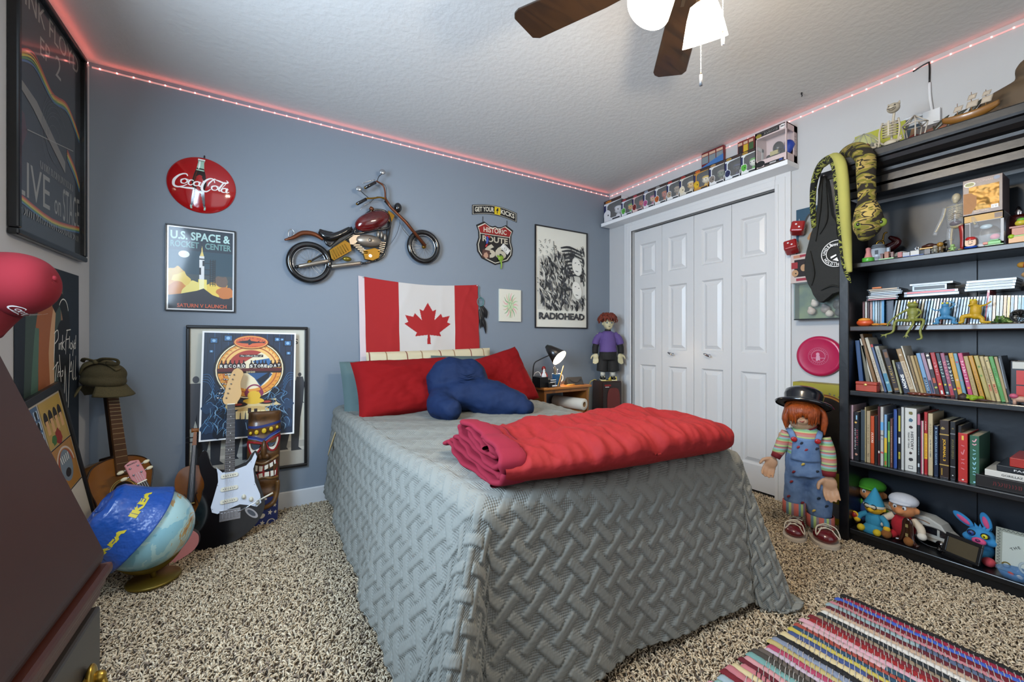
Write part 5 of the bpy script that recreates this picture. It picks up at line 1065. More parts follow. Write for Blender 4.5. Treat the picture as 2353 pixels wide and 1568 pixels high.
for L_ in ([(315,690),(350,700),(345,770),(318,765)],[(368,708),(420,712),(415,775),(368,775)],[(445,710),(495,695),(495,745),(445,765)],[(512,690),(560,665),(565,720),(525,740)],[(570,655),(600,645),(605,695),(585,705)],[(300,820),(340,812),(358,870),(305,890)],[(362,808),(418,800),(425,850),(372,860)],[(448,795),(512,790),(515,850),(448,848)],[(530,785),(575,782),(580,848),(535,855)],[(592,785),(612,785),(606,840),(592,848)]):
    b = MB();P_ = T2(L_);zc_ = fz(P_[0][0]) + .004;b.prism(P_,zc_,zc_ + .006,whm);b.build('tooth',t,bevel=.001)
b = MB();b.tube([(x,y,fz(x) + .004) for x,y in T2([(640,930),(640,1050),(600,1180),(520,1230),(430,1250)])],[.014,.017,.016,.014,.010],wd2,10,6);b.tube([(x,y,fz(x) + .004) for x,y in T2([(215,930),(215,1080),(250,1200),(330,1230)])],[.014,.017,.016,.012],wd2,10,6);b.build('arm',t)
b = MB();b.prism(T2([(310,1130),(410,1085),(445,1200),(375,1260)]),.04,.065,mt('#b0682a',.4));b.prism(T2([(305,1125),(408,1080),(414,1100),(314,1148)]),.04,.067,whm);b.build('drink_cup',t)
b = MB();b.grid(lambda u,v:(-.101 + .202 * u,v * .155,fz(-.101 + .202 * u)),20,4,blu);b.box((0,.078,-.012),(.2,.155,.012),blu);sh_ = b.build('painted_shorts',t)
b = MB()
for x,y,r in ((610,1240,.012),(545,1320,.016),(440,1440,.016),(620,1330,.011),(300,1350,.014),(250,1430,.013)):
    (xx,yy),= T2([(x,y)]);b.poly([(xx + (r if k % 2 == 0 else r * .45) * math.sin(k * PI / 5 + .2),yy + (r if k % 2 == 0 else r * .45) * math.cos(k * PI / 5 + .2)) for k in range(10)],whm)
(xx,yy),= T2([(560,1430)]);b.disc(xx,yy - .01,.026,whm,.022,a0=0,a1=PI);(xx,yy),= T2([(435,1350)]);b.disc(xx,yy,.018,whm,.012,rot=.3);b.rect(-.0,.143,.03,.153,whm);onto(b,.0012,1);b.build('star_print',sh_)
# ================================================================== right of the bed: nightstand, loudspeaker, doll
OAK = wood('#a8692a','#7d4a1a',3,.38,'x',.3);OAKD = wood('#8a5522','#6b3f17',3,.4,'z',.2)
NX0,NX1,NY0,NZ = 1.785,2.235,2.475,.672
t = thing('nightstand','small oak nightstand with an open shelf between the bed and loudspeaker','nightstand',((NX0 + NX1) / 2,2.64,0));T0 = TR(-(NX0 + NX1) / 2,-2.64,0)
b = MB(T0);b.box(((NX0 + NX1) / 2,(NY0 + YB - .02) / 2,NZ - .009),(NX1 - NX0 + .03,YB - .02 - NY0 + .02,.018),OAK);b.build('table_top',t,bevel=.004)
for x in (NX0 + .012,NX1 - .012):b = MB(T0);b.box((x,(NY0 + YB - .03) / 2 + .01,(NZ - .018) / 2),(.02,YB - .03 - NY0,NZ - .018),OAKD);b.build('side_panel',t,bevel=.002)
b = MB(T0);b.box(((NX0 + NX1) / 2,(NY0 + YB) / 2,.455),(NX1 - NX0 - .044,YB - NY0 - .06,.018),OAK);b.build('shelf',t)
b = MB(T0);b.box(((NX0 + NX1) / 2,NY0 + .02,NZ - .032),(NX1 - NX0 - .044,.018,.028),OAKD);b.build('top_rail',t)
for z in (.335,.13):b = MB(T0);b.box(((NX0 + NX1) / 2,NY0 + .012,z),(NX1 - NX0 - .05,.018,.19),OAK);d_ = b.build('drawer',t,bevel=.003);b = MB(T0);b.ell(((NX0 + NX1) / 2,NY0 - .012,z),.014,OAKD);b.build('knob',d_)
# desk lamp with gooseneck
t = thing('desk_lamp','lit black cone desk lamp on a gooseneck over the nightstand','lamp',(1.80,2.66,NZ));O = Vector((1.80,2.66,NZ))
b = MB();b.lathe([(0,0),(.045,0),(.045,.012),(.012,.018),(.008,.05),(0,.05)],BLACK,24);b.build('base',t)
A_ = ony(1257,797,2.67) - O;Bc = ony(1286,823,2.555) - O;ax = (Bc - A_).normalized()
neck = [Vector((0,0,.05)),ony(1227,838,2.66) - O,ony(1240,827,2.65) - O,ony(1262,817,2.63) - O]
b = MB();b.tube(neck,.0045,mt('#2a2b2e',.3,.6),8,6);b.build('gooseneck',t)
zx = ax;xx = zx.orthogonal().normalized();Ms = basis(A_,xx,zx.cross(xx),zx);Lc = (Bc - A_).length
b = MB(Ms);b.lathe([(.0,-.006),(.018,-.004),(.022,.01),(.030,.02),(.072,Lc),(.070,Lc),(.028,.022),(.0,.016)],mt('#16120f',.35,coat=.3),32);b.build('lamp_shade',t);b = MB(Ms);b.lathe([(.0685,Lc - .001),(.0265,.024),(0,.018)],mt('#e8dcc4',.6),32);b.build('shade_lining',t)
b = MB(Ms);b.ell((0,0,Lc * .66),(.034,.034,.044),mt('#ffe9c4',.4,emit=30));b.build('bulb',t)
l = bpy.data.lights.new('desk_bulb','POINT');l.energy = 2.4;l.color = (1,.85,.62);l.shadow_soft_size = .02;lo = bpy.data.objects.new('desk_bulb',l);COL.objects.link(lo);lo.location = O + A_ + ax * (Lc * 1.0)
def at(o,P):o.location = P;return o
# organiser
t = thing('desk_organizer','black desk organizer at the left front of the nightstand top','organizer',(1.835,2.56,NZ))
b = MB();
b.box((-.035,0,.04),(.075,.11,.08),BLACK);b.box((.04,-.01,.03),(.075,.09,.06),mt('#141416',.4));b.box((.02,-.065,.018),(.06,.03,.036),BLACK);b.build('tray_body',t,bevel=.002)
b = MB();[b.box((.05,-.057,.022 + k * .016),(.05,.006,.006),WHITE) for k in range(3)];b.box((.045,-.082,.012),(.045,.004,.010),WHITE);b.build('white_labels',t)
t = thing('glue_bottle','white glue bottle standing in the black organizer','bottle',(1.812,2.525,NZ + .055));b = MB();b.lathe([(0,0),(.02,0),(.021,.035),(.016,.05),(.010,.056),(0,.058)],WHITE,20,sy=.6);b.build('bottle_body',t);b = MB();b.lathe([(.010,.055),(.009,.07),(.004,.085),(0,.09)],mt('#d6d6d2',.4),14);b.build('cap',t)
t = thing('blue_cup','blue glass tumbler of pens on the nightstand','cup',(1.935,2.53,NZ));b = MB();b.lathe([(0,.003),(.030,.003),(.033,.02),(.034,.095),(.0325,.095),(.031,.02),(0,.008)],mt('#4f86b8',.08,trans=.75),28);b.build('cup_wall',t)
for i,(x,y,c,h) in enumerate(((-.015,.01,'#16181c',.15),(-.003,.012,'#b9b42c',.14),(.008,.015,'#1c1c20',.145),(.015,.006,'#c7c7c7',.135),(-.018,-.006,'#3a1a14',.16),(.004,-.010,'#2a2d5c',.13))):
    b = MB();b.cyl((x * .6,y * .6,.008),(x * 1.3,y * 1.3,h),.0035,mt(c,.4),8);o = b.build('pen');tag(o,('black pen','yellow green pencil','dark marker','silver pen','long brown pen','blue violet pen')[i] + ' standing in the blue tumbler on the nightstand','pen');o.location = (1.935,2.53,NZ)
b = MB();b.cyl((-.02,-.046,.004),(.055,-.02,.155),.0038,mt('#d9972c',.4),6);b.cyl((.055,-.02,.155),(.058,-.019,.162),.0038,mt('#e6c89a',.5),6,.001);o = b.build('pencil');tag(o,'yellow pencil leaning outside the blue tumbler towards the lamp','pencil');o.location = (1.935,2.53,NZ)
t = thing('coffee_mug','white and orange coffee mug behind the blue tumbler','mug',(2.02,2.64,NZ));b = MB();b.lathe([(0,0),(.036,0),(.038,.006),(.038,.088),(.0355,.088),(.034,.008),(0,.006)],mt('#d7d9db',.2),28);b.build('mug_wall',t);b = MB();b.tube([(.034,0,.074),(.062,0,.070),(.068,0,.045),(.055,0,.022),(.034,0,.018)],.006,mt('#d7d9db',.2),8,5);b.build('handle',t);b = MB();b.lathe([(.0386,.02),(.0386,.07)],mt('#b5601f',.4),12,a0=-2.4,a1=-1.1);b.build('orange_print',t)
t = thing('red_figure','small red toy figure beside the lamp neck on the nightstand','figurine',(1.885,2.63,NZ));rm_ = mt('#7e1416',.4);b = MB();b.ell((0,0,.135),(.017,.017,.020),rm_);b.tube([(0,0,.12),(0,.0,.07),(.0,0,.05)],[.010,.018,.014],rm_,10,4)
for s_ in (-1,1):b.tube([(s_ * .008,0,.06),(s_ * .016,-.004,.03),(s_ * .015,0,.0)],[.009,.007,.008],rm_,8);b.tube([(s_ * .014,0,.105),(s_ * .03,-.006,.08),(s_ * .022,-.01,.06)],.006,rm_,8)
b.build('body',t,remesh=.003,smooth=2)
t = thing('usb_charger','white charger cable looped behind the black organizer','cable',(1.80,2.60,NZ));b = MB();b.tube([(-.03,.02,.05),(-.025,.0,.10),(.0,-.01,.115),(.015,-.02,.10),(.012,-.03,.085)],.0028,WHITE,8,5);b.tube([(-.03,.02,.05),(-.045,.03,.02),(-.06,.04,.004)],.0028,WHITE,8,5);b.build('cord',t)
t = thing('glasses_case','black triangular folding glasses case on the right of the nightstand','case',M=TR(2.135,2.555,NZ,rz=-.12));cs_ = mt('#2a2622',.35,coat=.3);b = MB(basis(Vector((-.075,0,0)),Y3,Z3,X3));b.prism([(-.038,0),(.038,0),(.0,.062)],0,.15,cs_);b.build('case_body',t,bevel=.003)
b = MB();b.tube([(-.055,-.0145,.046),(-.02,-.0285,.022),(.02,-.0285,.022),(.06,-.0150,.045)],.0014,BLACK,6,6);b.build('flap_edge',t)
b = MB();b.tube([(-.04,-.002,.006),(.0,0,.007),(.045,.003,.006)],[.004,.005,.004],mt('#d8a24a',.4),8);o = b.build('wooden_whistle');o.location = (2.06,2.505,NZ);tag(o,'small honey coloured stick lying at the front of the nightstand top','stick')
t = thing('paper_roll','thick roll of white paper lying in the nightstand shelf opening','paper roll',(2.10,2.60,.465));A_ = Vector((-.005,.16,.050));B_ = Vector((.075,-.13,.050));zx = (B_ - A_).normalized();xx = zx.orthogonal().normalized();Mr = basis(A_,xx,zx.cross(xx),zx);Lr = (B_ - A_).length
b = MB(Mr);b.lathe([(.022,Lr),(.046,Lr),(.0475,Lr - .004),(.0475,.004),(.046,0),(.022,0),(.022,Lr)],mt('#d6d2c6',.8,bump=(200,.2)),40);b.build('paper',t);b = MB(Mr);b.lathe([(.0215,Lr - .001),(.018,Lr - .001),(.018,.001),(.0215,.001)],mt('#8a6b48',.8),28);b.build('cardboard_core',t)
# ---- loudspeaker
Msp = TR(2.60,2.655,0,rz=-.28);t = thing('floor_speaker','tall dark red wooden loudspeaker in the corner under the doll','speaker',M=Msp)
SPW,SPD,SPH = .185,.185,.672
b = MB();b.box((0,0,SPH / 2),(SPW,SPD,SPH),wood('#2a0f0b','#140705',2,.3,'z',.5));b.build('cabinet',t,bevel=.003)
b = MB();b.box((0,-SPD / 2 - .006,SPH / 2 + .0),(SPW - .006,.012,SPH - .02),mt('#241a18',.35,coat=.3));gp = b.build('front_grille',t,bevel=.003)
b = MB(basis(Vector((.01,-SPD / 2 - .013,.42)),X3,Z3,-Y3));b.prism(superq(.062,.195,.5),0,.004,mt('#5a201c',.5));b.build('oval_cloth',gp)
for x,dx in ((-.045,0),):b = MB(basis(Vector((x,-SPD / 2 - .0125,SPH - .035)),X3,Z3,-Y3));b.z = .001;b.rect(-.03,-.006,.03,.008,mt('#7a1a1c',.4));b.rect(-.025,-.016,.012,-.011,mt('#d8d4cc',.4));b.build('badge',gp)
b = MB();b.tube([(-.09,.02,SPH + .003),(-.12,.03,SPH - .0),(-.15,.05,SPH - .08),(-.14,.1,.1)],.003,mt('#b9a44c',.4),6,5);b.tube([(-.08,-.05,SPH + .004),(-.02,-.075,SPH + .004),(.07,-.07,SPH + .004)],.003,mt('#b9a44c',.4),6,5);o = b.build('yellow_wire',t)
# ---- hands
def hand(b,M,s,m,side=1,curl=.5):
    """palm in the local xy plane, fingers towards -y, thumb on the +x*side side"""
    b.ell((0,-.035,0),(.036,.042,.016),m,M @ Matrix.Scale(s,4))
    for k,(x,L_,r) in enumerate(((-.026,.060,.0078),(-.009,.070,.0085),(.009,.066,.0085),(.026,.052,.0078))):
        x *= side
        P_ = [(x * .9,-.055,0),(x * 1.1,-.075,.003),(x * 1.15,-.075 - L_ * .45,.003 + .02 * curl),(x * 1.1,-.075 - L_ * (.80 - .15 * curl),.006 + .05 * curl)]
        b.tube(P_,[r * 1.15,r * 1.1,r,r * .8],m,8,3,M=M @ Matrix.Scale(s,4));b.ell(P_[-1],r * .82,m,M @ Matrix.Scale(s,4),nu=8,nv=6)
    P_ = [(.022 * -side,-.015,.004),(.048 * -side,-.035,.010),(.056 * -side,-.062,.018)]
    b.tube(P_,[.013,.011,.0085],m,8,3,M=M @ Matrix.Scale(s,4));b.ell(P_[-1],.0086,m,M @ Matrix.Scale(s,4),nu=8,nv=6)
def hair_locks(root,name,c,r,m,spec,parent=None):
    b = MB()
    for P_,w in spec:b.tube(P_,[w,w * 1.1,w * .8,w * .15],m,7,4)
    return b.build(name,parent or root)
# ---- doll on the speaker
t = thing('doll','auburn haired doll in purple shirt and black shorts standing on the loudspeaker','doll',M=TR(2.60,2.64,SPH + .003,rz=-.62))
sk = mt('#b9b08c',.5);U = .00069
def dz(y):return (985 - y) * U
b = MB();b.ell((.002,-.005,dz(245)),(.046,.046,.056),sk);b.ell((.006,-.02,dz(290)),(.030,.030,.028),sk);b.ell((.006,-.051,dz(268)),(.007,.009,.009),sk);b.cyl((0,0,dz(330)),(0,0,dz(370)),.020,sk)
for s_ in (-1,1):b.ell((s_ * .046,.002,dz(250)),(.008,.010,.014),sk);b.tube([(s_ * .04,0,dz(800)),(s_ * .042,0,dz(900)),(s_ * .045,0,dz(960))],[.022,.017,.015],sk,12);b.tube([(s_ * .075,0,dz(380)),(s_ * .10,.0,dz(520)),(s_ * .108,-.008,dz(640))],[.022,.018,.013],sk,10)
b.tube([(0,0,dz(370)),(0,0,dz(500)),(0,0,dz(650))],[.045,.05,.04],sk,14)
for s_ in (-1,1):hand(b,TR(s_ * .108,-.008,dz(640)) @ TR(rx=PI / 2,rz=0) @ TR(ry=s_ * .3),.72,sk,-s_,.3)
b.build('body',t,remesh=.0042,smooth=3)
b = MB();eb = mt('#20242a',.3);[b.ell((.006 + s_ * .020,-.046,dz(240)),(.010,.006,.006),mt('#6f7c84',.3)) for s_ in (-1,1)];[b.ell((.006 + s_ * .020,-.051,dz(240)),(.004,.003,.004),eb) for s_ in (-1,1)];[b.tube([(.006 + s_ * .008,-.050,dz(222)),(.006 + s_ * .022,-.050,dz(214)),(.006 + s_ * .034,-.043,dz(220))],.0022,mt('#5a2413',.6),6) for s_ in (-1,1)];b.build('eyes',t)
b = MB();b.tube([(-.004,-.0485,dz(292)),(.006,-.051,dz(290)),(.016,-.0485,dz(292))],[.001,.0035,.001],mt('#1c1414',.4),6);b.build('mouth',t)
b = MB();hm_ = mt('#4a1a0c',.7,bump=(160,.5),var=(60,'#7a2c12'));b.ell((0,.012,dz(190)),(.062,.055,.048),hm_)
R_ = random.Random(3)
for k in range(120):
    a = R_.uniform(0,2 * PI);e = R_.uniform(.0,1.0);c = Vector((math.cos(a) * .050 * math.cos(e),.012 + math.sin(a) * .046 * math.cos(e),dz(200) + .045 * math.sin(e)));o_ = (c - Vector((0,.012,dz(215)))).normalized()
    if o_.y < -.55 and o_.z < .35:continue
    b.tube([c,c + o_ * .022 + Vector((0,0,.004)),c + o_ * .036 + Vector((R_.uniform(-.01,.01),0,-.022)),c + o_ * .038 + Vector((R_.uniform(-.012,.012),0,-.045))],[.010,.009,.006,.001],hm_,6,3)
for k in range(16):x = -.045 + .006 * k;b.tube([(x,-.030,dz(140)),(x * 1.05 + .002,-.053,dz(165)),(x * 1.05 + R_.uniform(-.004,.004),-.056,dz(200))],[.008,.007,.001],hm_,6,3)
b.build('hair',t)
pu = mt('#56427c',.8,bump=(200,.2));bk_ = mt('#0f0f10',.8,bump=(200,.2))
b = MB();b.tube([(0,0,dz(345)),(0,0,dz(380)),(0,0,dz(500)),(0,0,dz(618))],[.030,.062,.070,.078],pu,24,4,flat=1)
for s_ in (-1,1):b.tube([(s_ * .05,0,dz(385)),(s_ * .095,0,dz(450)),(s_ * .112,-.002,dz(520))],[.032,.034,.032],pu,14,4)
b.build('shirt',t,remesh=.005,smooth=2,noise=(.05,.006))
for s_ in (-1,1):b = MB();b.tube([(s_ * .098,0,dz(480)),(s_ * .112,-.004,dz(560)),(s_ * .114,-.008,dz(638))],[.026,.027,.025],bk_,14,3);b.build('sleeve',t)
b = MB();b.tube([(0,0,dz(600)),(0,0,dz(660)),(0,0,dz(720))],[.072,.078,.074],bk_,20)
for s_ in (-1,1):b.tube([(s_ * .035,0,dz(690)),(s_ * .046,0,dz(780)),(s_ * .052,0,dz(872))],[.048,.050,.050],bk_,16)
b.build('shorts',t,remesh=.006,smooth=2);b = MB();b.tube([(0,0,dz(322)),(0,0,dz(352))],[.026,.028],bk_,14);b.build('collar',t)
for s_ in (-1,1):b = MB();b.tube([(s_ * .045,0,dz(870)),(s_ * .045,0,dz(930))],.022,mt('#b9b8ae',.8),12);b.build('sock',t);b = MB();b.ell((s_ * .048,-.018,.020),(.026,.050,.020),BLACK);b.box((s_ * .048,-.018,.004),(.048,.095,.008),mt('#d5cda8',.6));sh_ = b.build('shoe',t,bevel=.003);b = MB();[b.tube([(s_ * .048 - .014,-.03 - k * .010,.036 - k * .002),(s_ * .048 + .014,-.034 - k * .010,.036 - k * .002)],.002,mt('#d5cda8',.6),6) for k in range(3)];b.build('laces',sh_)
for i,(x,y,c) in enumerate(((-.01,-.075,'#b9a23c'),(.045,-.08,'#c9b54c'))):b = MB();b.ell((0,0,.010),(.014,.010,.010),mt(c,.4));b.ell((.0,-.006,.022),(.008,.004,.010),mt(c,.4),rot=(0,.5,0));o = b.build('brass_trinket');o.matrix_basis = Msp @ TR(x,y,SPH + .008);tag(o,('yellow trinket between the shoes of the doll','round brass trinket in front of the doll\'s right shoe')[i],'trinket')

# ================================================================== shelf over the closet with boxed figures
SX,SZ0,SZ1 = 2.66,2.098,2.128
b = MB();b.box(((SX + XR) / 2,(1.205 + 2.79) / 2,(SZ0 + SZ1) / 2),(XR - SX,2.79 - 1.205,SZ1 - SZ0),mt('#e6e7e8',.4));o = b.build('wall_shelf',bevel=.002);tag(o,'long white shelf above the closet doors carrying a row of boxed figures','shelf')
FACES = ['#c9c9cc','#4f9a3c','#a3343a','#c98a96','#b86a3c','#b9a48c','#c9a23a','#9a9488','#28306a','#5fae3e']
def figure_box(name,label,y0,y1,h,x0=2.668,dep=.085,col='#d9d9d9',acc='#c9a23c',face='#c9c9c9',face2='#cfc0a8',tall=False,mir=1,group=None):
    """window box: printed card shell, clear front, a head-shaped toy seen inside"""
    w = y0 - y1;t = thing(name,label,'toy box',M=basis(Vector((x0,(y0 + y1) / 2,SZ1 + .0005)),-Y3,Z3,-X3),group=group)
    cm = mt(col,.45);b = MB();tk = .004
    b.box((-w / 2 + tk / 2,h / 2,-dep / 2),(tk,h,dep),cm);b.box((0,tk / 2,-dep / 2),(w - 2 * tk,tk,dep),cm);b.box((0,h - tk / 2,-dep / 2),(w - 2 * tk,tk,dep),cm);b.box((0,h / 2,-dep + tk / 2),(w - 2 * tk,h - 2 * tk,tk),mt('#2a2a2c',.6))
    b.box((w / 2 - tk / 2,h * .14,-dep / 2),(tk,h * .28,dep),cm);b.box((w / 2 - tk / 2,h * .93,-dep / 2),(tk,h * .14,dep),cm);b.box((w / 2 - tk / 2,h / 2,-dep + .012),(tk,h,.02),cm);b.build('card_shell',t)
    dk = mt('#141517',.8);b = MB();b.box((-w / 2 + .005,h / 2,-dep / 2),(.002,h - .01,dep - .008),dk);b.box((0,.005,-dep / 2),(w - .01,.002,dep - .008),dk);b.box((0,h - .005,-dep / 2),(w - .01,.002,dep - .008),dk);b.box((0,h / 2,-dep + .006),(w - .01,h - .01,.002),dk);b.box((w / 2 - .006,h / 2,-dep * .6),(.002,h - .01,dep * .7),dk);b.build('darkening_liner',t)  # liner added to darken the lit interior of the box
    a = MB();wp = cm
    a.prism([(-w / 2,0),(w / 2,0),(w / 2,h * .13),(-w * .05,h * .13),(-w * .20,h * .22),(-w * .30,h * .5),(-w * .30,h * .72),(-w * .18,h * .80),(w * .5,h * .84),(w / 2,h),(-w / 2,h)],-.0015,0,wp);a.z = .0002
    a.rect(-w * .5,h * .86,w * .5,h * .985,mt('#3a2a26',.5));a.disc(-w * .22,h * .915,w * .17,mt(acc,.4),h * .055);a.text('POP!',-w * .33,h * .89,-w * .11,h * .935,mt('#3a2a10',.5),.04)
    a.rect(-w * .48,h * .45,-w * .36,h * .78,mt('#262a52',.5));a.poly(blobpts(-w * .30,h * .30,w * .20,seed=int(y0 * 100),wob=.10,sy=1.2),wp);a.poly(blobpts(-w * .30,h * .30,w * .175,seed=int(y0 * 100),wob=.10,sy=1.2),mt(face,.5));a.disc(-w * .24,h * .29,w * .035,BLACK);a.rect(w * .0,h * .03,w * .42,h * .09,mt('#23242a',.5));a.build('printed_front',t)
    b = MB();hc = mt(face2,.5);b.add(*(lambda m_:(m_.v,m_.f))(MB().ell((0,0,0),(min(w * .26,h * .22),h * .17,dep * .30),hc)),hc,True,TR(w * .12,h * .50,-dep * .5));b.ell((w * .12,h * .22,-dep * .5),(w * .13,h * .13,dep * .2),mt(face,.6));[b.ell((w * .12 + s_ * w * .10,h * .48,-dep * .5 + dep * .28),(w * .03,w * .035,.004),BLACK) for s_ in (-1,1)]
    b.ell((w * .12,h * .60,-dep * .52),(min(w * .27,h * .23),h * .10,dep * .31),mt(face,.7));b.build('toy_head',t)
    b = MB();V = [(-w * .30,h * .13,-.002),(w / 2 - .001,h * .13,-.002),(w / 2 - .001,h * .86,-.002),(-w * .30,h * .82,-.002)];b.add(V,[(0,1,2,3)],mt('#ffffff',.03,alpha=.12));V = [(w / 2 - .0005,h * .28,-.002),(w / 2 - .0005,h * .28,-dep + .02),(w / 2 - .0005,h * .86,-dep + .02),(w / 2 - .0005,h * .86,-.002)];b.add(V,[(0,1,2,3)],mt('#ffffff',.03,alpha=.12));b.build('clear_window',t)
    return t
ys = [onx(px,440,SX).y for px in (1386,1426,1451,1476,1502,1530,1559,1592,1627,1663,1700,1738)]
desc = ['white faced figure in the box at the corner end','green and orange toy, second box from the corner','red boxed toy with an auburn haired figure','pink haired boxed toy, fourth from the corner','orange faced boxed toy on the closet shelf','grey capped boxed toy near the shelf middle','yellow haired boxed toy on the closet shelf','orange topped yellow and white boxed toy','dark grey green boxed toy, under the rear red box','black masked boxed toy, third from the right end','green haired white faced boxed toy next to the big box']
cols = [('#cfd0d4','#c97a2c','#d0d0d2','#c4c4c8'),('#ced2da','#b4384a','#4f9a3c','#c98a3a'),('#cfb0ac','#b4384a','#6a1c1c','#b9482c'),('#d2ced2','#8a9ab0','#a34a78','#c99a78'),('#d2d2d2','#8a8a8a','#a8521f','#a85a4a'),('#d6d6d6','#b43a3a','#a08a74','#8a7a68'),('#c9c2b4','#a83232','#cfc2a8','#c9a05a'),('#b5823a','#d4632a','#c9a21f','#d9cdb4'),('#d2d2d2','#b08a5a','#7a7068','#5f6a58'),('#ced4da','#b08a3c','#22284e','#16181c'),('#d2d6d4','#b9903c','#4f9e34','#cfd2c8')]
for i in range(11):
    h_ = .195 if i == 0 else .150
    figure_box('figure_box',desc[i],ys[i] - .001,ys[i + 1] + .001,h_,2.668,.085 if i else .11,*cols[i],group=None)
# big window box at the end
y0,y1,h = 1.395,1.212,.232;w = y0 - y1;t = thing('figure_box','large pink white window box with a black toy car at the right shelf end','toy box',M=basis(Vector((2.664,(y0 + y1) / 2,SZ1 + .0005)),-Y3,Z3,-X3));dep = .132;cm = mt('#cdb8b6',.45)
b = MB();
for c,d in (((0,.003,-dep / 2),(w,.006,dep)),((0,h - .003,-dep / 2),(w,.006,dep)),((-w / 2 + .003,h / 2,-dep / 2),(.006,h,dep)),((0,h / 2,-dep + .003),(w,h,.006)),((0,.025,-.003),(w,.05,.006)),((0,h - .02,-.003),(w,.04,.006)),((-w / 2 + .005,h / 2,-.003),(.010,h,.006)),((w / 2 - .003,.025,-dep / 2),(.006,.05,dep)),((w / 2 - .003,h - .02,-dep / 2),(.006,.04,dep)),((w / 2 - .003,h / 2,-dep + .02),(.006,h,.04)),((w / 2 - .003,h / 2,-.003),(.006,h,.010))):b.box(c,d,cm)
b.build('card_shell',t)
a = MB();a.z = .0002;a.rect(-w * .45,h * .86,w * .28,h * .97,mt('#1c1a1c',.5));a.disc(-w * .38,h * .90,.018,mt('#8a7a2c',.4),.012);a.text('~11',-w * .22,h * .885,w * .24,h * .945,mt('#8f8a86',.5),.04);a.disc(w * .38,h * .92,.014,mt('#e6e2e0',.5));a.text('281',w * .31,h * .905,w * .45,h * .945,BLACK,.04);a.disc(-w * .33,h * .12,.028,mt('#121214',.5),.02);a.rect(-w * .2,h * .03,w * .42,h * .10,mt('#121214',.5));a.rect(w * .28,h * .045,w * .38,h * .085,mt('#2a4a9a',.5));a.rect(w * -.02,h * .045,w * .18,h * .075,mt('#b8b8b8',.5));a.build('printed_front',t)
b = MB();b.ell((.02,.075,-.05),(.045,.032,.035),BLACK);b.ell((.02,.115,-.055),(.030,.038,.028),BLACK);b.box((.015,.075,-.018),(.045,.025,.012),mt('#a59a6a',.4));[b.cyl((x,.062,-.02),(x,.062,-.09),.014,BLACK) for x in (-.02,.055)];b.build('toy_car',t);b = MB();b.tube([(.055,.07,-.08),(.07,.12,-.085),(.05,.15,-.09)],[.02,.028,.01],mt('#1f3f9c',.5),10,4);b.build('blue_cape',t)
b = MB();b.add([(-w / 2 + .01,.05,-.001),(w / 2 - .006,.05,-.001),(w / 2 - .006,h - .04,-.001),(-w / 2 + .01,h - .04,-.001)],[(0,1,2,3)],mt('#ffffff',.03,alpha=.10));b.build('clear_window',t)
# printed side of the box
a = MB(basis(Vector((w / 2 + .0004,0,0)),-Z3 * 1,Y3,X3));a.z = .0002;a.text('~18',dep - .034,h * .18,dep - .014,h * .86,mt('#4a3a36',.5),.02,vert=1);a.build('side_print',t)
for i,(px0,px1,pb,pt,c,c2,lab) in enumerate(((1612,1662,384,350,'#6a1a1e','#3f6ea8','small maroon and blue comic card box behind the figure row'),(1695,1732,360,324,'#7a2a1e','#b99a2c','small red and yellow comic card box left of the largest box'))):
    Pa,Pb = onx(px0,pt + 4,2.765),onx(px1,pt,2.765);w_ = Pa.y - Pb.y;zt = Pa.z;h_ = zt - SZ1;t = thing('card_box',lab,'box',M=basis(Vector((2.765,(Pa.y + Pb.y) / 2,SZ1)),-Y3,Z3,-X3));b = MB();b.box((0,h_ / 2,-.014),(w_,h_,.026),mt(c,.5));b.build('carton',t);a = MB();a.z = .0002
    for k in range(3):x0 = -w_ / 2 + k * w_ / 3;a.rect(x0 + .004,h_ - .03,x0 + w_ / 3 - .004,h_ - .012,mt('#c9a58c',.5));a.rect(x0 + .004,h_ - .085,x0 + w_ / 3 - .002,h_ - .034,mt('#7a8488' if i == 0 else ('#2a2226','#c9a62c','#3a5a34')[k],.5))
    if i == 0:a.poly([(-w_ / 2,h_ - .105),(w_ * .1,h_ - .075),(w_ / 2,h_ - .06),(w_ / 2,h_ - .12),(-w_ / 2,h_ - .12)],mt(c2,.5))
    a.build('printed_front',t)
# ================================================================== bookcase and everything on it
KX,KB,KY1,KY0 = 2.53,2.795,.905,-.28
BW = mt('#0c0d10',.36,coat=.15,bump=(40,.06));BWP = mt('#151d26',.42,bump=(30,.05))  # back panel colour blued to imitate daylight reflected on black wood
t = thing('bookcase','tall black wooden bookcase full of books and toys on the right wall','bookcase',(2.66,.31,0));T0 = TR(-2.66,-.31,0)
kcy,kdy,kcx,kdx = (KY0 + KY1) / 2,KY1 - KY0,(KX + KB) / 2,KB - KX
for y in (KY1 - .021,KY0 + .021):b = MB(T0);b.box((kcx,y,.88),(kdx,.042,1.76),BW);b.build('side_panel',t,bevel=.004)
b = MB(T0);b.box((KB - .006,kcy,.92),(.012,kdy - .08,1.70),BWP);b.build('back_panel',t)
SH = dict(a=1.432,b=1.112,c=.785,d=.427,e=.080);WS = wood('#2c1a10','#1c100a',3,.35,'y',.3)
for k_,z in SH.items():
    b = MB(T0);b.box((kcx,kcy,z - .013),(kdx - .014,kdy - .084,.026),WS if k_ == 'b' else BW);b.build('shelf',t,bevel=.004)
b = MB(T0);b.box((kcx + .01,kcy,.034),(kdx - .04,kdy - .084,.066),BW);b.build('plinth',t)
b = MB(T0);b.box((KB - .018,onx(2226,700,KB - .02).y,.92),(.012,.05,1.66),BWP);b.build('divider_strip',t)
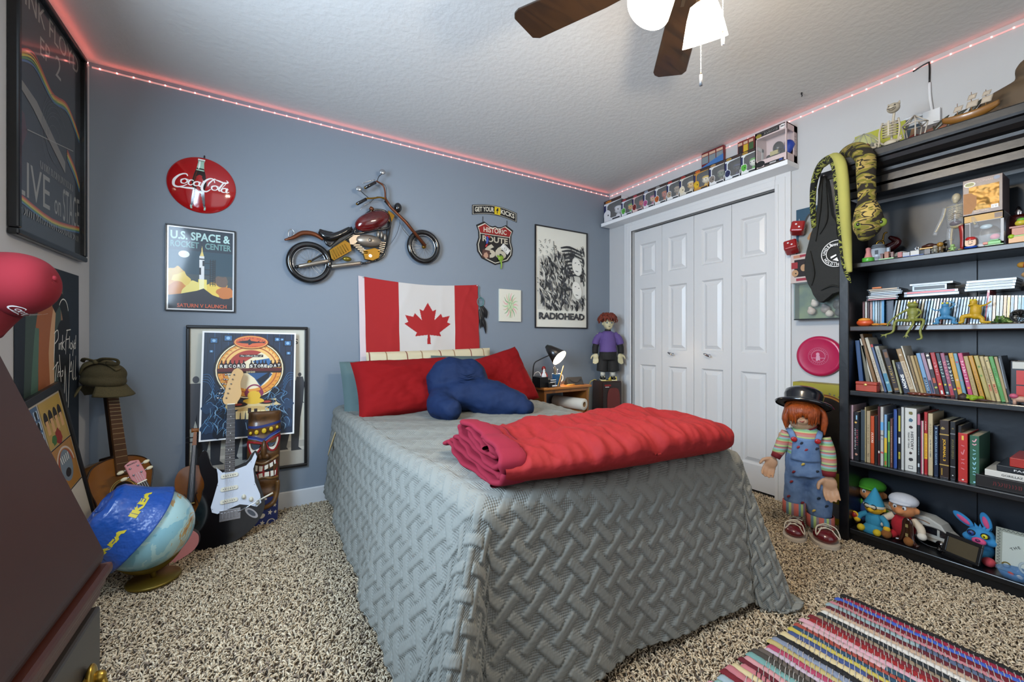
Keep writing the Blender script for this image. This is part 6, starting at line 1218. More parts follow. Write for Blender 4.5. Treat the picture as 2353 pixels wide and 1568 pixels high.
b = MB(T0);b.box((KX + .012,kcy,1.80),(.024,kdy,.085),BW);b.box((kcx,kcy,1.80),(kdx,kdy,.02),BW);b.build('fascia',t,bevel=.003)
b = MB(T0);pr = [(KB,1.84),(KX + .02,1.84),(KX - .004,1.842),(KX - .012,1.852),(KX - .016,1.865),(KX - .035,1.872),(KX - .052,1.888),(KX - .060,1.905),(KX - .078,1.908),(KX - .082,1.918),(KX - .082,1.945),(KX - .078,1.950),(KB,1.950)]
b.prism(pr,0,kdy + .03,BW,M=basis(Vector((0,KY1 - .012,0)),X3,Z3,-Y3),smooth=False);b.build('crown_moulding',t)
TOPZ = 1.951
# ---- books
def book(P,w,h,dep,col,lean=0,label='',lines=(),pages='#b8ad92',name='book',group=None,soft=False,roll=0,cat='book'):
    """P: foot of the spine's left edge. Local x runs along the shelf, y up the spine, z out of the shelf"""
    M = basis(P,-Y3,Z3,-X3) @ TR(rz=lean);o = thing(name,label,cat,M=M,group=group);cm = mt(col,.38,coat=.25)
    c = .0022 if w > .012 else w * .15
    b = MB();b.box((c / 2,h / 2,-dep / 2),(c,h,dep),cm);b.box((w - c / 2,h / 2,-dep / 2),(c,h,dep),cm);b.box((w / 2,h / 2,-c / 2),(w - c,h,c),cm);b.build('cover',o,bevel=.0012 if w > .012 else 0)
    b = MB();b.box((w / 2,h / 2,-dep / 2 - .001),(w - 2 * c,h - .006,dep - .006),mt(pages,.85));b.build('pages',o)
    if lines:
        a = MB();a.z = .0003
        for L_ in lines:
            k = L_[0]
            if k == 't':_,s_,x0,y0,x1,y1,cc = L_[:7];a.text(s_,x0 * w,y0 * h,x1 * w,y1 * h,mt(cc,.5),L_[7] if len(L_) > 7 else .02,vert=1)
            elif k == 'r':_,x0,y0,x1,y1,cc = L_;a.rect(x0 * w,y0 * h,x1 * w,y1 * h,mt(cc,.45))
            elif k == 'd':_,x,y,r,cc = L_;a.poly(blobpts(x * w,y * h,r * w,seed=int(y * 100),wob=.22),mt(cc,.5))
            elif k == 's':
                _,x0,y0,y1,cc = L_;rr_ = random.Random(int(y0 * 77));yy = y0 * h
                while yy < y1 * h:ln = rr_.uniform(.004,.009);a.rect(x0 * w,yy,(x0 + .28) * w,yy + ln,mt(cc,.5));yy += ln + .003
        a.build('spine_print',o)
    return o
X4 = 2.565
def Y4(px,y=1000):return onx(1940 + px / 5.697,910 + y / 5.697,X4)
B4 = [  # left, right, top row in the enlarged crop, colour, label, print
 (60,117,120,'#a8909a','pale pink hardback, first on the lower book shelf',[('r',.1,.02,.9,.98,'#ab939c')]),
 (124,190,212,'#15151a','black book with white and pink spine lettering next to the pale pink one',[('t','~13',.15,.22,.42,.66,'#d8d8d8'),('t','~8',.55,.30,.85,.64,'#a8344a'),('d',.5,.12,.3,'#b08070'),('d',.4,.78,.25,'#c9a050'),('r',.45,.84,.7,.93,'#8fb9d0')]),
 (192,262,192,'#39434a','grey blue picture book behind the black one',[]),
 (268,284,150,'#a89a72','very thin tan book near the left of the lower book shelf',[]),
 (290,340,200,'#a08e70','beige paperback with faded title beside the orange book',[('t','~10',.25,.35,.7,.75,'#7a6a4a'),('t','~2',.25,.12,.7,.19,'#4a3a2a')]),
 (343,393,268,'#b0441c','bright orange spine book on the lower book shelf',[('t','~7',.2,.42,.8,.66,'#e6d8c8',.0)]),
 (396,436,262,'#1a1614','short black book right of the orange one',[]),
 (438,470,142,'#4f1216','narrow dark red book with black patches',[('r',.1,.25,.9,.42,'#151012'),('r',.2,.2,.8,.24,'#d8d0c8')]),
 (473,515,146,'#b4b2ac','white comic book with multicoloured spine pictures',[('r',0,.60,1,.74,'#5a9ac9'),('d',.5,.45,.4,'#8f8f94'),('d',.5,.22,.45,'#b44a4a'),('r',0,.5,1,.52,'#555555')]),
 (522,560,248,'#7aa0c4','blue yellow and green striped spine book',[('r',0,.0,1,.26,'#5a9a3c'),('r',0,.26,1,.55,'#c9a82c'),('r',.2,.02,.8,.10,'#b0502a')]),
 (570,598,340,'#3f7a50','small green paperback among the comics',[('r',0,.55,1,.8,'#8ab04a')]),
 (600,636,300,'#5f3a32','small brown paperback with mottled spine',[('s',.35,.1,.85,'#b0907a')]),
 (645,690,178,'#29478a','plain blue hardback left of the white history book',[('r',.8,.02,.95,.98,'#4a6ab0')]),
 (700,742,166,'#17171a','black book with yellow spine panels',[('r',.2,.62,.85,.88,'#b0a83a'),('r',.2,.42,.8,.52,'#c9c9c0'),('t','ES',.2,.16,.8,.28,'#b9b03c',.04)]),
 (744,784,150,'#bdbfbd','plain white slim book beside the history book',[('r',.45,.02,.5,.98,'#8f9190')]),
 (792,948,164,'#c6c6c0','thick white book reading HISTORY YEAR BY YEAR down its spine',[('t','HISTORY',.50,.34,.74,.63,'#1a1a1c',.02),('t','YEAR BY YEAR',.26,.36,.40,.62,'#1a1a1c',.02),('d',.5,.92,.18,'#6a6430'),('d',.5,.81,.2,'#3a5a70'),('d',.5,.70,.17,'#3a2a28'),('d',.5,.29,.15,'#3a2a26'),('d',.5,.19,.2,'#2a2a2c'),('r',.3,.04,.7,.09,'#55555a'),('r',.34,.05,.66,.08,'#c6c6c0')]),
 (955,994,226,'#1f242c','dark book with a pink top right of the history book',[('r',0,.80,1,.98,'#a86070'),('r',.2,.1,.8,.16,'#b8c4cc'),('s',.35,.3,.6,'#7a8a94')]),
 (1000,1038,330,'#a85a70','rose pink slim book left of the red and yellow one',[('r',.6,0,1,1,'#c9c0b4')]),
 (1044,1092,216,'#a01c1e','red and yellow spine comic collection',[('r',.05,.25,.95,.66,'#c9a01c'),('t','~13',.3,.28,.72,.64,'#a01c1e',.04),('t','~7',.25,.70,.6,.86,'#d8c8b8')]),
 (1096,1160,234,'#b5a584','cream book with a boxed navy title between the red yellow and navy books',[('r',.15,.28,.85,.60,'#c4b48e'),('t','CALVIN AND HOBBES',.35,.29,.68,.59,'#1c2c44',.03),('t','~7',.3,.64,.7,.84,'#7a6a48')]),
 (1172,1232,392,'#17253e','navy blue book with white lettering left of the brown journal',[('t','~24',.30,.22,.68,.90,'#9fc0da',.03),('d',.5,.95,.25,'#8aa0b0')]),
 (1245,1372,324,'#2a1a14','thick dark brown book with a yellow title and two gold bands',[('r',0,.745,1,.765,'#a88a44'),('r',0,.22,1,.24,'#a88a44'),('t','JOURNAL 3',.30,.30,.66,.68,'#d0a01c',.03),('d',.35,.86,.2,'#9a8448'),('r',.2,.05,.3,.17,'#b08a2c')]),
 (1382,1458,340,'#17181a','black book with faded gold script beside the journal',[('t','~14',.3,.36,.7,.70,'#7a7038',.0),('r',.05,.78,.95,.80,'#6a6c70'),('r',.05,.22,.95,.235,'#8a8c90'),('d',.5,.08,.15,'#c8c8c8'),('d',.5,.88,.2,'#6a5a34')]),
 (1470,1520,400,'#211c1a','short dark book tucked behind the red comic volume',[]),
 (1488,1616,492,'#b02a26','big red comic volume with pink lettering',[('t','~5',.34,.18,.66,.82,'#c87a80',.02),('r',.38,.86,.6,.95,'#d8b84a'),('d',.5,.05,.12,'#d8d0c8')]),
 (1638,1770,524,'#2c5a44','big green comic volume with pale blue lettering',[('t','~7',.34,.14,.64,.74,'#8ac0d0',.02),('t','~2',.3,.80,.7,.95,'#d8a0a8',.02),('d',.5,.05,.12,'#a0d8f0')]),
]
for i,(xa,xb,yt,c,lab,ln) in enumerate(B4):
    Pa,Pb = Y4(xa),Y4(xb);w_ = Pa.y - Pb.y;zt = onx(1940 + (xa + xb) / 11.394,910 + yt / 5.697,X4).z
    P_ = Vector((X4 if i not in (2,23) else X4 + .02,Pa.y - .0005,SH['d'] + .0005));book(P_,w_ - .001,zt - SH['d'],.17 if w_ < .02 else .19,c,0,lab,ln)
# flat stack on the right of that shelf
for (xa,xb,z0,z1,c,lab,txt,tc_) in ((1725,2600,0,.050,'#14100f','wide black box with red lettering at the bottom of the flat stack','~11','#5a1416'),(1845,2600,.052,.078,'#c9c7c0','white art book lying on the black box','GORILLAZ ART','#1a1a1a'),(2000,2600,.080,.104,'#14181e','navy book reading FACELESS lying on the white art book','FACELESS','#d8d8d8'),(2170,2600,.106,.142,'#a0281e','small red box topmost of the flat stack','Ja','#dcd0c4')):
    Pa = Y4(xa,1100);yb = Pa.y;t = thing('book' if 'book' in lab else 'game_box',lab,'book' if 'book' in lab else 'box',M=basis(Vector((KX + .025,yb,SH['d'] + .0005 + z0)),-Y3,Z3,-X3));W_ = .30 if xa < 1900 else .24;hh = z1 - z0
    b = MB();b.box((W_ / 2,hh / 2,-.10),(W_,hh,.20),mt(c,.4,coat=.2));b.build('cover',t,bevel=.002);a = MB();a.z = .0004;a.text(txt,.045,hh * .32,(.125 if xa != 2170 else .085),hh * .64,mt(tc_,.5),.01);a.build('lettering',t)
# ---- leaning paperbacks
X3b = 2.60
def Q3(x,y):return onx(1950 + x / 5.839,760 + y / 5.839,X3b)
B3 = [
 ((84,135),(150,655),62,'#22406a','worn blue hardback leaning first on the middle shelf',[]),
 ((158,200),(250,655),60,'#5f5c4c','grey cloth wrapped bundle beside the blue hardback',[]),
 ((146,112),(338,665),22,'#c4bfb2','thin white book leaning left of the tall tan one',[]),
 ((150,52),(372,668),44,'#7c5a30','tallest tan brown book leaning at the left',[]),
 ((214,100),(432,668),48,'#b4ab98','grey white book with brown vertical lettering',[('t','~15',.3,.1,.65,.6,'#8a5a44',.0)]),
 ((292,190),(480,760),34,'#46587c','slim blue book with a red top',[('r',0,.94,1,1,'#a03024')]),
 ((345,215),(530,800),62,'#9c9c90','pale grey book with a dark serif title and a blue lower picture',[('t','MARILYN MANSON',.3,.45,.72,.92,'#2c2c2c',.0),('r',.05,.02,.95,.40,'#3f7a94'),('d',.5,.2,.35,'#8fb4b8')]),
 ((440,258),(615,800),82,'#241812','dark brown book with gold ornament',[('t','~8',.3,.2,.7,.62,'#a88a3c',.0),('r',.25,.80,.8,.93,'#6a4420'),('r',.2,.05,.9,.10,'#8a6a34')]),
 ((578,400),(690,770),30,'#8f8d68','small olive paperback left of the navy one',[]),
 ((622,428),(745,772),88,'#18233a','navy paperback reading SNOW',[('t','SNOW',.25,.14,.80,.60,'#e4e4e0',.04),('t','~5',.3,.76,.5,.93,'#b8b8b8',.0)]),
 ((632,252),(832,778),78,'#8c6f44','tan paperback with soft lettering left of the thin white one',[('r',.1,.1,.9,.72,'#b4a488'),('t','~16',.35,.15,.68,.70,'#6a4a34',.0),('d',.5,.86,.25,'#c4b8a0')]),
 ((700,210),(905,790),22,'#c9c4b4','very thin white book poking above the paperbacks',[]),
 ((780,340),(930,800),38,'#75603c','brown old paperback, short',[('s',.35,.3,.8,'#a88a5a')]),
 ((822,342),(975,805),46,'#a48c5a','plain tan paperback, short',[]),
 ((872,338),(1020,802),36,'#8b6c22','mustard old paperback before the blue ones',[]),
 ((902,308),(1060,805),60,'#6890b4','sky blue spine comic paperback',[('r',.2,.06,.8,.42,'#17304c'),('t','~7',.3,.08,.7,.38,'#c8d4dc',.0)]),
 ((962,306),(1125,808),54,'#94788c','mauve spine comic paperback',[('r',.2,.06,.8,.36,'#17304c')]),
 ((1020,306),(1172,815),66,'#2a1c22','black and white comic paperback with small pictures',[('r',.2,.62,.8,.86,'#c0b8b0'),('d',.5,.94,.35,'#d8d0c0'),('r',.2,.30,.8,.42,'#a84a2c'),('d',.5,.2,.3,'#a8b04c')]),
 ((1090,300),(1235,825),68,'#a01e20','red comic paperback with a yellow figure',[('t','~5',.3,.45,.7,.80,'#d8a0a0',.03),('d',.5,.28,.3,'#d8a81c'),('r',.3,.06,.7,.14,'#d8d8d0')]),
 ((1162,306),(1312,828),60,'#22303a','dark comic paperback with pale green marks',[('t','~6',.25,.45,.8,.84,'#a8ccc0',.03),('d',.5,.28,.3,'#c9b83a'),('d',.5,.1,.3,'#a0c0c0')]),
 ((1224,306),(1372,832),60,'#8c4a64','plum comic paperback with yellow marks',[('t','~6',.25,.42,.75,.84,'#d88a8a',.03),('d',.5,.28,.3,'#d8b01c'),('r',.2,.05,.8,.2,'#a01e30')]),
 ((1286,338),(1432,832),48,'#1c2026','black comic paperback with white lettering',[('t','~7',.2,.35,.85,.9,'#c8d0c8',.03),('d',.5,.2,.35,'#d8a81c')]),
 ((1335,306),(1480,838),66,'#bd8c1c','golden yellow comic paperback',[('d',.6,.4,.3,'#c8a890'),('d',.4,.22,.35,'#c84a1c'),('d',.5,.9,.1,'#2a1a10')]),
 ((1400,310),(1545,790),54,'#5f8a9c','grey blue comic paperback with pink blots',[('d',.5,.8,.35,'#a84a6a'),('d',.5,.4,.3,'#9a7a8c')]),
 ((1460,306),(1620,800),66,'#b03a64','hot pink comic paperback with white script',[('t','~8',.25,.35,.78,.84,'#e8c0cc',.02),('d',.5,.24,.3,'#d8901c')]),
 ((1536,348),(1690,862),66,'#a08a58','tan old paperback, first of the yellowed row',[('t','~9',.3,.15,.6,.6,'#7a6238',0)]),
 ((1602,342),(1775,872),66,'#b0801c','ochre old paperback in the yellowed row',[('t','~12',.3,.12,.6,.66,'#7a5214',0)]),
 ((1674,342),(1855,878),68,'#a39552','olive yellow paperback with a green dragon blot',[('d',.5,.75,.3,'#5a7a34'),('d',.4,.55,.3,'#6a8a3c')]),
 ((1750,350),(1922,882),58,'#b09c66','cream paperback with a red last word, right of the dragon blot one',[('t','THE PORTABLE',.3,.40,.68,.78,'#4a4030',.0),('t','MAD',.25,.22,.75,.36,'#b0341c',.03)]),
 ((1812,354),(1988,888),60,'#bba76e','cream paperback with a red last word, left of the bright green one',[('t','~7',.3,.42,.68,.74,'#5a5a5a',.0),('t','MAD',.25,.18,.75,.38,'#b0341c',.03),('d',.5,.9,.2,'#3a3020')]),
 ((1875,352),(2052,892),66,'#4a8a40','bright green old paperback',[('t','~4',.3,.55,.7,.74,'#1c4a1c',.03),('t','MAD',.3,.34,.7,.52,'#8ac080',.0)]),
 ((1948,356),(2110,850),48,'#9c8658','last tan paperback before the black binder',[]),
 ((2000,345),(2150,812),50,'#0f1216','black binder leaning at the right of the paperbacks',[('r',.1,.3,.35,.95,'#8a9298')]),
]
def shelf_row(rows,Q,z,X,dep):
    prev = 9.
    for (tx,ty),(bx,by),w,c,lab,ln in rows:
        Pt,Pb,Pw = Q(tx,ty),Q(bx,by),Q(bx + w,by);dy = Pt.y - Pb.y;hz = Pt.z - z;ang = -math.atan2(-dy,hz) if False else math.atan2(dy,hz)
        w_ = (Pb.y - Pw.y) * math.cos(ang) * .97;L_ = math.hypot(dy,hz) - 0;foot = Vector((X,Pb.y - w_ * 0,z + .0006))
        book(foot,w_,hz / math.cos(ang) if ang < 1 else hz,dep,c,ang,lab,ln)
for k in range(len(B3)):pass
shelf_row(B3,Q3,SH['c'],X3b,.12)
P_ = onx(2323,900,X3b);book(Vector((X3b - .01,P_.y,SH['c'] + .0006)),.05,onx(2330,830,X3b).z - SH['c'],.13,'#15161a',0,'black and white comic box with red panels at the right end',[('r',.3,.12,.75,.42,'#b02c24'),('r',.3,.45,.75,.78,'#b02c24'),('r',.1,.82,.95,.98,'#b8b8b0'),('r',.8,.1,.9,.8,'#b8b8b0')])
# ---- discs standing and lying
X2 = 2.60
def Q2(x,y):return onx(1940 + x / 5.697,630 + y / 5.697,X2)
cdc = ['#b9c4cc','#8fa4b4','#d0d4d4','#5d7f98','#c4bca4','#9fb4c0','#e0e0dc','#7a8a96','#a8c0cc','#6a4c44']
def disc_case(P,w,h,dep,col,lean,label,group,grp2='disc case'):
    o = thing('disc_case',label,grp2,M=basis(P,-Y3,Z3,-X3) @ TR(rz=lean),group=group);b = MB();b.box((w / 2,h / 2,-dep / 2),(w,h,dep),mt(col,.15,coat=.6,var=(60,'#20262c',.0,.62)));b.build('case',o,bevel=.0008)
    a = MB();a.z = .0003;a.rect(w * .2,h * .06,w * .8,h * .94,mt(col,.3));a.build('spine_label',o);return o
R_ = random.Random(12);yz = SH['b'] + .0006
for k in range(8):x = 208 + k * 33;Pa = Q2(x,400);disc_case(Vector((X2 + .03,Pa.y,yz)),.0085,.128,.12,['#5a2a28','#b9b9b4','#3a1418','#b4908a','#8ab4cc','#c0d0d8','#788894','#9aa4a8'][k],0,'slim disc case standing upright at the left end of the disc shelf','upright discs at the left')
disc_case(Vector((X2 + .02,Q2(468,400).y,yz)),.010,.130,.12,'#3f86b8',0,'bright blue disc case beside the left discs',None);disc_case(Vector((X2 + .03,Q2(520,400).y,yz)),.028,.126,.12,'#0d1c34',0,'wide dark navy case between the two groups of discs',None)
x = 612;k = 0
while x < 1840:
    Pb,Pt = Q2(x,640),Q2(x + 55,345 - (x - 600) * .045);ang = math.atan2(Pt.y - Pb.y,Pt.z - Pb.z);c = cdc[R_.randrange(9)]
    if k % 9 == 7:c = '#6a3c30'
    disc_case(Vector((X2,Pb.y,yz)),.0068,(Pt.z - yz) / math.cos(ang),.12,c,ang,'thin jewel case in the long row leaning left behind the toy frogs','leaning discs');x += 39.5;k += 1
Pb = Q2(1820,640);disc_case(Vector((X2,Pb.y,yz)),.0075,.142,.12,'#b0201e',math.atan2(Q2(1872,290).y - Pb.y,.14),'red disc case leaning at the end of the leaning row',None)
x = 1885;k = 0
while x < 2420:
    Pa = Q2(x,640);c = ['#9fb0c4','#c9b08c','#b8c8cc','#a8a89c','#c4a46c','#c9b04a','#8a9aac','#d0d0c8','#88a8b8','#7aa0b0'][k % 10];disc_case(Vector((X2,Pa.y,yz)),.0082,onx(1940 + x / 5.697,630 + 280 / 5.697,X2).z - yz,.12,c,-.03,'disc case in the upright row right of the red one','upright discs at the right');x += 47;k += 1
def flat_item(name,label,cat,px0,px1,py,z0,th,col,X=2.60,dep=.13,group=None,tilt=0,lbl='#cfd4d6'):
    Pa,Pb = onx(px0,py,X),onx(px1,py,X);w = Pa.y - Pb.y;o = thing(name,label,cat,M=basis(Vector((X,Pa.y,z0)),-Y3,Z3,-X3) @ TR(rz=tilt),group=group);b = MB();b.box((w / 2,th / 2,-dep / 2),(w,th,dep),mt(col,.2,coat=.5));b.build('case',o,bevel=.0008)
    a = MB();a.z = .0003;a.rect(w * .06,th * .2,w * .94,th * .8,mt(lbl,.35));a.build('spine_label',o);return o
zz = yz + .1285
for k in range(7):
    off = (0,1.5,0,6,7,5,2)[k];flat_item('disc_case',('lowest pink disc case of the left flat stack','white disc case, second from below in the left flat stack','third disc case up in the left flat stack','fourth disc case up, slightly inset, in the left flat stack','fifth disc case up in the left flat stack','sixth disc case with grey edge in the left flat stack','topmost disc case of the left flat stack with an orange tag')[k],'disc case',1990 + off,2063 + off * 1.6,690 - 6 * k,zz,.0078,'#20262c',lbl=['#c07078','#d0d0cc','#c9ccd0','#a8b8c8','#c0ccd8','#a8a498','#c8b090'][k]);zz += .0082
b = MB();b.box((0,0,.004),(.012,.035,.008),mt('#b5601c',.5));o = b.build('orange_tag');o.location = (2.597,onx(2016,658,2.6).y,zz);tag(o,'orange tag on top of the left stack of disc cases','tag')
zz = yz + .134;flat_item('disc_case','white case under the red one in the middle flat stack','disc case',2077,2204,690,zz,.012,'#1c1a1a',lbl='#d0c8c0');flat_item('disc_case','red and white case lying in the middle flat stack','disc case',2077,2202,680,zz + .0125,.012,'#4a1418',lbl='#c04a4c')
flat_item('black_box','black glossy box between the red case and the silver case','box',2096,2176,668,zz + .025,.026,'#08090a',lbl='#141618');flat_item('disc_case','wide silver case topmost of the middle flat stack','disc case',2090,2190,655,zz + .0515,.009,'#8a8e92',lbl='#aab0b4')
zz = yz + .142
for k in range(4):flat_item('disc_case',('lowest','second','third','topmost')[k] + ' silver disc case of the right flat stack','disc case',2216 + k * 1.5,2332 + k * 1.5,675,zz,.011,'#5a6064',lbl=['#a8aca8','#b8bcbc','#a0a49c','#c4c8cc'][k]);zz += .0115
# ---- toys along the disc shelf
def toy(name,label,cat,P,rz=0,s=1):return thing(name,label,cat,M=TR(*P,rz=rz,s=s))
def frog(name,label,P,col,pose,s=1,rz=0,cat='toy frog'):
    t = toy(name,label,cat,P,rz,s);m = mt(col,.5,bump=(120,.25));b = MB()
    for c,r in pose['e']:b.ell(c,r,m,nu=14,nv=10)
    for P_,r in pose['l']:b.tube(P_,r,m,8,4)
    b.build('body',t,remesh=.0028,smooth=2);b = MB();[b.ell(c,.0045,mt('#c9c04a',.3)) for c in pose['y']];b.build('eyes',t);return t
FR = -PI / 2      # toys look out of the shelf (towards -x)
P = onx(2096,742,2.545);Rr = TR(rz=FR)
frog('toy_frog','long limbed green rubber frog sitting on the shelf edge with legs dangling',Vector((2.555,P.y,SH['b'] + .001)),'#6f7430',dict(
 e=[((0,.0,.055),(.020,.016,.026)),((0,-.004,.092),(.020,.018,.014)),((0,.0,.03),(.018,.018,.018))],
 l=[([(-.015,0,.075),(-.045,-.012,.05),(-.075,-.015,.02),(-.082,-.03,-.004)],[.005,.0045,.004,.004]),([(.015,0,.075),(.030,-.01,.055),(.012,-.02,.03)],[.005,.0045,.004]),
    ([(-.01,-.01,.02),(-.05,-.035,.018),(-.058,-.04,-.03),(-.082,-.052,-.045)],[.009,.006,.005,.004]),([(.01,-.01,.02),(.045,-.04,.018),(.035,-.045,-.03),(.042,-.055,-.062),(.025,-.058,-.068)],[.009,.006,.005,.005,.003]),([(0,-.015,.02),(.012,-.04,.008),(-.004,-.044,-.03),(-.01,-.05,-.045)],[.006,.005,.005,.005])]
   + [([(-.082,-.05,-.045),(-.082 + dx,-.06,-.050 + dz_)],[.003,.0018]) for dx,dz_ in ((-.018,.004),(-.016,-.006),(.004,-.012))] + [([(-.01,-.05,-.045),(-.01 + dx,-.055,-.045 + dz_)],[.003,.0018]) for dx,dz_ in ((-.012,-.016),(0,-.02),(.012,-.014))],
 y=[(-.010,-.014,.104),(.010,-.014,.104)]),1.0,FR)
P = onx(2170,742,2.55)
frog('toy_frog','light blue toy frog standing with arms raised before the discs',Vector((2.565,P.y,SH['b'] + .001)),'#3a78a0',dict(
 e=[((0,0,.055),(.017,.015,.026)),((0,-.002,.084),(.012,.012,.010)),((0,0,.034),(.014,.012,.014))],
 l=[([(-.012,0,.068),(-.03,-.004,.062),(-.042,-.006,.074)],[.004,.003,.003]),([(.012,0,.07),(.03,-.004,.085),(.012,-.004,.10),(-.002,-.004,.094)],[.004,.003,.003,.002]),([(-.01,0,.03),(-.026,-.006,.022),(-.022,-.006,.006),(-.036,-.016,.004)],[.008,.007,.006,.004]),([(.01,0,.03),(.028,-.006,.022),(.024,-.006,.006),(.042,-.016,.004)],[.008,.007,.006,.004])],
 y=[(-.007,-.008,.093),(.007,-.008,.093)]),1,FR)
P = onx(2240,742,2.55)
frog('toy_frog','mustard yellow toy frog with one arm stretched out',Vector((2.565,P.y,SH['b'] + .001)),'#b08c10',dict(
 e=[((0,0,.055),(.018,.016,.028)),((-.006,-.002,.092),(.012,.012,.013)),((0,0,.034),(.016,.014,.016))],
 l=[([(.012,0,.074),(.03,-.01,.078),(.046,-.014,.092)],[.005,.004,.003]),([(-.012,0,.074),(-.018,-.012,.078),(-.004,-.014,.080)],[.005,.004,.003]),([(-.01,0,.034),(-.036,-.006,.030),(-.038,-.006,.008),(-.05,-.012,.004)],[.010,.009,.007,.004]),([(.01,0,.03),(.020,-.006,.018),(.018,-.008,.006),(.045,-.016,.005)],[.009,.008,.006,.005])],
 y=[(-.012,-.010,.100),(.0,-.010,.101)]),1,FR)
P = onx(2303,742,2.555);t = toy('turtle_toy','small green spotted frog squatting near the wheel','toy',Vector((2.56,P.y,SH['b'] + .001)),FR);b = MB();gm_ = ramp_mat('noise',60,[(0,'#27401c'),(.5,'#4a6a2c'),(.62,'#8a9a5c')],.4);b.ell((0,0,.012),(.024,.018,.013),gm_);b.ell((-.004,-.014,.018),(.014,.010,.010),gm_);[b.ell((s_ * .020,-.010,.004),(.010,.010,.005),gm_) for s_ in (-1,1)];[b.ell((-.004 + s_ * .008,-.018,.026),.0045,gm_) for s_ in (-1,1)];b.build('body',t)
P = onx(1985,742,2.555);t = toy('rubber_crab','orange rubber creature with flat hands at the left end of the disc shelf','toy',Vector((2.57,P.y,SH['b'] + .001)),FR);om = mt('#b8481c',.45,coat=.2);ym = mt('#c9832c',.45);b = MB();b.ell((0,0,.016),(.034,.026,.020),om);b.ell((0,-.004,.030),(.026,.020,.010),ym);b.build('body',t)
for x in (.045,.075):b = MB();b.ell((x,-.012,.006),(.016,.014,.006),ym);[b.tube([(x,-.012,.006),(x + .012 + .004 * k,-.026 + k * .006,.004)],[.004,.003],ym,6) for k in range(4)];b.build('hand',t)
P = onx(2345,742,2.555);t = toy('toy_cannon','black toy cannon with spoked wheels at the right end of the disc shelf','toy',Vector((2.56,P.y,SH['b'] + .001)),FR);b = MB();b.cyl((-.02,0,.036),(.06,0,.046),.008,BLACK,12);b.build('barrel',t)
for yy in (-.022,.016):
    b = MB();b.tube([(.024 * math.cos(a),yy,.026 + .024 * math.sin(a)) for a in [i * PI / 10 for i in range(20)]],.0025,BLACK,6,closed=True);[b.cyl((0,yy,.026),(.024 * math.cos(k * PI / 5),yy,.026 + .024 * math.sin(k * PI / 5)),.0012,BLACK,5) for k in range(10)];b.build('wheel',t)
P = onx(2340,672,2.58);t = toy('plush_bird','red and tan plush creature lying on the right flat stack','plush toy',Vector((2.63,P.y - .030,yz + .143 + .034)),FR);b = MB();b.ell((.02,0,.02),(.05,.03,.02),mt('#b08a5c',.9));b.build('body',t);b = MB();b.tube([(.06,0,.05),(.02,-.01,.055),(-.02,-.01,.06)],[.020,.016,.012],mt('#8c1018',.8),10,4);b.build('red_neck',t);b = MB();b.ell((-.026,-.01,.06),(.013,.011,.012),mt('#9a7020',.8));b.build('tip',t)
# ---- middle shelf trinkets
P = onx(1993,890,2.555);t = toy('small_chest','small red wooden chest with a brass clasp on the middle shelf','box',Vector((2.56,P.y,SH['c'] + .001)),FR);rdw = mt('#8e2a1a',.45,var=(20,'#a83e24'));b = MB();b.box((0,0,.016),(.082,.045,.032),rdw);b.build('chest_body',t,bevel=.002);b = MB();b.box((0,0,.040),(.084,.047,.014),rdw);b.build('lid',t,bevel=.003);b = MB();b.ell((-.002,-.024,.033),(.007,.002,.006),mt('#c9a860',.3,.6));b.build('clasp',t)
P = onx(2160,905,2.55);t = toy('toy_violin','miniature brown violin lying along the middle shelf edge','ornament',Vector((2.555,P.y + .03,SH['c'] + .001)),FR);vb = mt('#5a2414',.25,coat=.6);b = MB();b.ell((-.055,0,.008),(.024,.018,.008),vb);b.ell((-.018,0,.008),(.020,.015,.008),vb);b.ell((-.036,0,.008),(.018,.012,.008),vb);b.tube([(-.005,0,.010),(.05,0,.011),(.075,0,.012)],[.005,.004,.003],vb,8);b.build('body',t)
P = onx(2235,915,2.545);t = toy('green_gem_toy','translucent lime green crystal toy on the middle shelf edge','toy',Vector((2.548,P.y,SH['c'] + .001)),FR);b = MB();lg_ = mt('#8aa82c',.2,trans=.3);R_ = random.Random(2);[b.ell((R_.uniform(-.02,.022),R_.uniform(-.008,.008),R_.uniform(.008,.020)),(.010,.009,.009),lg_,nu=6,nv=5) for k in range(9)];b.build('crystals',t,remesh=.003);b = MB();b.lathe([(.0,0),(.018,.0),(.017,.018),(0,.03)],mt('#2a1c16',.6),16,M=TR(-.028,.006,.0));b.build('brown_cone',t)
P = onx(2262,922,2.545);b = MB();b.tube([(.03,0,.006),(0,0,.006),(-.035,.002,.004)],[.006,.005,.001],mt('#3a2014',.5),8);o = b.build('wooden_spike');o.matrix_basis = TR(2.548,P.y,SH['c'] + .001,rz=PI / 2);tag(o,'dark wooden spike beside the lime green crystal toy','ornament')
P = onx(2345,915,2.55);t = toy('toy_animals','small pink and white toy pig figures at the right end of the middle shelf','toy',Vector((2.55,P.y,SH['c'] + .001)),FR);b = MB();b.ell((0,0,.022),(.024,.012,.012),mt('#b08c78',.5));[b.cyl((x,y,0),(x,y,.018),.005,mt('#b08c78',.5),8) for x in (-.014,.014) for y in (-.006,.006)];b.build('body',t);b = MB();b.ell((-.016,-.008,.034),(.012,.010,.010),mt('#b0506a',.5));b.build('pink_head',t)
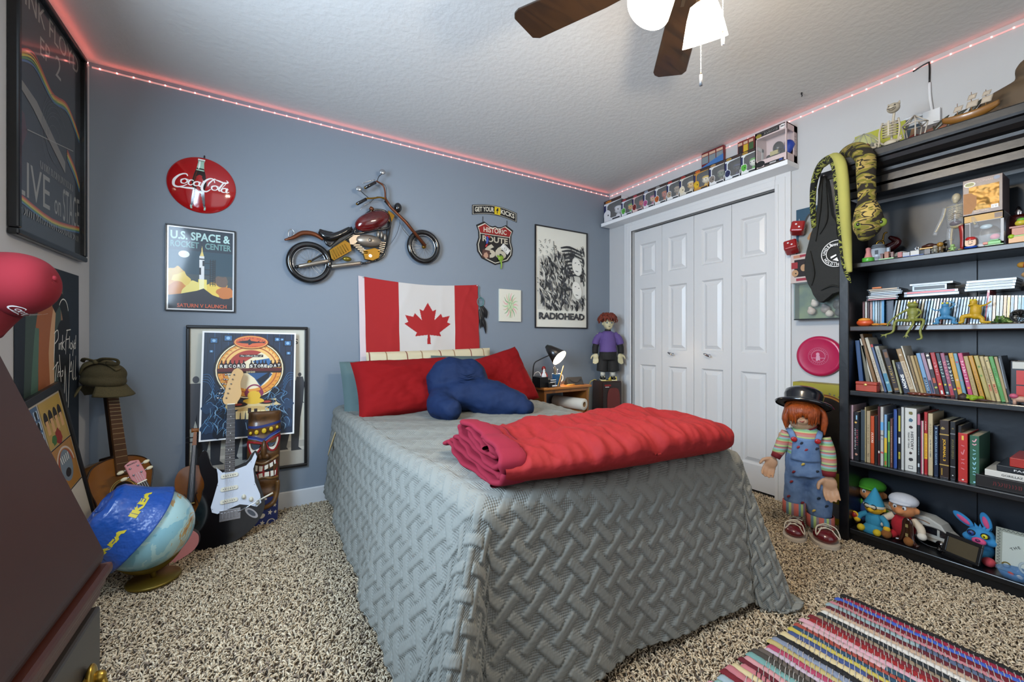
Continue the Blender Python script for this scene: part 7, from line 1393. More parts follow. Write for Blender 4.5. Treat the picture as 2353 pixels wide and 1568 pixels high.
P = onx(2145,800,2.74);t = toy('toy_skateboard','tiny pink and black skateboard on top of the leaning paperbacks','toy',Vector((2.62,onx(2145,800,2.62).y,SH['c'] + .160)),FR);b = MB();b.tube([(-.055,0,.014),(-.045,0,.009),(.04,0,.008),(.055,0,.012)],.011,mt('#5a1a30',.4),10,3,flat=.2,up=(0,0,1));b.build('deck',t);b = MB();[b.cyl((x,-.006,.003),(x,.006,.003),.003,BLACK,8) for x in (-.035,.03)];b.build('wheels',t)
# ================================================================== toys on the top shelf of the bookcase
ZA = SH['a'] + .0008
def Qa(x,y,X=2.58):return onx(1960 + x / 5.987,420 + y / 5.987,X)
def spot(x,X=2.575):p = Qa(x,1000,X);return Vector((X,p.y,ZA))
t = toy('plant_toy','pink cone toy on a round green base at the left of the figure shelf','toy',spot(210),FR);b = MB();b.lathe([(0,0),(.022,0),(.024,.004),(.024,.020),(.022,.022),(0,.022)],mt('#4a9a34',.35),24);b.build('green_base',t);b = MB();b.lathe([(.017,.022),(.014,.03),(.009,.05),(.010,.07),(.0,.075)],mt('#c4807c',.5),20);b.build('pink_cone',t)
t = toy('canister_toy','white and grey toy canister with black bands under the camouflage snake','toy',spot(345,2.61),FR);wm_ = mt('#b8bcc0',.35);b = MB();b.lathe([(0,.004),(.030,.004),(.034,.015),(.034,.062),(.030,.070),(.022,.086),(0,.092)],wm_,28);b.build('body',t)
b = MB();[b.lathe([(r + .0006,z),(r - .0005 + .0006,z + .003)],BLACK,28) for r,z in ((.0325,.066),(.0295,.072),(.0255,.078),(.021,.084))];b.box((.004,-.034,.045),(.012,.003,.020),BLACK);b.box((.004,-.034,.018),(.020,.003,.010),mt('#6a6e74',.4));b.build('bands',t);b = MB();b.box((.040,0,.045),(.010,.018,.04),wm_);b.build('side_arm',t)
def blocks(name,label,x,X,parts,sc=1):
    t = toy(name,label,'toy',spot(x,X),FR);
    for nm,shapes in parts:
        b = MB(TR(s=sc))
        for c,d,col in shapes:b.box(c,d,mt(col,.35))
        b.build(nm,t,bevel=.0008)
    return t
blocks('brick_bridge','brown brick toy columns on a pale green plate',470,2.565,[('plate',[((0,0,.003),(.056,.03,.006),'#7fae7a')]),('column',[((-.018,0,.019),(.010,.014,.026),'#5a2c1a')]),('column',[((0,0,.022),(.016,.018,.032),'#8a4a1c')]),('column',[((.020,0,.020),(.010,.014,.028),'#5a2c1a')]),('deck',[((0,.0,.030),(.05,.010,.004),'#6a3a20')])])
t = toy('dome_toy','white toy dome with grey bands behind the brick columns','toy',spot(665,2.64),FR);b = MB();b.lathe([(0,0),(.030,0),(.026,.012),(.030,.014),(.030,.024),(.020,.038),(0,.044)],mt('#b0adaa',.35),26);b.build('dome',t);b = MB();b.lathe([(.0305,.015),(.0305,.018)],mt('#3a3032',.4),26);b.build('band',t)
blocks('brick_wall_toy','grey and red toy brick wall on a blue plate',800,2.57,[('plate',[((.01,0,.002),(.07,.028,.004),'#2a5ab0')]),('wall',[((-.02,.006,.014),(.03,.012,.02),'#8a8c90'),((.012,.006,.016),(.030,.012,.022),'#a8a6a0')]),('red_arch',[((-.038,0,.016),(.016,.010,.024),'#8a2a1c')]),('antenna',[((.018,0,.036),(.002,.002,.02),'#6a6a6a')])])
t = blocks('brick_vehicle','yellow and brown toy brick craft with key shaped tail',1030,2.58,[('platform',[((0,0,.030),(.05,.024,.006),'#b08418')]),('pylon',[((0,0,.014),(.02,.016,.026),'#33241c')])]);b = MB();b.ell((.006,0,.040),(.028,.018,.008),mt('#3a1a14',.3));b.ell((.006,0,.046),(.014,.010,.006),mt('#20100c',.3));b.build('canopy',t);b = MB();b.tube([(-.036 + .006 * math.cos(a),0,.036 + .006 * math.sin(a)) for a in [i * PI / 8 for i in range(16)]],.0016,CHROME,6,closed=True);b.cyl((-.030,0,.036),(-.018,0,.036),.0014,CHROME,6);b.build('key_ring',t)
def dude(name,label,x,X,body,head,s=1,base=None):
    t = toy(name,label,'figurine',spot(x,X),FR,s);b = MB();bm_ = mt(body,.4);b.tube([(0,0,.006),(0,0,.022)],[.008,.007],bm_,10);[b.tube([(s_ * .007,0,.021),(s_ * .013,-.003,.014)],.003,bm_,6) for s_ in (-1,1)];[b.tube([(s_ * .004,0,.010),(s_ * .006,-.002,0.001)],.0036,bm_,6) for s_ in (-1,1)];b.build('body',t,remesh=.0016);b = MB();b.ell((0,0,.029),(.0085,.0085,.008),mt(head,.35));b.build('head',t)
    if base:b = MB();b.box((0,0,-.0002),(.03,.022,.003),mt(base,.4));b.build('base_plate',t)
dude('small_figurine','gold headed small figure before the anatomy model',1200,2.565,'#4a3a20','#8a6420',1.3);dude('small_figurine','black small figure left of the anatomy model legs',1290,2.60,'#141414','#1c1814',1.6);dude('small_figurine','pale grey tiny figure near the yellow craft',1130,2.562,'#6a6a60','#8a8478',1.0);dude('small_figurine','green footed tiny figure at the anatomy model foot',1370,2.575,'#7a9a5c','#8aa868',.9,'#7aa85c')
# brass bell and dark red pot at the back left
t = toy('brass_horn','dark red bottle shape with a brass ring behind the snake head','ornament',spot(500,2.68),FR);b = MB();b.tube([(-.03,0,.06),(.0,0,.075),(.03,0,.10),(.0,0,.13)],[.016,.024,.018,.008],mt('#3a0c10',.2,coat=.6),14,5);b.build('glass_body',t);b = MB();b.tube([(-.03 + .014 * math.cos(a),-.02,.10 + .014 * math.sin(a)) for a in [i * PI / 8 for i in range(16)]],.005,mt('#8a6a2c',.25,.9),8,closed=True);b.tube([(-.022,-.012,.114),(-.018,-.006,.15),(-.008,0,.155)],.004,mt('#8a6a2c',.25,.9),8,4);b.build('brass_ring',t)
# ---- see-through anatomy model
Pm = spot(1425,2.585);t = toy('anatomy_model','small clear anatomy model with skeleton and organs on the figure shelf','figurine',Pm,FR - .25,.98);bo = mt('#b5a478',.45);cl = mt('#b8bcc0',.08,alpha=.22)
Hm = Qa(1440,105,2.585).z - ZA;U = Hm / 800.;zz_ = lambda y:(905 - y) * U
b = MB();b.ell((0,0,zz_(185)),(.014,.016,.020),bo);b.ell((0,-.006,zz_(235)),(.009,.010,.010),bo);b.build('skull',t)
b = MB();b.tube([(0,.004,zz_(260)),(0,.006,zz_(400)),(0,.004,zz_(560))],.0035,bo,8,3)
for k in range(7):
    z = zz_(300 + 24 * k);r = .024 + .004 * math.sin(k * .5)
    for s_ in (-1,1):b.tube([(0,.008,z),(s_ * r * .7,.008,z - .002),(s_ * r,-.004,z - .008),(s_ * r * .55,-.017,z - .010),(s_ * .003,-.018,z - .004)],.0016,bo,6,3)
b.tube([(-.034,0,zz_(288)),(0,-.010,zz_(296)),(.034,0,zz_(288))],.0022,bo,6,3);b.build('rib_cage',t)
b = MB();b.ell((0,0,zz_(560)),(.022,.012,.012),bo)
for s_ in (-1,1):b.tube([(s_ * .014,0,zz_(580)),(s_ * .018,0,zz_(720)),(s_ * .018,0,zz_(890))],[.004,.0035,.003],bo,8,4);b.ell((s_ * .018,0,zz_(735)),(.006,.006,.006),bo);b.ell((s_ * .018,-.010,.004),(.006,.014,.004),bo)
b.build('pelvis_and_legs',t)
for s_ in (-1,1):b = MB();b.tube([(s_ * .036,0,zz_(295)),(s_ * .045,0,zz_(420)),(s_ * .060,-.01,zz_(560)),(s_ * .066,-.012,zz_(600))],[.0035,.003,.0028,.004],bo,8,4);b.build('arm_bones',t)
b = MB();b.ell((0,-.004,zz_(430)),(.018,.012,.018),mt('#6a5228',.4));b.build('lungs',t);b = MB();b.ell((0,-.008,zz_(530)),(.020,.012,.012),mt('#3a1426',.3));b.build('organs',t)
b = MB();b.tube([(.018,0,zz_(570)),(.024,0,zz_(700)),(.020,0,zz_(890))],[.012,.013,.008],mt('#8c2420',.35),12,4);b.build('muscle_leg',t)
b = MB();b.ell((0,0,zz_(200)),(.018,.021,.026),cl);b.tube([(0,0,zz_(280)),(0,0,zz_(400)),(0,0,zz_(580))],[.030,.034,.028],cl,16,3)
for s_ in (-1,1):b.tube([(s_ * .036,0,zz_(290)),(s_ * .048,0,zz_(430)),(s_ * .064,-.01,zz_(580)),(s_ * .070,-.012,zz_(640))],[.011,.010,.008,.008],cl,12,4)
b.tube([(-.018,0,zz_(570)),(-.022,0,zz_(700)),(-.018,0,zz_(890))],[.014,.013,.008],cl,12,4);b.build('clear_shell',t)
# ---- two toy boxes on top of each other
def stacked_box(label,x0,x1,z0,h,fn,X=2.56,dep=.13):
    Pa,Pb = Qa(x0,600,X),Qa(x1,600,X);w = Pa.y - Pb.y;t = thing('figure_box',label,'toy box',M=basis(Vector((X,Pa.y,z0)),-Y3,Z3,-X3));fn(t,w,h,dep);return t
def f_low(t,w,h,dep):
    cm = mt('#8a8a8e',.35);b = MB()
    for c,d in (((w / 2,.002,-dep / 2),(w,.004,dep)),((w / 2,h - .002,-dep / 2),(w,.004,dep)),((w / 2,h / 2,-dep + .002),(w,h,.004)),((.002,h / 2,-dep / 2),(.004,h,dep)),((w - .004,h / 2,-.002),(.008,h,.004)),((.010,h / 2,-.002),(.020,h,.004)),((w / 2,.008,-.002),(w,.016,.004)),((w / 2,h - .016,-.002),(w,.032,.004))):b.box(c,d,cm)
    b.build('card_shell',t);a = MB();a.z = .0003;a.rect(.003,h - .030,w - .003,h - .003,mt('#7a6238',.45,.5));a.rect(w * .78,h - .026,w * .97,h - .006,mt('#3a1a14',.4));a.rect(.004,h * .1,.018,h * .75,mt('#4a4648',.5));a.build('printed_front',t)
    b = MB();b.ell((w * .58,h * .42,-dep * .5),(.030,.040,.03),mt('#5a5652',.4));b.ell((w * .55,h * .62,-.02),(.018,.010,.006),mt('#9ab4c0',.2));b.ell((w * .78,h * .28,-.012),(.014,.012,.008),mt('#b03a58',.4));b.build('toy_inside',t)
    b = MB();b.add([(.02,.016,-.0015),(w - .004,.016,-.0015),(w - .004,h - .032,-.0015),(.02,h - .032,-.0015)],[(0,1,2,3)],mt('#ffffff',.02,alpha=.18));b.add([(w,.004,-.004),(w,.004,-dep),(w,h,-dep),(w,h,-.004)],[(0,1,2,3)],mt('#8a8890',.03,alpha=.35));b.build('clear_window',t)
def f_top(t,w,h,dep):
    cm = mt('#4a3a3c',.35);b = MB();b.box((w / 2,h / 2,-dep / 2),(w,h,dep),cm);b.build('carton',t,bevel=.001);a = MB();a.z = .0003;gd = mt('#7a5c2c',.42,.7,bump=(18,.9,2));a.rect(w * .16,h * .12,w * .92,h * .78,gd);a.poly([(.002,h * .04),(w * .22,h * .04),(w * .36,h * .25),(w * .36,h * .50),(w * .22,h * .62),(.002,h * .62)],mt('#6e4a24',.5,.4));a.disc(w * .18,h * .86,w * .15,mt('#d0d0d0',.4),h * .07);a.disc(w * .18,h * .86,w * .13,mt('#8a8a3c',.4),h * .055);a.text('POP!',w * .09,h * .83,w * .27,h * .89,mt('#2a2a14',.4),.03);a.text('CONAN',w * .38,h * .88,w * .76,h * .93,mt('#a08a84',.4),.0);a.disc(w * .86,h * .92,w * .08,mt('#5a6a84',.4),h * .05)
    a.text('~13',w * .30,h * .06,w * .66,h * .10,mt('#c9a880',.4),.0);a.rect(w * .72,h * .10,w * .90,h * .20,WHITE);a.text('~4',w * .74,h * .12,w * .88,h * .18,BLACK,.02);a.build('printed_front',t)
hl_ = Qa(1515,470,2.56).z - ZA;ht_ = Qa(1512,-20,2.56).z - Qa(1515,462,2.56).z
stacked_box('grey window box with an unseen grey toy under the gold one',1518,2075,ZA,hl_,f_low);stacked_box('gold and black figure box topmost on the figure shelf',1510,2060,ZA + hl_ + .001,ht_,f_top)
t = toy('block_figurine','smiling square faced block figure with a red cap and blue base','figurine',spot(1622,2.548),FR);b = MB();b.prism([(p[0],p[1] + .020) for p in superq(.0155,.0165,.6,24)],-.010,.010,mt('#c09a78',.4),M=basis(Vector((0,0,.004)),X3,Z3,-Y3));b.build('head_block',t);b = MB();b.lathe([(.0165,0),(.0165,.006),(.012,.013),(0,.015)],mt('#a01c1c',.3),20,M=TR(0,0,.034));b.build('cap',t);b = MB();b.ell((0,0,.005),(.020,.012,.006),mt('#1c48a0',.3));b.build('base',t);b = MB();[b.ell((s_ * .005,-.0105,.027),(.0014,.001,.002),BLACK) for s_ in (-1,1)];b.tube([(-.006,-.0108,.019),(0,-.0112,.016),(.006,-.0108,.019)],.0009,BLACK,6,3);b.build('face',t)
blocks('brick_turtle','green and orange toy brick turtle in front of the boxes',1950,2.548,[('plate',[((0,0,.002),(.05,.026,.004),'#8fb08a')]),('shell',[((0,0,.011),(.034,.022,.012),'#4f9a3a'),((.0,0,.021),(.024,.018,.006),'#3f8a30')]),('orange_block',[((-.024,0,.012),(.014,.016,.010),'#a84a18')])])
t = toy('ball_tree','lime ball on an orange stick at the right of the boxes','toy',spot(2180,2.55),FR);b = MB();b.ell((0,0,.026),.0095,mt('#8aa81c',.35));b.build('ball',t);b = MB();b.box((0,0,.009),(.006,.006,.018),mt('#b0742c',.4));b.build('stick',t)
t = blocks('brick_tower','tall orange brick toy tower with green top at the right edge',2300,2.56,[('plinth',[((0,0,.012),(.055,.03,.024),'#b8823c')]),('lawn',[((0,0,.026),(.058,.032,.005),'#7aaa4c')]),('tower',[((0,0,.044),(.040,.024,.030),'#9a4a14')]),('cornice',[((0,0,.062),(.052,.03,.008),'#7a2c14')])]);b = MB();b.ell((.002,0,.078),(.016,.014,.013),mt('#b0a02c',.4));b.ell((.004,0,.090),(.013,.012,.008),mt('#5f9a34',.4));b.build('creature',t)
t = toy('glass_jar','dark red glass jar with a steel lid behind the brick tower','jar',spot(2280,2.70),FR);b = MB();b.lathe([(0,0),(.035,0),(.036,.01),(.036,.12),(.030,.135),(0,.136)],mt('#3a100c',.15,coat=.8),24);b.build('jar',t);b = MB();b.lathe([(.012,.136),(.014,.15),(.006,.17),(0,.175)],CHROME,16);b.build('stopper',t)

# ================================================================== on top of the bookcase
def Qt(x,y,X=2.56):return onx(1930 + x / 4.355,200 + y / 4.355,X)
ZT = TOPZ
def leaning(name,label,cat,x0,x1,ytop,X,col,fn=None,th=.006,z0=ZT):
    Pa,Pb = Qt(x0,500,X),Qt(x1,500,X);w = Pa.y - Pb.y;h = Qt((x0 + x1) / 2,ytop,X).z - z0;t = thing(name,label,cat,M=basis(Vector((X,Pa.y,z0)),-Y3,(Z3 + X3 * .12).normalized(),(-X3 + Z3 * .12).normalized()));b = MB();b.box((w / 2,h / 2,-th / 2),(w,h,th),mt(col,.4,coat=.3));b.build('card',t)
    if fn:a = MB();a.z = .0004;fn(a,w,h);a.build('cover_print',t)
    return t
def fa(a,w,h):a.rect(.002,.002,w - .002,h * .45,mt('#b08a74',.4));a.poly(blobpts(w * .35,h * .55,w * .14,seed=3),mt('#22241c',.4));a.poly(blobpts(w * .65,h * .5,w * .10,seed=6),mt('#2a2c20',.4))
leaning('record_sleeve','yellow green record sleeve leaning on the wall behind the skeleton cat','record sleeve',130,640,400,2.74,'#a8a83a',fa)
def fb(a,w,h):
    for k,c in enumerate(('#7a4a3a','#a8603a','#b0a23c','#5a8a4a','#3f6a94','#8f9aa8')):a.ring(w * .5,-h * .55,h * 1.45 - .012 * k,h * 1.45 - .012 * k - .010,mt(c,.4),PI * .30,PI * .70)
leaning('record_sleeve','grey record sleeve with a rainbow arc leaning behind the ship','record sleeve',745,1300,330,2.72,'#6f6866',fb)
leaning('record_sleeve','dark blue and tan sleeve standing behind the wire terrarium','record sleeve',640,800,370,2.73,'#2a3a48',lambda a,w,h:a.poly([(.0,.0),(w * .5,0),(w * .8,h * .9),(w * .4,h * .9)],mt('#8a6a4c',.4)))
# clear cloche over a red box
Pp = Qt(290,600,2.58);t = toy('glass_cloche','clear plastic cloche with a red box inside at the left of the case top','cloche',Vector((2.58,Pp.y + .02,ZT)),FR);b = MB();b.lathe([(.062,0),(.062,.06),(.05,.10),(.03,.128),(0,.138)],mt('#c8ccc0',.06,alpha=.22),26);b.build('dome',t);b = MB();[b.tube([(.0615 * math.cos(a),.0615 * math.sin(a),0),(.062 * math.cos(a),.062 * math.sin(a),.06),(.05 * math.cos(a),.05 * math.sin(a),.10),(0,0,.139)],.0012,mt('#9a9a90',.3),5,4) for a in [k * PI / 4 for k in range(8)]];b.build('ribs',t)
b = MB();b.box((0,0,.022),(.045,.030,.044),mt('#8a1416',.35));b.box((.018,-.0155,.022),(.004,.002,.040),WHITE);o = b.build('red_box',bevel=.001);o.matrix_basis = TR(2.49,Pp.y - .006,ZT,rz=FR);tag(o,'small red and white box at the front left of the bookcase top','box')
# toy cat skeleton
Pp = Qt(520,600,2.52);t = toy('cat_skeleton','sitting pale toy cat skeleton on top of the bookcase','figurine',Vector((2.50,Pp.y,ZT)),FR,1.0);bo2 = mt('#b0a692',.5);b = MB();b.ell((.012,-.004,.178),(.024,.026,.022),bo2);b.ell((.012,-.028,.170),(.014,.014,.010),bo2);[b.lathe([(.008,0),(0,.020)],bo2,8,M=TR(.012 + s_ * .016,.002,.192,ry=s_ * .3)) for s_ in (-1,1)];b.build('skull',t,remesh=.003,smooth=1)
b = MB();[b.ell((.012 + s_ * .009,-.024,.182),(.005,.004,.004),BLACK) for s_ in (-1,1)];b.tube([(.0,-.041,.166),(.012,-.043,.163),(.024,-.041,.166)],.0012,BLACK,5,3);b.build('face_marks',t)
b = MB();b.tube([(.012,.006,.158),(.006,.012,.12),(0,.016,.08),(0,.02,.02)],.005,bo2,8,5);[b.tube([(0,.016,.118 - k * .012),(s_ * .024,.008,.115 - k * .012),(s_ * .022,-.018,.110 - k * .012),(s_ * .002,-.024,.110 - k * .012)],.0024,bo2,6,4) for k in range(6) for s_ in (-1,1)];b.box((0,-.024,.083),(.006,.004,.07),bo2);b.build('rib_cage',t)
b = MB();b.ell((0,.01,.022),(.030,.022,.016),bo2);[b.tube([(s_ * .02,.0,.02),(s_ * .045,-.03,.028),(s_ * .040,-.045,.006),(s_ * .055,-.06,.005)],.0045,bo2,7,4) for s_ in (-1,1)];[b.tube([(s_ * .028,0,.125),(s_ * .036,-.012,.08),(s_ * .034,-.02,.03),(s_ * .036,-.034,.005)],.004,bo2,7,4) for s_ in (-1,1)];b.tube([(0,.02,.02),(-.03,.03,.03),(-.06,.02,.07)],[.004,.003,.002],bo2,6,4);b.build('limbs_and_tail',t)
# wire terrarium
Pp = Qt(745,540,2.56);t = toy('wire_terrarium','white wire geometric terrarium in the middle of the bookcase top','ornament',Vector((2.56,Pp.y,ZT)),FR);b = MB();wp_ = mt('#b5ada0',.4);pts = [(0,0,.135),(.045,0,.09),(.014,.043,.09),(-.036,.026,.09),(-.036,-.026,.09),(.014,-.043,.09),(.028,0,.004),(.009,.027,.004),(-.023,.016,.004),(-.023,-.016,.004),(.009,-.027,.004)]
for i,j in [(0,k) for k in range(1,6)] + [(k,k % 5 + 1) for k in range(1,6)] + [(k,k + 5) for k in range(1,6)] + [(k + 5,k % 5 + 6) for k in range(1,6)]:b.cyl(pts[i],pts[j],.0028,wp_,6)
b.build('wire_frame',t);b = MB();b.lathe([(0,.004),(.024,.004),(.03,.03),(0,.05)],mt('#5a1a14',.5),14);b.build('red_filling',t)
# sailing ship
Pp = Qt(1400,330,2.52);t = toy('model_ship','wooden model sailing ship with pale sails on top of the bookcase','ornament',Vector((2.50,Pp.y + .02,ZT)),FR,.72);hw = mt('#7a5220',.4,coat=.3);hd_ = mt('#2a1c14',.4);b = MB()
b.grid(lambda u,v:(-.115 + .22 * v,(.030 * math.sin(PI * min(1,.12 + v * .80)) ** .7) * math.cos(PI * u),.055 - .042 * math.sin(PI * u) * math.sin(PI * min(1,.1 + v * .8)) ** .5 + .035 * (v - .45) ** 2 * 4 * .5),14,24,hw);b.build('hull',t,solid=.003)
b = MB();b.grid(lambda u,v:(-.112 + .214 * v,(.029 * math.sin(PI * min(1,.12 + v * .80)) ** .7) * (2 * u - 1),.052 + .035 * (v - .45) ** 2 * 2),4,20,hd_);b.build('deck',t,solid=.003)
b = MB();[b.cyl((x,0,.05),(x,0,z),.0026,hw,8,.0012) for x,z in ((-.055,.135),(.0,.175),(.055,.16))];b.cyl((-.105,0,.062),(-.155,0,.075),.0025,hd_,8,.001);b.build('mast',t)
for x,z0,w_,h_ in ((-.055,.085,.038,.03),(0,.085,.05,.035),(0,.13,.036,.028),(.055,.085,.045,.035),(.055,.125,.034,.024)):b = MB();b.grid(lambda u,v:(x + (u - .5) * w_ * .9 + .008 * v,-.004 - .008 * math.sin(PI * v) * math.sin(PI * u),z0 + v * h_),8,8,mt('#a89c8c',.7));b.build('sail',t,solid=.0012)
b = MB();[b.box((x,0,.006),(.008,.036,.012),hd_) for x in (-.05,.04)];b.box((-.005,0,.012),(.10,.006,.004),hd_);b.build('stand',t)
Pp = Qt(1030,300,2.60);t = toy('leaf_ornament','pair of dark curved leaves on a stem left of the ship','ornament',Vector((2.60,Pp.y,ZT)),FR);lf = mt('#2a2a1c',.4)
b = MB();b.tube([(-.03,0,0),(-.026,0,.04),(-.03,0,.072)],.003,lf,6,3);b.build('stem',t)
for P_ in ([(-.028,0,.050),(-.005,0,.075),(.02,0,.100)],[(.012,0,.05),(.045,0,.085),(.075,0,.10)],[(.07,0,.06),(.095,0,.10),(.125,0,.125)]):b = MB();b.tube(P_,[.003,.011,.001],lf,8,5,flat=.3,up=(0,1,0));b.build('leaf',t)
# wooden carving beyond
Pp = Qt(1800,200,2.62);t = toy('wood_carving','large weathered driftwood carving at the right end of the bookcase top','carving',Vector((2.64,Pp.y - .02,ZT)),FR);b = MB();wd = wood('#54432f','#33281c',3,.7,'x');b.ell((.0,0,.075),(.15,.05,.09),wd);b.ell((.03,0,.19),(.068,.045,.060),wd);b.ell((.09,0,.12),(.10,.05,.10),wd);b.box((.05,0,.02),(.22,.08,.04),wd);b.build('driftwood',t,remesh=.008,smooth=6,noise=(.05,.008));b = MB();b.box((-.09,-.05,.016),(.05,.012,.03),mt('#a49a84',.6));o = b.build('cream_block');o.matrix_basis = TR(2.56,Pp.y + .04,ZT,rz=FR);tag(o,'small cream block beside the ship stern','block')

# ================================================================== bottom shelf
def Qe(x,y,X=2.62):return onx(1940 + x / 5.058,1060 + y / 5.058,X)
ZE = SH['e'] + .001
def spe(x,X):return Vector((X,Qe(x,600,X).y,ZE))
sk2 = mt('#b87a4a',.8,bump=(200,.2))
def plush(label,P,rz,s,cap,body,sleeve,glove,face,leg,hood=False,brim=True,muzzle=None):
    t = toy('plush_doll',label,'plush toy',P,rz,s);f_ = lambda c:mt(c,.9,bump=(220,.3))
    b = MB();b.ell((0,0,.055),(.040,.034,.052),f_(body));b.build('body',t,remesh=.004,smooth=3)
    b = MB();b.ell((0,-.002,.130),(.042,.038,.036),f_(face));[b.ell((s_ * .042,.002,.130),(.010,.008,.013),f_(face)) for s_ in (-1,1)];b.ell((0,-.036,.122),(.014,.014,.012),f_(muzzle or face));b.build('head',t,remesh=.004,smooth=2)
    b = MB();[b.ell((s_ * .015,-.035,.140),(.007,.005,.009),mt('#d8d8d8',.3)) for s_ in (-1,1)];[b.ell((s_ * .014,-.040,.139),(.003,.002,.004),BLACK) for s_ in (-1,1)];b.build('eyes',t)
    b = MB()
    if hood:b.lathe([(.044,0),(.040,.02),(.022,.06),(.008,.09),(0,.10)],f_(cap),20,M=TR(0,.0,.138,rx=-.08));b.lathe([(.046,-.004),(.048,.004),(.044,.008)],f_('#b8b4a4'),20,M=TR(0,0,.138,rx=-.08))
    else:
        b.ell((0,.0,.163),(.048,.044,.028),f_(cap));b.ell((0,-.030,.156),(.036,.022,.009),f_(cap))
    b.build('cap',t)
    for s_ in (-1,1):
        b = MB();b.tube([(s_ * .030,0,.088),(s_ * .056,-.012,.070),(s_ * .064,-.022,.050)],[.015,.014,.012],f_(sleeve),12,4);a_ = b.build('arm',t);b = MB();b.ell((s_ * .066,-.026,.044),(.015,.015,.015),f_(glove));b.build('glove',a_)
        b = MB();b.tube([(s_ * .02,-.005,.02),(s_ * .032,-.035,.012)],[.017,.014],f_(body),12);l_ = b.build('leg',t);b = MB();b.ell((s_ * .036,-.052,.016),(.017,.020,.018),f_(leg));b.build('shoe',l_)
    return t
plush('plush doll in a green cap and green shirt at the back left',spe(320,2.70),FR,1.22,'#3f8a1c','#23407a','#4f8f24','#c9c4b4','#b87a4a','#5a3418',muzzle='#c98a58')
t = plush('plush doll with a pointed light blue hood and blue robe in front',spe(350,2.60),FR - .15,.92,'#2f86a8','#2a7c9c','#2a7c9c','#c9a01c','#c99a14','#b8a01c',hood=True,muzzle='#d0a824')
b = MB();[b.tube([(s_ * .016 + .012 * math.cos(a),-.041,.142 + .012 * math.sin(a)) for a in [k * PI / 8 for k in range(16)]],.002,BLACK,6,closed=True) for s_ in (-1,1)];b.cyl((-.005,-.042,.143),(.005,-.042,.143),.0018,BLACK,6);b.build('round_glasses',t)
b = MB();b.lathe([(.030,.045),(.048,.02),(.060,.0),(.056,.0),(.04,.02)],mt('#2a7c9c',.9),20);b.build('robe_skirt',t);b = MB();b.ell((-.078,-.03,.062),(.014,.010,.016),mt('#8c1a12',.4));b.ell((-.078,-.026,.062),(.020,.008,.022),mt('#c9a01c',.8));b.build('red_stone',t)
plush('plush doll in a white cap and red overalls beside the brown wooden stand',spe(690,2.62),FR - .1,1.15,'#b8bcc4','#a01422','#c4b8a4','#c9c4b8','#b8784a','#7a4a1c',muzzle='#b06a34')
# brown double horned guitar stand
Pq = spe(735,2.565);t = toy('wooden_stand','glossy dark brown arched wooden stand on the bottom shelf','stand',Pq,FR - .2);dm = mt('#2a0e08',.12,coat=1);b = MB();P_ = [(-.040,-.012,.012),(-.022,-.004,.020),(-.013,0,.06),(-.010,.0,.105),(0,0,.118),(.010,0,.105),(.013,0,.06),(.022,-.004,.020),(.045,-.012,.010)];b.tube(P_,.009,dm,12,5);b.prism([(-.012,.02),(.012,.02),(.009,.108),(-.009,.108)],-.004,.004,dm,M=basis(Vector(),X3,Z3,-Y3));b.build('arch',t);b = MB();[b.box((0,-.006,z),(.010,.003,.014),mt('#8a7a4c',.5)) for z in (.045,.088)];b.build('pad',t)
# white camper van
Pa,Pb = Qe(380,700,2.74),Qe(1330,800,2.62);yc = (Pa.y + Pb.y) / 2;t = thing('toy_camper','white toy camper van with dark windows at the back of the bottom shelf','toy',M=TR(2.70,yc,ZE,rz=FR - .15));wv_ = mt('#b0b0aa',.3,coat=.4);LV = Pa.y - Pb.y - .01
pr = [(-LV / 2,.016),(-LV / 2,.125),(LV * .20,.125),(LV * .34,.105),(LV * .40,.075),(LV * .50,.052),(LV * .50,.016)];b = MB(basis(Vector((0,.035,0)),X3,Z3,-Y3));b.prism(pr,0,.075,wv_);b.build('van_body',t,bevel=.006,seg=3)
a = MB(basis(Vector((0,-.0405,0)),X3,Z3,-Y3));a.rect(LV * .14,.052,LV * .30,.085,mt('#16181e',.1,coat=.6));a.poly([(LV * .33,.050),(LV * .46,.050),(LV * .39,.072),(LV * .33,.082)],mt('#1c1a20',.1,coat=.6));a.rect(-LV / 2 + .01,.100,LV * .1,.108,mt('#6a6458',.4));a.rect(-LV / 2 + .01,.03,LV * .46,.036,mt('#8a8478',.4));a.stroke([(LV * .02,.10),(LV * .14,.104),(LV * .22,.098)],.005,mt('#8a6a54',.4),4);a.rect(-LV * .4,.055,-LV * .25,.085,mt('#2a2c30',.2));a.build('side_print',t)
for x in (-LV * .3,LV * .34):
    for yy in (-.036,.030):b = MB();b.cyl((x,yy - .006,.017),(x,yy + .006,.017),.017,BLACK,20);w_ = b.build('wheel',t);b = MB();b.cyl((x,yy - .0065,.017),(x,yy + .0065,.017),.008,CHROME,14);b.build('hubcap',w_)
P_ = Qe(1010,690,2.60);b = MB();b.tube([(0,.062 * math.cos(a),.045 * math.sin(a)) for a in [k * PI / 16 for k in range(32)]],.0028,BLACK,6,closed=True);o = b.build('black_cable_loop');o.location = Vector((2.612,P_.y,ZE + .052));tag(o,'thin black ring standing in front of the camper van','ring')
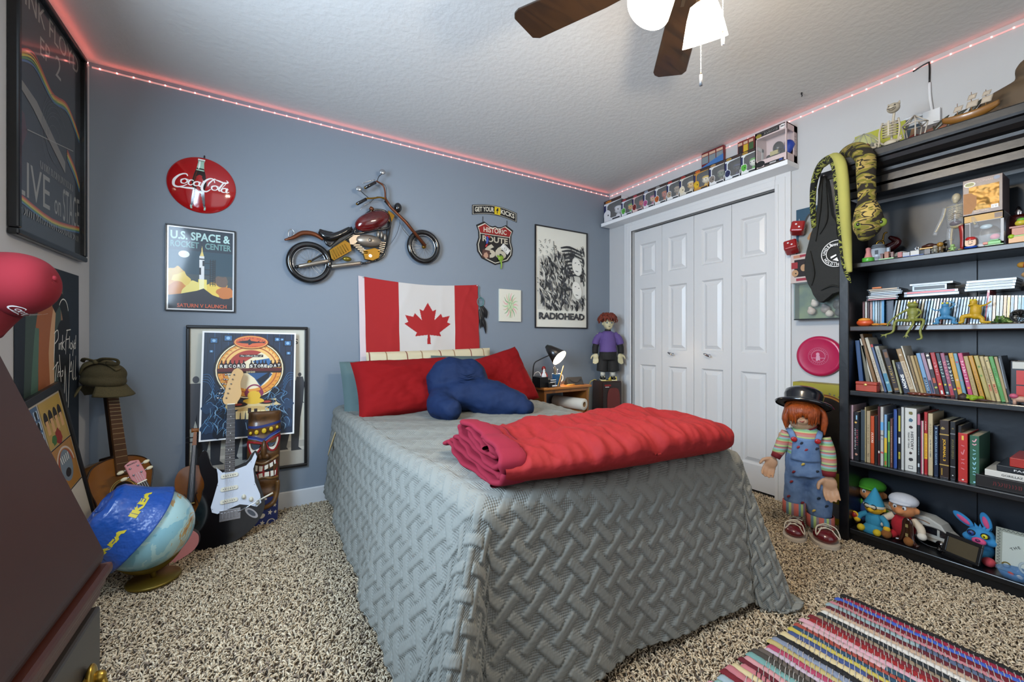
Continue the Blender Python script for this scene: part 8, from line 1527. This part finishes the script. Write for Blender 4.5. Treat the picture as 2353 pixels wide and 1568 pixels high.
# black photo stand
t = toy('photo_stand','black tilted tablet frame on a foot at the front of the bottom shelf','frame',spe(1340,2.57),FR - .35);Ms = TR(.01,0,.058,rx=-.30) @ basis(Vector(),X3,Z3,-Y3);b = MB(Ms)
for x0,y0,x1,y1_ in ((-.062,-.045,.062,-.035),(-.062,.030,.062,.045),(-.062,-.035,-.050,.030),(.050,-.035,.062,.030)):b.box(((x0 + x1) / 2,(y0 + y1_) / 2,0),(x1 - x0,y1_ - y0,.010),BLACK)
b.build('black_frame',t,bevel=.002);b = MB(Ms);b.box((0,-.002,-.001),(.10,.066,.006),mt('#4a4232',.25,coat=.5));b.build('screen',t);b = MB();b.box((.0,.01,.006),(.10,.05,.012),BLACK);b.tube([(-.055,.0,.03),(-.07,.01,.02),(-.072,0,.005)],.010,BLACK,8,3);b.build('foot',t,bevel=.002)
# blue rabbit plush
t = toy('plush_rabbit','bright blue plush rabbit with pink muzzle and feet on the bottom shelf','plush toy',spe(1590,2.66),FR - .1,1.0);bl_ = mt('#2c7cb0',.9,bump=(220,.3));pkm = mt('#c04a78',.9);b = MB();b.ell((0,.01,.045),(.038,.032,.045),bl_);b.ell((0,0,.105),(.044,.038,.040),bl_);b.ell((.034,-.010,.092),(.02,.018,.018),bl_);b.ell((-.034,-.010,.092),(.02,.018,.018),bl_);b.build('body',t,remesh=.004,smooth=2)
for s_,tl_ in ((-1,.9),(1,-.25)):b = MB(TR(s_ * .024,0,.135,ry=s_ * tl_));b.ell((0,0,.038),(.017,.008,.040),bl_);e_ = b.build('ear',t);b = MB(TR(s_ * .024,0,.135,ry=s_ * tl_));b.ell((0,-.006,.036),(.009,.004,.026),pkm);b.build('inner_ear',e_)
b = MB();b.ell((.004,-.038,.092),(.022,.014,.015),pkm);b.build('muzzle',t);b = MB();b.ell((.004,-.052,.098),(.008,.005,.006),mt('#5a1a4a',.4));b.build('nose',t)
for s_,c in ((-1,'#1c3a80'),(1,'#c9c01c')):b = MB();b.ell((s_ * .020,-.032,.118),(.014,.008,.013),mt('#16181c',.4));b.ell((s_ * .020,-.036,.118),(.010,.006,.010),mt(c,.4));b.ell((s_ * .020,-.042,.118),(.003,.002,.004),BLACK);b.build('eye',t)
for s_ in (-1,1):b = MB();b.ell((s_ * .034,-.045,.018),(.020,.024,.019),mt('#b8404a',.9));b.build('foot',t)
b = MB();[b.lathe([(.008,0),(0,.022)],bl_,6,M=TR(-.01 + .01 * k,-.006,.138,ry=-.4 + .35 * k)) for k in range(4)];b.build('tuft',t)
# certificate and glass dish
Pa = Qe(1752,800,2.625);t = thing('certificate','framed pale certificate with ornate border standing on the bottom shelf','certificate',M=basis(Vector((2.625,Pa.y,ZE)),-Y3,(Z3 + X3 * .12).normalized(),(-X3 + Z3 * .12).normalized()));b = MB();b.box((.12,.085,-.003),(.24,.17,.006),mt('#8f958a',.3,coat=.5));b.build('card',t);a = MB();a.z = .0003;a.rect(.018,.016,.225,.155,mt('#b4bcb4',.3,coat=.5));gk = mt('#3a3e38',.4)
for k in range(13):a.stroke([(.004,.01 + k * .012),(.012,.016 + k * .012),(.004,.022 + k * .012)],.0016,gk,3)
for k in range(19):a.stroke([(.01 + k * .012,.168),(.016 + k * .012,.160),(.022 + k * .012,.168)],.0016,gk,3)
a.arctext('THE RESERVE',.11,.02,.10,PI * .75,PI * .35,.010,gk,.02);a.text('~13',.085,.078,.19,.090,gk,.03);a.text('~15',.09,.060,.16,.067,gk,0);a.ring(.030,.024,.008,.013,mt('#7a6a34',.3,.5));a.build('print',t)
t = toy('glass_dish','clear blue glass dish with sweets in front of the certificate','dish',spe(1990,2.575),FR);b = MB();b.lathe([(.0,.003),(.042,.003),(.054,.03),(.052,.031),(.040,.007),(0,.006)],mt('#5a8cc0',.05,alpha=.45),8);b.build('dish',t);b = MB();b.tube([(.034 + .024 * math.cos(a),0,.052 + .024 * math.sin(a)) for a in [k * PI / 12 for k in range(24)]],.004,mt('#a8b8c0',.05,alpha=.5),8,closed=True);b.build('glass_handle',t)
for c,P_,l_ in (('#b0301c',(-.012,0,.012),'red'),('#c9c4b8',(.012,-.008,.012),'white')):b = MB();b.ell((0,0,0),(.016,.008,.006),mt(c,.3));o = b.build('wrapped_sweet');o.matrix_basis = TR(*(Vector((2.575,spe(1990,2.575).y,ZE)) + Vector((P_[1],-P_[0],P_[2]))),rz=.4);tag(o,l_ + ' wrapped sweet lying in the blue glass dish','sweet')

# ================================================================== right wall beside the bookcase
def Qs(x,y,X):return onx(1780 + x / 3.646,330 + y / 3.646,X)
# two red dice
DM = mt('#8c1014',.35,coat=.5,bump=(80,.1))
def die(label,cx,cy,rot,s=.035):
    P = Qs(cx,cy,2.745);t = thing('hanging_die',label,'die',M=TR(*P) @ Euler(rot).to_matrix().to_4x4());b = MB();b.box((0,0,0),(2 * s,2 * s,2 * s),DM);b.build('cube_body',t,bevel=.011,seg=5)
    def pips(M_,L_):
        b = MB(M_);b.z = s + .0004
        for x,y in L_:b.disc(x,y,.0052,WHITE)
        b.build('pips',t)
    for M_,L_ in ((Matrix(),[(0,0)]),(TR(ry=-PI / 2),[(-.009,-.009),(.009,.009)]),(TR(rx=PI / 2),[(-.012,-.012),(-.012,.012),(.012,-.012),(.012,.012),(0,0)])):pips(M_,L_)
    b = MB();b.cyl((0,0,s),(.004,.004,s + .03),.0015,WHITE,6);b.build('cord',t)
die('upper red hanging die showing two pips beside the tote bag',195,710,(.15,.3,.35));die('lower red hanging die showing five pips beside the tote bag',140,868,(-.2,.5,.15))
# picture behind the dice
Pa,Pb = Qs(182,560,XR - .004),Qs(470,930,XR - .004);w,h = Pa.y - Pb.y,Pa.z - Pb.z;t = thing('wall_print','blue and brown unframed print behind the red dice','print',M=rightM((Pa.y + Pb.y) / 2,(Pa.z + Pb.z) / 2,.004));b = MB();b.box((0,0,0),(w,h,.004),mt('#1c4258',.45));b.build('sheet',t);a = MB();a.z = .0024;a.poly([(p[0] * .98,p[1] * .98) for p in [(-w / 2,-h / 2),(w / 2,-h / 2),(w / 2,h * .25),(w * .1,h * .42),(-w * .2,h * .30),(-w * .42,-h * .05)]],mt('#8a8c88',.45));a.poly(blobpts(w * .08,-h * .12,w * .24,seed=5),mt('#a87a4c',.45));a.stroke([(-w * .35,0),(-w * .1,h * .35),(w * .25,h * .2)],.012,mt('#2c2a28',.45),6);a.build('print_picture',t)
# display case with a small window box on it
Pa,Pb = Qs(160,1170,2.735),Qs(552,1480,2.735);yL,yR = Pa.y,.925;zb,zt = Qs(160,1480,2.735).z,Qs(160,1172,2.735).z;w,h = yL - yR,zt - zb;t = thing('display_case','clear fronted display case with small monochrome figures on the wall','display case',M=basis(Vector((2.735,yL,zb)),-Y3,Z3,-X3));dk_ = mt('#4a5a4c',.4);b = MB();b.box((w / 2,.003,-.03),(w,.006,.06),BLACK);b.box((w / 2,h - .003,-.03),(w,.006,.06),mt('#7a8a8c',.3));b.box((.003,h / 2,-.03),(.006,h,.06),mt('#8a9a9a',.2));b.box((w / 2,h / 2,-.057),(w,h,.006),mt('#3f5a50',.5,var=(9,'#7a8a5c')));b.build('case_shell',t)
for k,(x,z,r,c) in enumerate(((.30,.22,.022,'#b5a89c'),(.36,.42,.02,'#c4bcb0'),(.55,.26,.024,'#8a8078'),(.62,.14,.02,'#c0b8ac'),(.78,.35,.030,'#2a2c2e'),(.80,.16,.026,'#3a3c40'))):b = MB();b.ell((x * w,z * h,-.025),(r,r,.018),mt(c,.5));b.ell((x * w - r * .3,z * h + r * .9,-.025),(r * .5,r * .5,.012),mt(c,.5));b.build('figure',t,remesh=.003,smooth=2)
b = MB();b.add([(0,0,0),(w,0,0),(w,h,0),(0,h,0)],[(0,1,2,3)],mt('#e8f0f0',.03,alpha=.10));b.build('clear_front',t)
Pa = Qs(135,935,2.735);Pb = Qs(290,935,2.735);hb_ = Pa.z - zt - .002;t = thing('figure_box','small red and white window box standing on the wall display case','toy box',M=basis(Vector((2.735,Pa.y,zt + .0008)),-Y3,Z3,-X3));w = Pa.y - Pb.y;b = MB();b.box((w / 2,hb_ / 2,-.025),(w,hb_,.05),mt('#b8aaa4',.4));b.build('carton',t);a = MB();a.z = .0004;a.rect(w * .15,hb_ * .86,w * .6,hb_ * .96,mt('#b07a5c',.4));a.rect(w * .5,hb_ * .88,w * .98,hb_ * .96,mt('#8c1c30',.4));a.rect(w * .2,hb_ * .2,w * .97,hb_ * .8,mt('#241c1c',.3));a.rect(w * .04,hb_ * .5,w * .38,hb_ * .72,mt('#8c1c20',.4));a.disc(w * .24,hb_ * .34,w * .18,mt('#a8825c',.5),hb_ * .12);a.disc(w * .28,hb_ * .33,.004,BLACK);a.disc(w * .7,hb_ * .5,w * .16,mt('#a8825c',.5),hb_ * .12);a.rect(w * .3,hb_ * .06,w * .95,hb_ * .15,mt('#8c1c30',.4));a.build('printed_front',t)
# frisbee
M = rightM(1.092,.944,.002);t = thing('flying_disc','hot pink flying disc mounted on the white wall above the yellow box','flying disc',M=M);fm2 = mt('#a80c44',.35,coat=.3);b = MB();b.lathe([(.118,.0),(.120,.010),(.116,.020),(.105,.026),(.10,.0245),(.06,.025),(0,.025)],fm2,56);b.build('disc_body',t);a = MB();a.z = .0254;a.ring(0,0,.050,.0515,mt('#b86a84',.4));a.ring(0,0,.034,.036,mt('#c890a4',.4));a.arctext('~13',0,0,.043,PI * .95,PI * .05,.009,mt('#c890a4',.4));a.arctext('~8',0,0,.043,PI * 1.2,PI * 1.8,.009,mt('#c890a4',.4),inner=True);a.disc(-.002,.012,.009,mt('#c890a4',.4),.010);a.poly([(-.010,.004),(.008,.004),(.010,-.026),(.002,-.022),(-.004,-.028),(-.012,-.026)],mt('#c890a4',.4));a.rect(-.034,-.012,.034,-.009,mt('#c890a4',.4));a.build('print',t)
# tall yellow box behind the doll
t = thing('cardboard_box','tall yellow printed doll box standing against the wall behind the large doll','box',(2.74,1.055,0));b = MB();b.box((0,0,.395),(.10,.27,.79),mt('#8f861c',.5,bump=(30,.1)));b.build('carton',t,bevel=.002)
a = MB(basis(Vector((-.0502,.135,0)),-Y3,Z3,-X3));a.z = .0004;a.poly([(.03 + .0,.30)] + [(.16 + .135 * math.cos(x),.56 + .16 * math.sin(x)) for x in [PI * (1 - k / 16) for k in range(17)]] + [(.268,.30)],mt('#161210',.5));a.ring(.16,.56,.136,.142,mt('#a8702c',.5),0,PI,e=1.15);a.ring(.16,.56,.144,.149,mt('#6a1414',.5),0,PI,e=1.15);a.arctext('more than a best friend',.16,.55,.19,PI * .90,PI * .08,.014,mt('#2a3a6a',.5));a.rect(.03,.03,.26,.13,mt('#6a6e74',.5));a.rect(.02,.02,.268,.05,mt('#b09a1c',.5));a.build('printed_front',t)
# ---- tote bag on a hook
def blobpath(L_,X):return [Qs(x,y,X) for x,y in L_]
Oh = Qs(400,270,2.68);t = thing('tote_bag','black cloth bag with a round white printed emblem hanging beside the bookcase','bag',Oh)
cb_ = mt('#141512',.75,bump=(60,.3));ol = [Qs(x,y,2.66) for x,y in ((392,262),(425,300),(455,480),(475,600),(512,650),(520,760),(556,900),(572,1060),(576,1212),(480,1260),(372,1335),(300,1220),(248,1100),(252,960),(290,800),(322,680),(348,520),(366,330))]
Ml = basis(Oh,-Y3,Z3,-X3);Mi = Ml.inverted();o2 = [(p.x,p.y) for p in cr_spline([(*(Mi @ p).to_2d(),0) for p in ol],3,True)]
def bagz(x,y):
    return .0
b = MB(basis(Vector(),-Y3,Z3,-X3));b.prism(o2,-.035,.015,cb_);b.build('bag_body',t,bevel=.010,seg=3,noise=(.06,.012));b = MB(basis(Vector(),-Y3,Z3,-X3));q2 = lambda x,y:(Mi @ Qs(x,y,2.66)).to_2d()
for L_ in (((400,300),(380,560),(345,820)),((430,330),(440,620),(380,760)),((300,900),(330,1080),(310,1190)),((390,1230),(480,1190),(566,1210))):b.tube([(*q2(*p),.022) for p in L_],[.002,.007,.002],cb_,8,5,flat=.5)
b.build('cloth_fold',t)
a = MB(basis(Vector(),-Y3,Z3,-X3));a.z = .024;cx,cy = q2(525,920);a.ring(cx,cy,.070,.0735,wh,PI * .45,PI * 1.72,e=1.0);a.ring(cx,cy,.048,.051,wh,PI * .5,PI * 1.5);a.arctext('UNDER',cx,cy,.060,PI * 1.02,PI * .62,.013,wh,.02);a.arctext('HOLDING',cx,cy,.060,PI * 1.12,PI * 1.62,.013,wh,.02,inner=True)
for k in range(5):a.stroke([(cx - .03 + .010 * k,cy + .040),(cx - .020 + .008 * k,cy + .055)],.003,wh,0)
a.poly([(cx - .030,cy - .015),(cx - .004,cy - .004),(cx - .002,cy - .012),(cx - .028,cy - .026)],wh);a.poly([(cx - .02,cy - .034),(cx + .0,cy - .022),(cx + .008,cy - .045)],wh);a.build('print',t)
b = MB(basis(Vector(),-Y3,Z3,-X3));c0 = q2(420,265);b.box((c0[0] - .0,c0[1] + .005,-.02),(.07,.045,.02),mt('#0c0c0e',.4));b.cyl((c0[0] - .006,c0[1] - .0,-.01),(c0[0] - .006,c0[1] - .0,.02),.004,CHROME,8);o = b.build('hook_board');o.location = Oh;tag(o,'black hook board on the bookcase side behind the green snake','hook')
# ---- plush snakes
camo = ramp_mat('noise',11,[(0,'#1e170c'),(.44,'#6a6420'),(.53,'#8f7c40'),(.58,'#1e170c'),(.63,'#a89250'),(.70,'#5a5a1c')],.9,(1,1,3),.6,2)
PL = [(560,200,2.60),(600,90,2.56),(690,55,2.46),(760,130,2.41),(765,280,2.405),(772,420,2.405),(768,500,2.405)];pts = [Qs(x,y,X) for x,y,X in PL]
t = thing('plush_snake','thick camouflage plush snake hanging head down from the bookcase corner','plush toy',pts[3]);b = MB(TR(*(-pts[3])));b.tube(pts,[.030,.033,.037,.038,.036,.034,.032],camo,20,6);hp = [Qs(x,y,2.405) for x,y in ((768,480),(775,560),(780,650),(770,730),(755,790))];b.tube(hp,[.032,.048,.058,.050,.024],camo,22,5);b.ell(hp[-1] + Vector((0,0,.006)),(.028,.028,.022),camo);b.build('body',t,remesh=.006,smooth=3)
for x,y,dy in ((706,680,0),(900,660,0)):
    e_ = Qs(x,y,2.362 if x < 800 else 2.40);b = MB(TR(*(-pts[3])));b.ell(e_,(.012,.018,.020),mt('#6a7a20',.8));b.build('eye_patch',t);b = MB(TR(*(-pts[3])));b.ell(e_ + Vector((-.012,0,0)),(.005,.007,.008),mt('#141008',.15,coat=.8));b.build('eye',t)
strp = ramp_mat('noise',34,[(0,'#0f110a'),(.50,'#8f9440'),(.60,'#0f110a')],.9,(1,1,1.8),.6,1);blly = mt('#a09d52',.9,bump=(200,.2))
PL = [(345,700,2.66),(335,520,2.64),(345,330,2.60),(400,180,2.55),(490,118,2.47),(545,170,2.42),(570,330,2.415),(585,560,2.43),(600,780,2.45),(610,960,2.47),(625,1080,2.47),(655,1165,2.47)];pts = [Qs(x,y,X) for x,y,X in PL]
t = thing('plush_snake','slim yellow green plush snake with black patterned back looped beside the camouflage one','plush toy',pts[4]);rr_ = [.012,.014,.016,.019,.023,.026,.026,.025,.022,.018,.011,.003]
b = MB(TR(*(-pts[4])));b.tube([p + Vector((.008,.012,0)) for p in pts],rr_,strp,16,6);b.build('patterned_back',t);b = MB(TR(*(-pts[4])));b.tube([p + Vector((-.004,-.003,0)) for p in pts[3:-1]],[r * .93 for r in rr_[3:-1]],blly,16,6);b.build('pale_belly',t)

# ================================================================== the large doll
Pd = onz(1878,1228,0);t = thing('doll','large orange haired doll in striped shirt, denim overalls and black hat by the bookcase','doll',M=TR(2.42,1.005,.010,rz=-1.02));UX,UZ = .000465,.000582
skd = mt('#b08a6c',.5,coat=.1);XZ = lambda X_,Y_,y=0:Vector(((X_ - 430) * UX,y,(1440 - Y_) * UZ + .012))
den = mt('#4f6a92',.85,bump=(300,.3),var=(30,'#6580a6'));sx = .2
STR = ramp_mat('wave_z',5.2,[(0,'#b86a5c'),(.14,'#a8b87c'),(.22,'#7aa87c'),(.36,'#8aa8b0'),(.50,'#b86a6a'),(.60,'#5c6a70'),(.66,'#a4b47a'),(.82,'#b07a74')],.85);STX = ramp_mat('wave_x',6,[(0,'#b05a50'),(.2,'#5a7a8a'),(.4,'#9ab06c'),(.6,'#7a6a78'),(.8,'#a85a50')],.85)
b = MB();b.ell(XZ(392,385,-.005),(.070,.066,.078),skd);b.ell(XZ(375,405,-.058),(.030,.022,.022),skd);b.ell(XZ(352,375,-.072),(.010,.012,.010),skd);b.tube([XZ(410,450),XZ(430,560)],[.032,.04],skd,14)
b.tube([XZ(415,520),XZ(410,700),XZ(410,860)],[.045,.052,.045],skd,16)
b.tube([XZ(225,560),XZ(175,680),XZ(118,770,-.01)],[.028,.022,.016],skd,14,3);b.tube([XZ(565,570),XZ(605,720,-.025),XZ(608,880,-.045)],[.028,.022,.017],skd,14,3)
hand(b,TR(*XZ(110,785,-.012)) @ TR(rx=PI / 2 - .1,ry=.35),.85,skd,1,.9);hand(b,TR(*XZ(608,880,-.048)) @ TR(rx=PI / 2 - .1,ry=-.1),.92,skd,1,.7)
b.build('body',t,remesh=.0045,smooth=3)
b = MB();[b.ell(XZ(x,352,-.066),(.009,.006,.007),mt('#c8c8c8',.2)) for x in (330,405)];[b.ell(XZ(x,352,-.072),(.0045,.003,.005),mt('#3a5a80',.2)) for x in (330,405)];b.build('eyes',t);b = MB();b.tube([XZ(335,402,-.079),XZ(358,410,-.084),XZ(385,400,-.078)],[.001,.0045,.001],mt('#8a4a40',.4),8,4);b.build('mouth',t)
# shirt, sleeves, cuffs
b = MB();b.tube([XZ(410,480),XZ(412,510),XZ(408,600),XZ(405,760)],[.040,.066,.076,.074],STR,28,4);b.build('shirt',t,remesh=.006,smooth=2)
for pts_,r_ in (((XZ(258,545),XZ(205,640),XZ(150,740,-.01)),[.034,.032,.026]),((XZ(565,565),XZ(605,690,-.02),XZ(608,835,-.04)),[.040,.038,.034])):
    b = MB();b.tube(pts_,r_,STR,18,4);s_ = b.build('sleeve',t,noise=(.03,.005));d_ = (pts_[2] - pts_[1]).normalized();b = MB();b.cyl(pts_[2] - d_ * .004,pts_[2] + d_ * .026,r_[2] * .98,mt('#6a0e18',.85),18,r_[2] * .86);b.build('red_cuff',s_)
b = MB();b.tube([XZ(425,478),XZ(432,492)],[.045,.052],mt('#6a0e18',.85),18);b.build('collar',t)
# overalls
b = MB();b.tube([XZ(400,710),XZ(405,800),XZ(420,900)],[.078,.082,.086],den,26,3)
b.tube([XZ(345,880),XZ(318,1020),XZ(312,1180)],[.052,.048,.044],den,22,3);b.tube([XZ(500,880),XZ(545,1040),XZ(552,1260)],[.060,.056,.052],den,22,3)
b.build('overalls',t,remesh=.007,smooth=8,noise=(.07,.012))
b = MB();b.grid(lambda u,v:tuple(XZ(265 + 25 * v + (275 - 50 * v) * u,760 - 205 * v,-.082 * math.cos((u - .5) * 1.8) - .003)),16,12,den);b.build('bib',t,solid=.004)
for x0,x1 in ((290,255),(505,548)):b = MB();b.tube([XZ(x0,570,-.066),XZ((x0 + x1) / 2,525,-.056),XZ(x1,500,-.015)],[.014,.014,.014],den,8,4,flat=.3,up=(0,-1,0));st_ = b.build('strap',t);b = MB();b.ell(XZ(x0,572,-.074),(.014,.006,.013),mt('#981418',.35));b.build('button',st_)
for c,r,nm in ((XZ(312,1215),.049,1),(XZ(552,1300),.058,1)):b = MB();b.lathe([(r,-.032),(r + .003,-.030),(r + .002,.030),(r - .002,.032)],STX,30,M=TR(*c));b.build('rolled_cuff',t)
b = MB();R_ = random.Random(21)
for k,(x,y,c) in enumerate(((370,785,'#b8a04a'),(290,870,'#6a1420'),(275,970,'#7a1c20'),(480,965,'#8c1a1c'),(500,840,'#16202c'),(520,1080,'#16283a'),(250,1110,'#6a1420'),(480,1200,'#b8a04a'),(590,1140,'#1c2a3a'),(380,1150,'#6a1420'),(330,640,'#8c2a38'),(400,655,'#8c2a38'),(360,600,'#1c2a3a'),(500,640,'#16202c'))):
    off = -.106 if y < 900 else -.074
    cxx = 405 if y < 900 else (316 if x < 430 else 548);rx_ = .084 if y < 900 else (.049 if x < 430 else .056);dx = (x - cxx) * UX;yy = -math.sqrt(max(.0002,rx_ ** 2 - dx ** 2)) - .0015;b.tube([XZ(x - 14,y + 8,yy),XZ(x,y - 6,yy - .001),XZ(x + 16,y - 10,yy)],[.003,.007,.003],mt(c,.8),6,3,flat=.35,up=(0,1,0))
b.build('fabric_patches',t)
# hair: long fringe and side locks
hc = mt('#96420e',.45,bump=(120,.4),var=(50,'#6e2c08'));R_ = random.Random(4);b = MB();b.ell(XZ(395,330,.02),(.082,.072,.075),hc)
for k in range(34):
    u = k / 33;x = 262 + 250 * u;dx = (x - 392) * UX;yy = -math.sqrt(max(.0004,.078 ** 2 - dx ** 2));ln = 380 if 300 < x < 420 else 430;ln += R_.uniform(-18,14)
    if 330 < x < 420:ln = R_.uniform(355,385)
    b.tube([XZ(392 + (x - 392) * .6,262,yy * .8),XZ(x,300,yy - .004),XZ(x + R_.uniform(-4,4),(300 + ln) / 2,yy - .010),XZ(x + R_.uniform(-10,10),ln,yy - .002)],[.010,.010,.008,.0015],hc,7,4)
for k in range(60):
    u = R_.random();s_ = -1 if k % 2 else 1;a_ = R_.uniform(-.5,1.2);x = 392 + s_ * 150 * math.cos(a_ * .6) * (1.0 if s_ < 0 else 1.18);yy = .05 * math.sin(a_) - .012;e_ = R_.uniform(470,530) if s_ > 0 else R_.uniform(440,500)
    b.tube([XZ(392 + s_ * 90,270,yy),XZ(x,330,yy),XZ(x + s_ * R_.uniform(0,28),420,yy),XZ(x + s_ * R_.uniform(-8,18),e_,yy)],[.012,.014,.012,.002],hc,7,4)
b.build('hair',t)
for c,rz_,nm in ((XZ(318,1330),.25,0),(XZ(560,1405),-.1,1)):
    sc_ = 1.0 if nm == 0 else 1.12;Mt_ = TR(c.x,-.03,0,rz=-rz_,s=sc_);b = MB(Mt_);rs = mt('#5e0e18',.25,coat=.7);b.ell((0,-.035,.040),(.046,.055,.032),rs);b.ell((0,.02,.048),(.040,.045,.045),rs);b.build('shoe',t,remesh=.005,smooth=3)
    b = MB(Mt_);b.prism([(p[0],p[1] - .015) for p in superq(.052,.085,.75,32)],.004,.022,mt('#b8ac9c',.5));b.build('sole',t,bevel=.004)
    b = MB(Mt_);wl_ = mt('#c9c0b0',.7);
    for k in range(4):b.tube([(-.028,-.045 + .016 * k,.068 + .006 * k),(0,-.050 + .016 * k,.080 + .006 * k),(.028,-.045 + .016 * k,.068 + .006 * k)],.0028,wl_,6,3);b.tube([(-.026,-.04 + .016 * k,.069 + .006 * k),(.02,-.026 + .014 * k,.082 + .005 * k)],.0028,wl_,6)
    b.tube([(0,-.03,.092),(.035,-.055,.085),(.045,-.07,.045),(.02,-.05,.075)],.0028,wl_,6,4);b.tube([(0,-.03,.092),(-.035,-.05,.082),(-.04,-.065,.05),(-.015,-.045,.08)],.0028,wl_,6,4);b.build('laces',t)
# black bowler hat: its own thing, worn by the doll
Mw = t.matrix_basis.copy();hc_ = XZ(398,282,.01);t2 = thing('bowler_hat','shiny black round brimmed hat worn by the large doll','hat',M=Mw @ TR(*hc_) @ TR(ry=.14,rx=-.36));hb2 = mt('#0c1018',.22,coat=.6);b = MB();b.lathe([(.122,-.004),(.126,.004),(.122,.008),(.088,.004),(.084,.012),(.088,.05),(.082,.074),(.058,.090),(0,.097)],hb2,48);b.lathe([(.120,.002),(.086,-.002),(.082,.0)],mt('#161612',.7),48);b.build('hat_body',t2);b = MB();b.lathe([(.0845,.008),(.0875,.022)],mt('#1a1a1c',.6),48);b.tube([(.085,-.02,.03),(.11,.0,.022),(.14,.02,.010)],[.004,.014,.002],mt('#7a2c50',.5),8,4,flat=.3,up=(0,0,1));b.build('hat_band',t2)

# ================================================================== rag rug
def rug():
    t = thing('rag_rug','multicoloured striped woven rag rug lying on the carpet at the lower right','rug',(1.50,.20,.018))
    R_ = random.Random(9);xs = .90;cols_ = ['#6a1420','#8fa0a8','#c9c4bc','#b8a08a','#22262c','#3a5a8a','#b06a70','#c98a9a','#2a4a5c','#9a3c34','#c4b48a','#54607a','#8a7a8c','#1c1c20','#b04a60','#7a9a94','#d8d4cc','#5a2430','#3c5cb0','#a8306a','#b08a1c']
    mats = [mt(c,.9,bump=(90,.4)) for c in cols_];warp = mt('#a8a29c',.9);b = MB();x = 1.975;L = [(1.975,'#201c1c'),]
    first = ['#1c1a1c','#8c1c38','#3a58b0','#6a1422','#b87880','#8fa4a8','#5a1c26','#b89c84','#d4d0c8','#22282c','#8a7a64','#6a1c26','#8c1c20','#c99aa4','#c9a4a8','#9a4438','#22445c','#b8a84c','#3a4a7a','#c9b88c','#1c1c1e','#7a8498','#b0a068','#a03c58','#b8a4b0','#5a5048','#3f3a34','#6a9490','#c08a8c','#5a1420']
    i = 0;strips = []
    while x > xs:
        w = R_.uniform(.019,.030);c = first[i] if i < len(first) else R_.choice(cols_);strips.append((x - w / 2,w,c));x -= w * .96;i += 1
    for sx_,w,c in strips:
        m = mt(c,.9,bump=(90,.4));y1_ = .690 + R_.uniform(-.012,.012) + (1.97 - sx_) * .04;y0_ = -.30;n = 120;ph = R_.uniform(0,9)
        m2 = mt(R_.choice(cols_),.9,bump=(90,.4));seg0 = 0
        def fn(u,v,sx_=sx_,w=w,ph=ph,y1_=y1_,y0_=y0_):
            a = PI * u;y = y0_ + (y1_ - y0_) * v;wob = .0016 * math.sin(y * 60 + ph);k_ = 1 - .10 * abs(math.sin(y * 130 + ph));endt = min(1,(y1_ - y) / .010 + .15)
            return (sx_ + wob + math.cos(a) * w * .53 * k_,y,.001 + math.sin(a) * .0085 * k_ * endt)
        if R_.random() < .35:
            k0 = R_.uniform(.3,.8);b.grid(lambda u,v:fn(u,v * k0),7,int(n * k0),m2,M=TR(-1.5,-.2,0));b.grid(lambda u,v:fn(u,k0 + v * (1 - k0)),7,int(n * (1 - k0)) + 2,m,M=TR(-1.5,-.2,0))
        else:b.grid(fn,7,n,m,M=TR(-1.5,-.2,0))
    b.build('rag_strips',t)
    b = MB(TR(-1.5,-.2,0));dark = mt('#1c1a1a',.9)
    for si,(sx_,w,c) in enumerate(strips):
        y = -.28
        while y < .67:b.tube([(sx_ - w * .52,y,.003),(sx_ - w * .2,y + .003,.0108),(sx_ + w * .2,y + .006,.0108),(sx_ + w * .52,y + .009,.003)],.0012,dark if si % 5 == 0 else warp,4,cap=False);y += R_.uniform(.011,.018)
    o = b.build('warp_threads',t);o['kind'] = 'stuff'
rug()
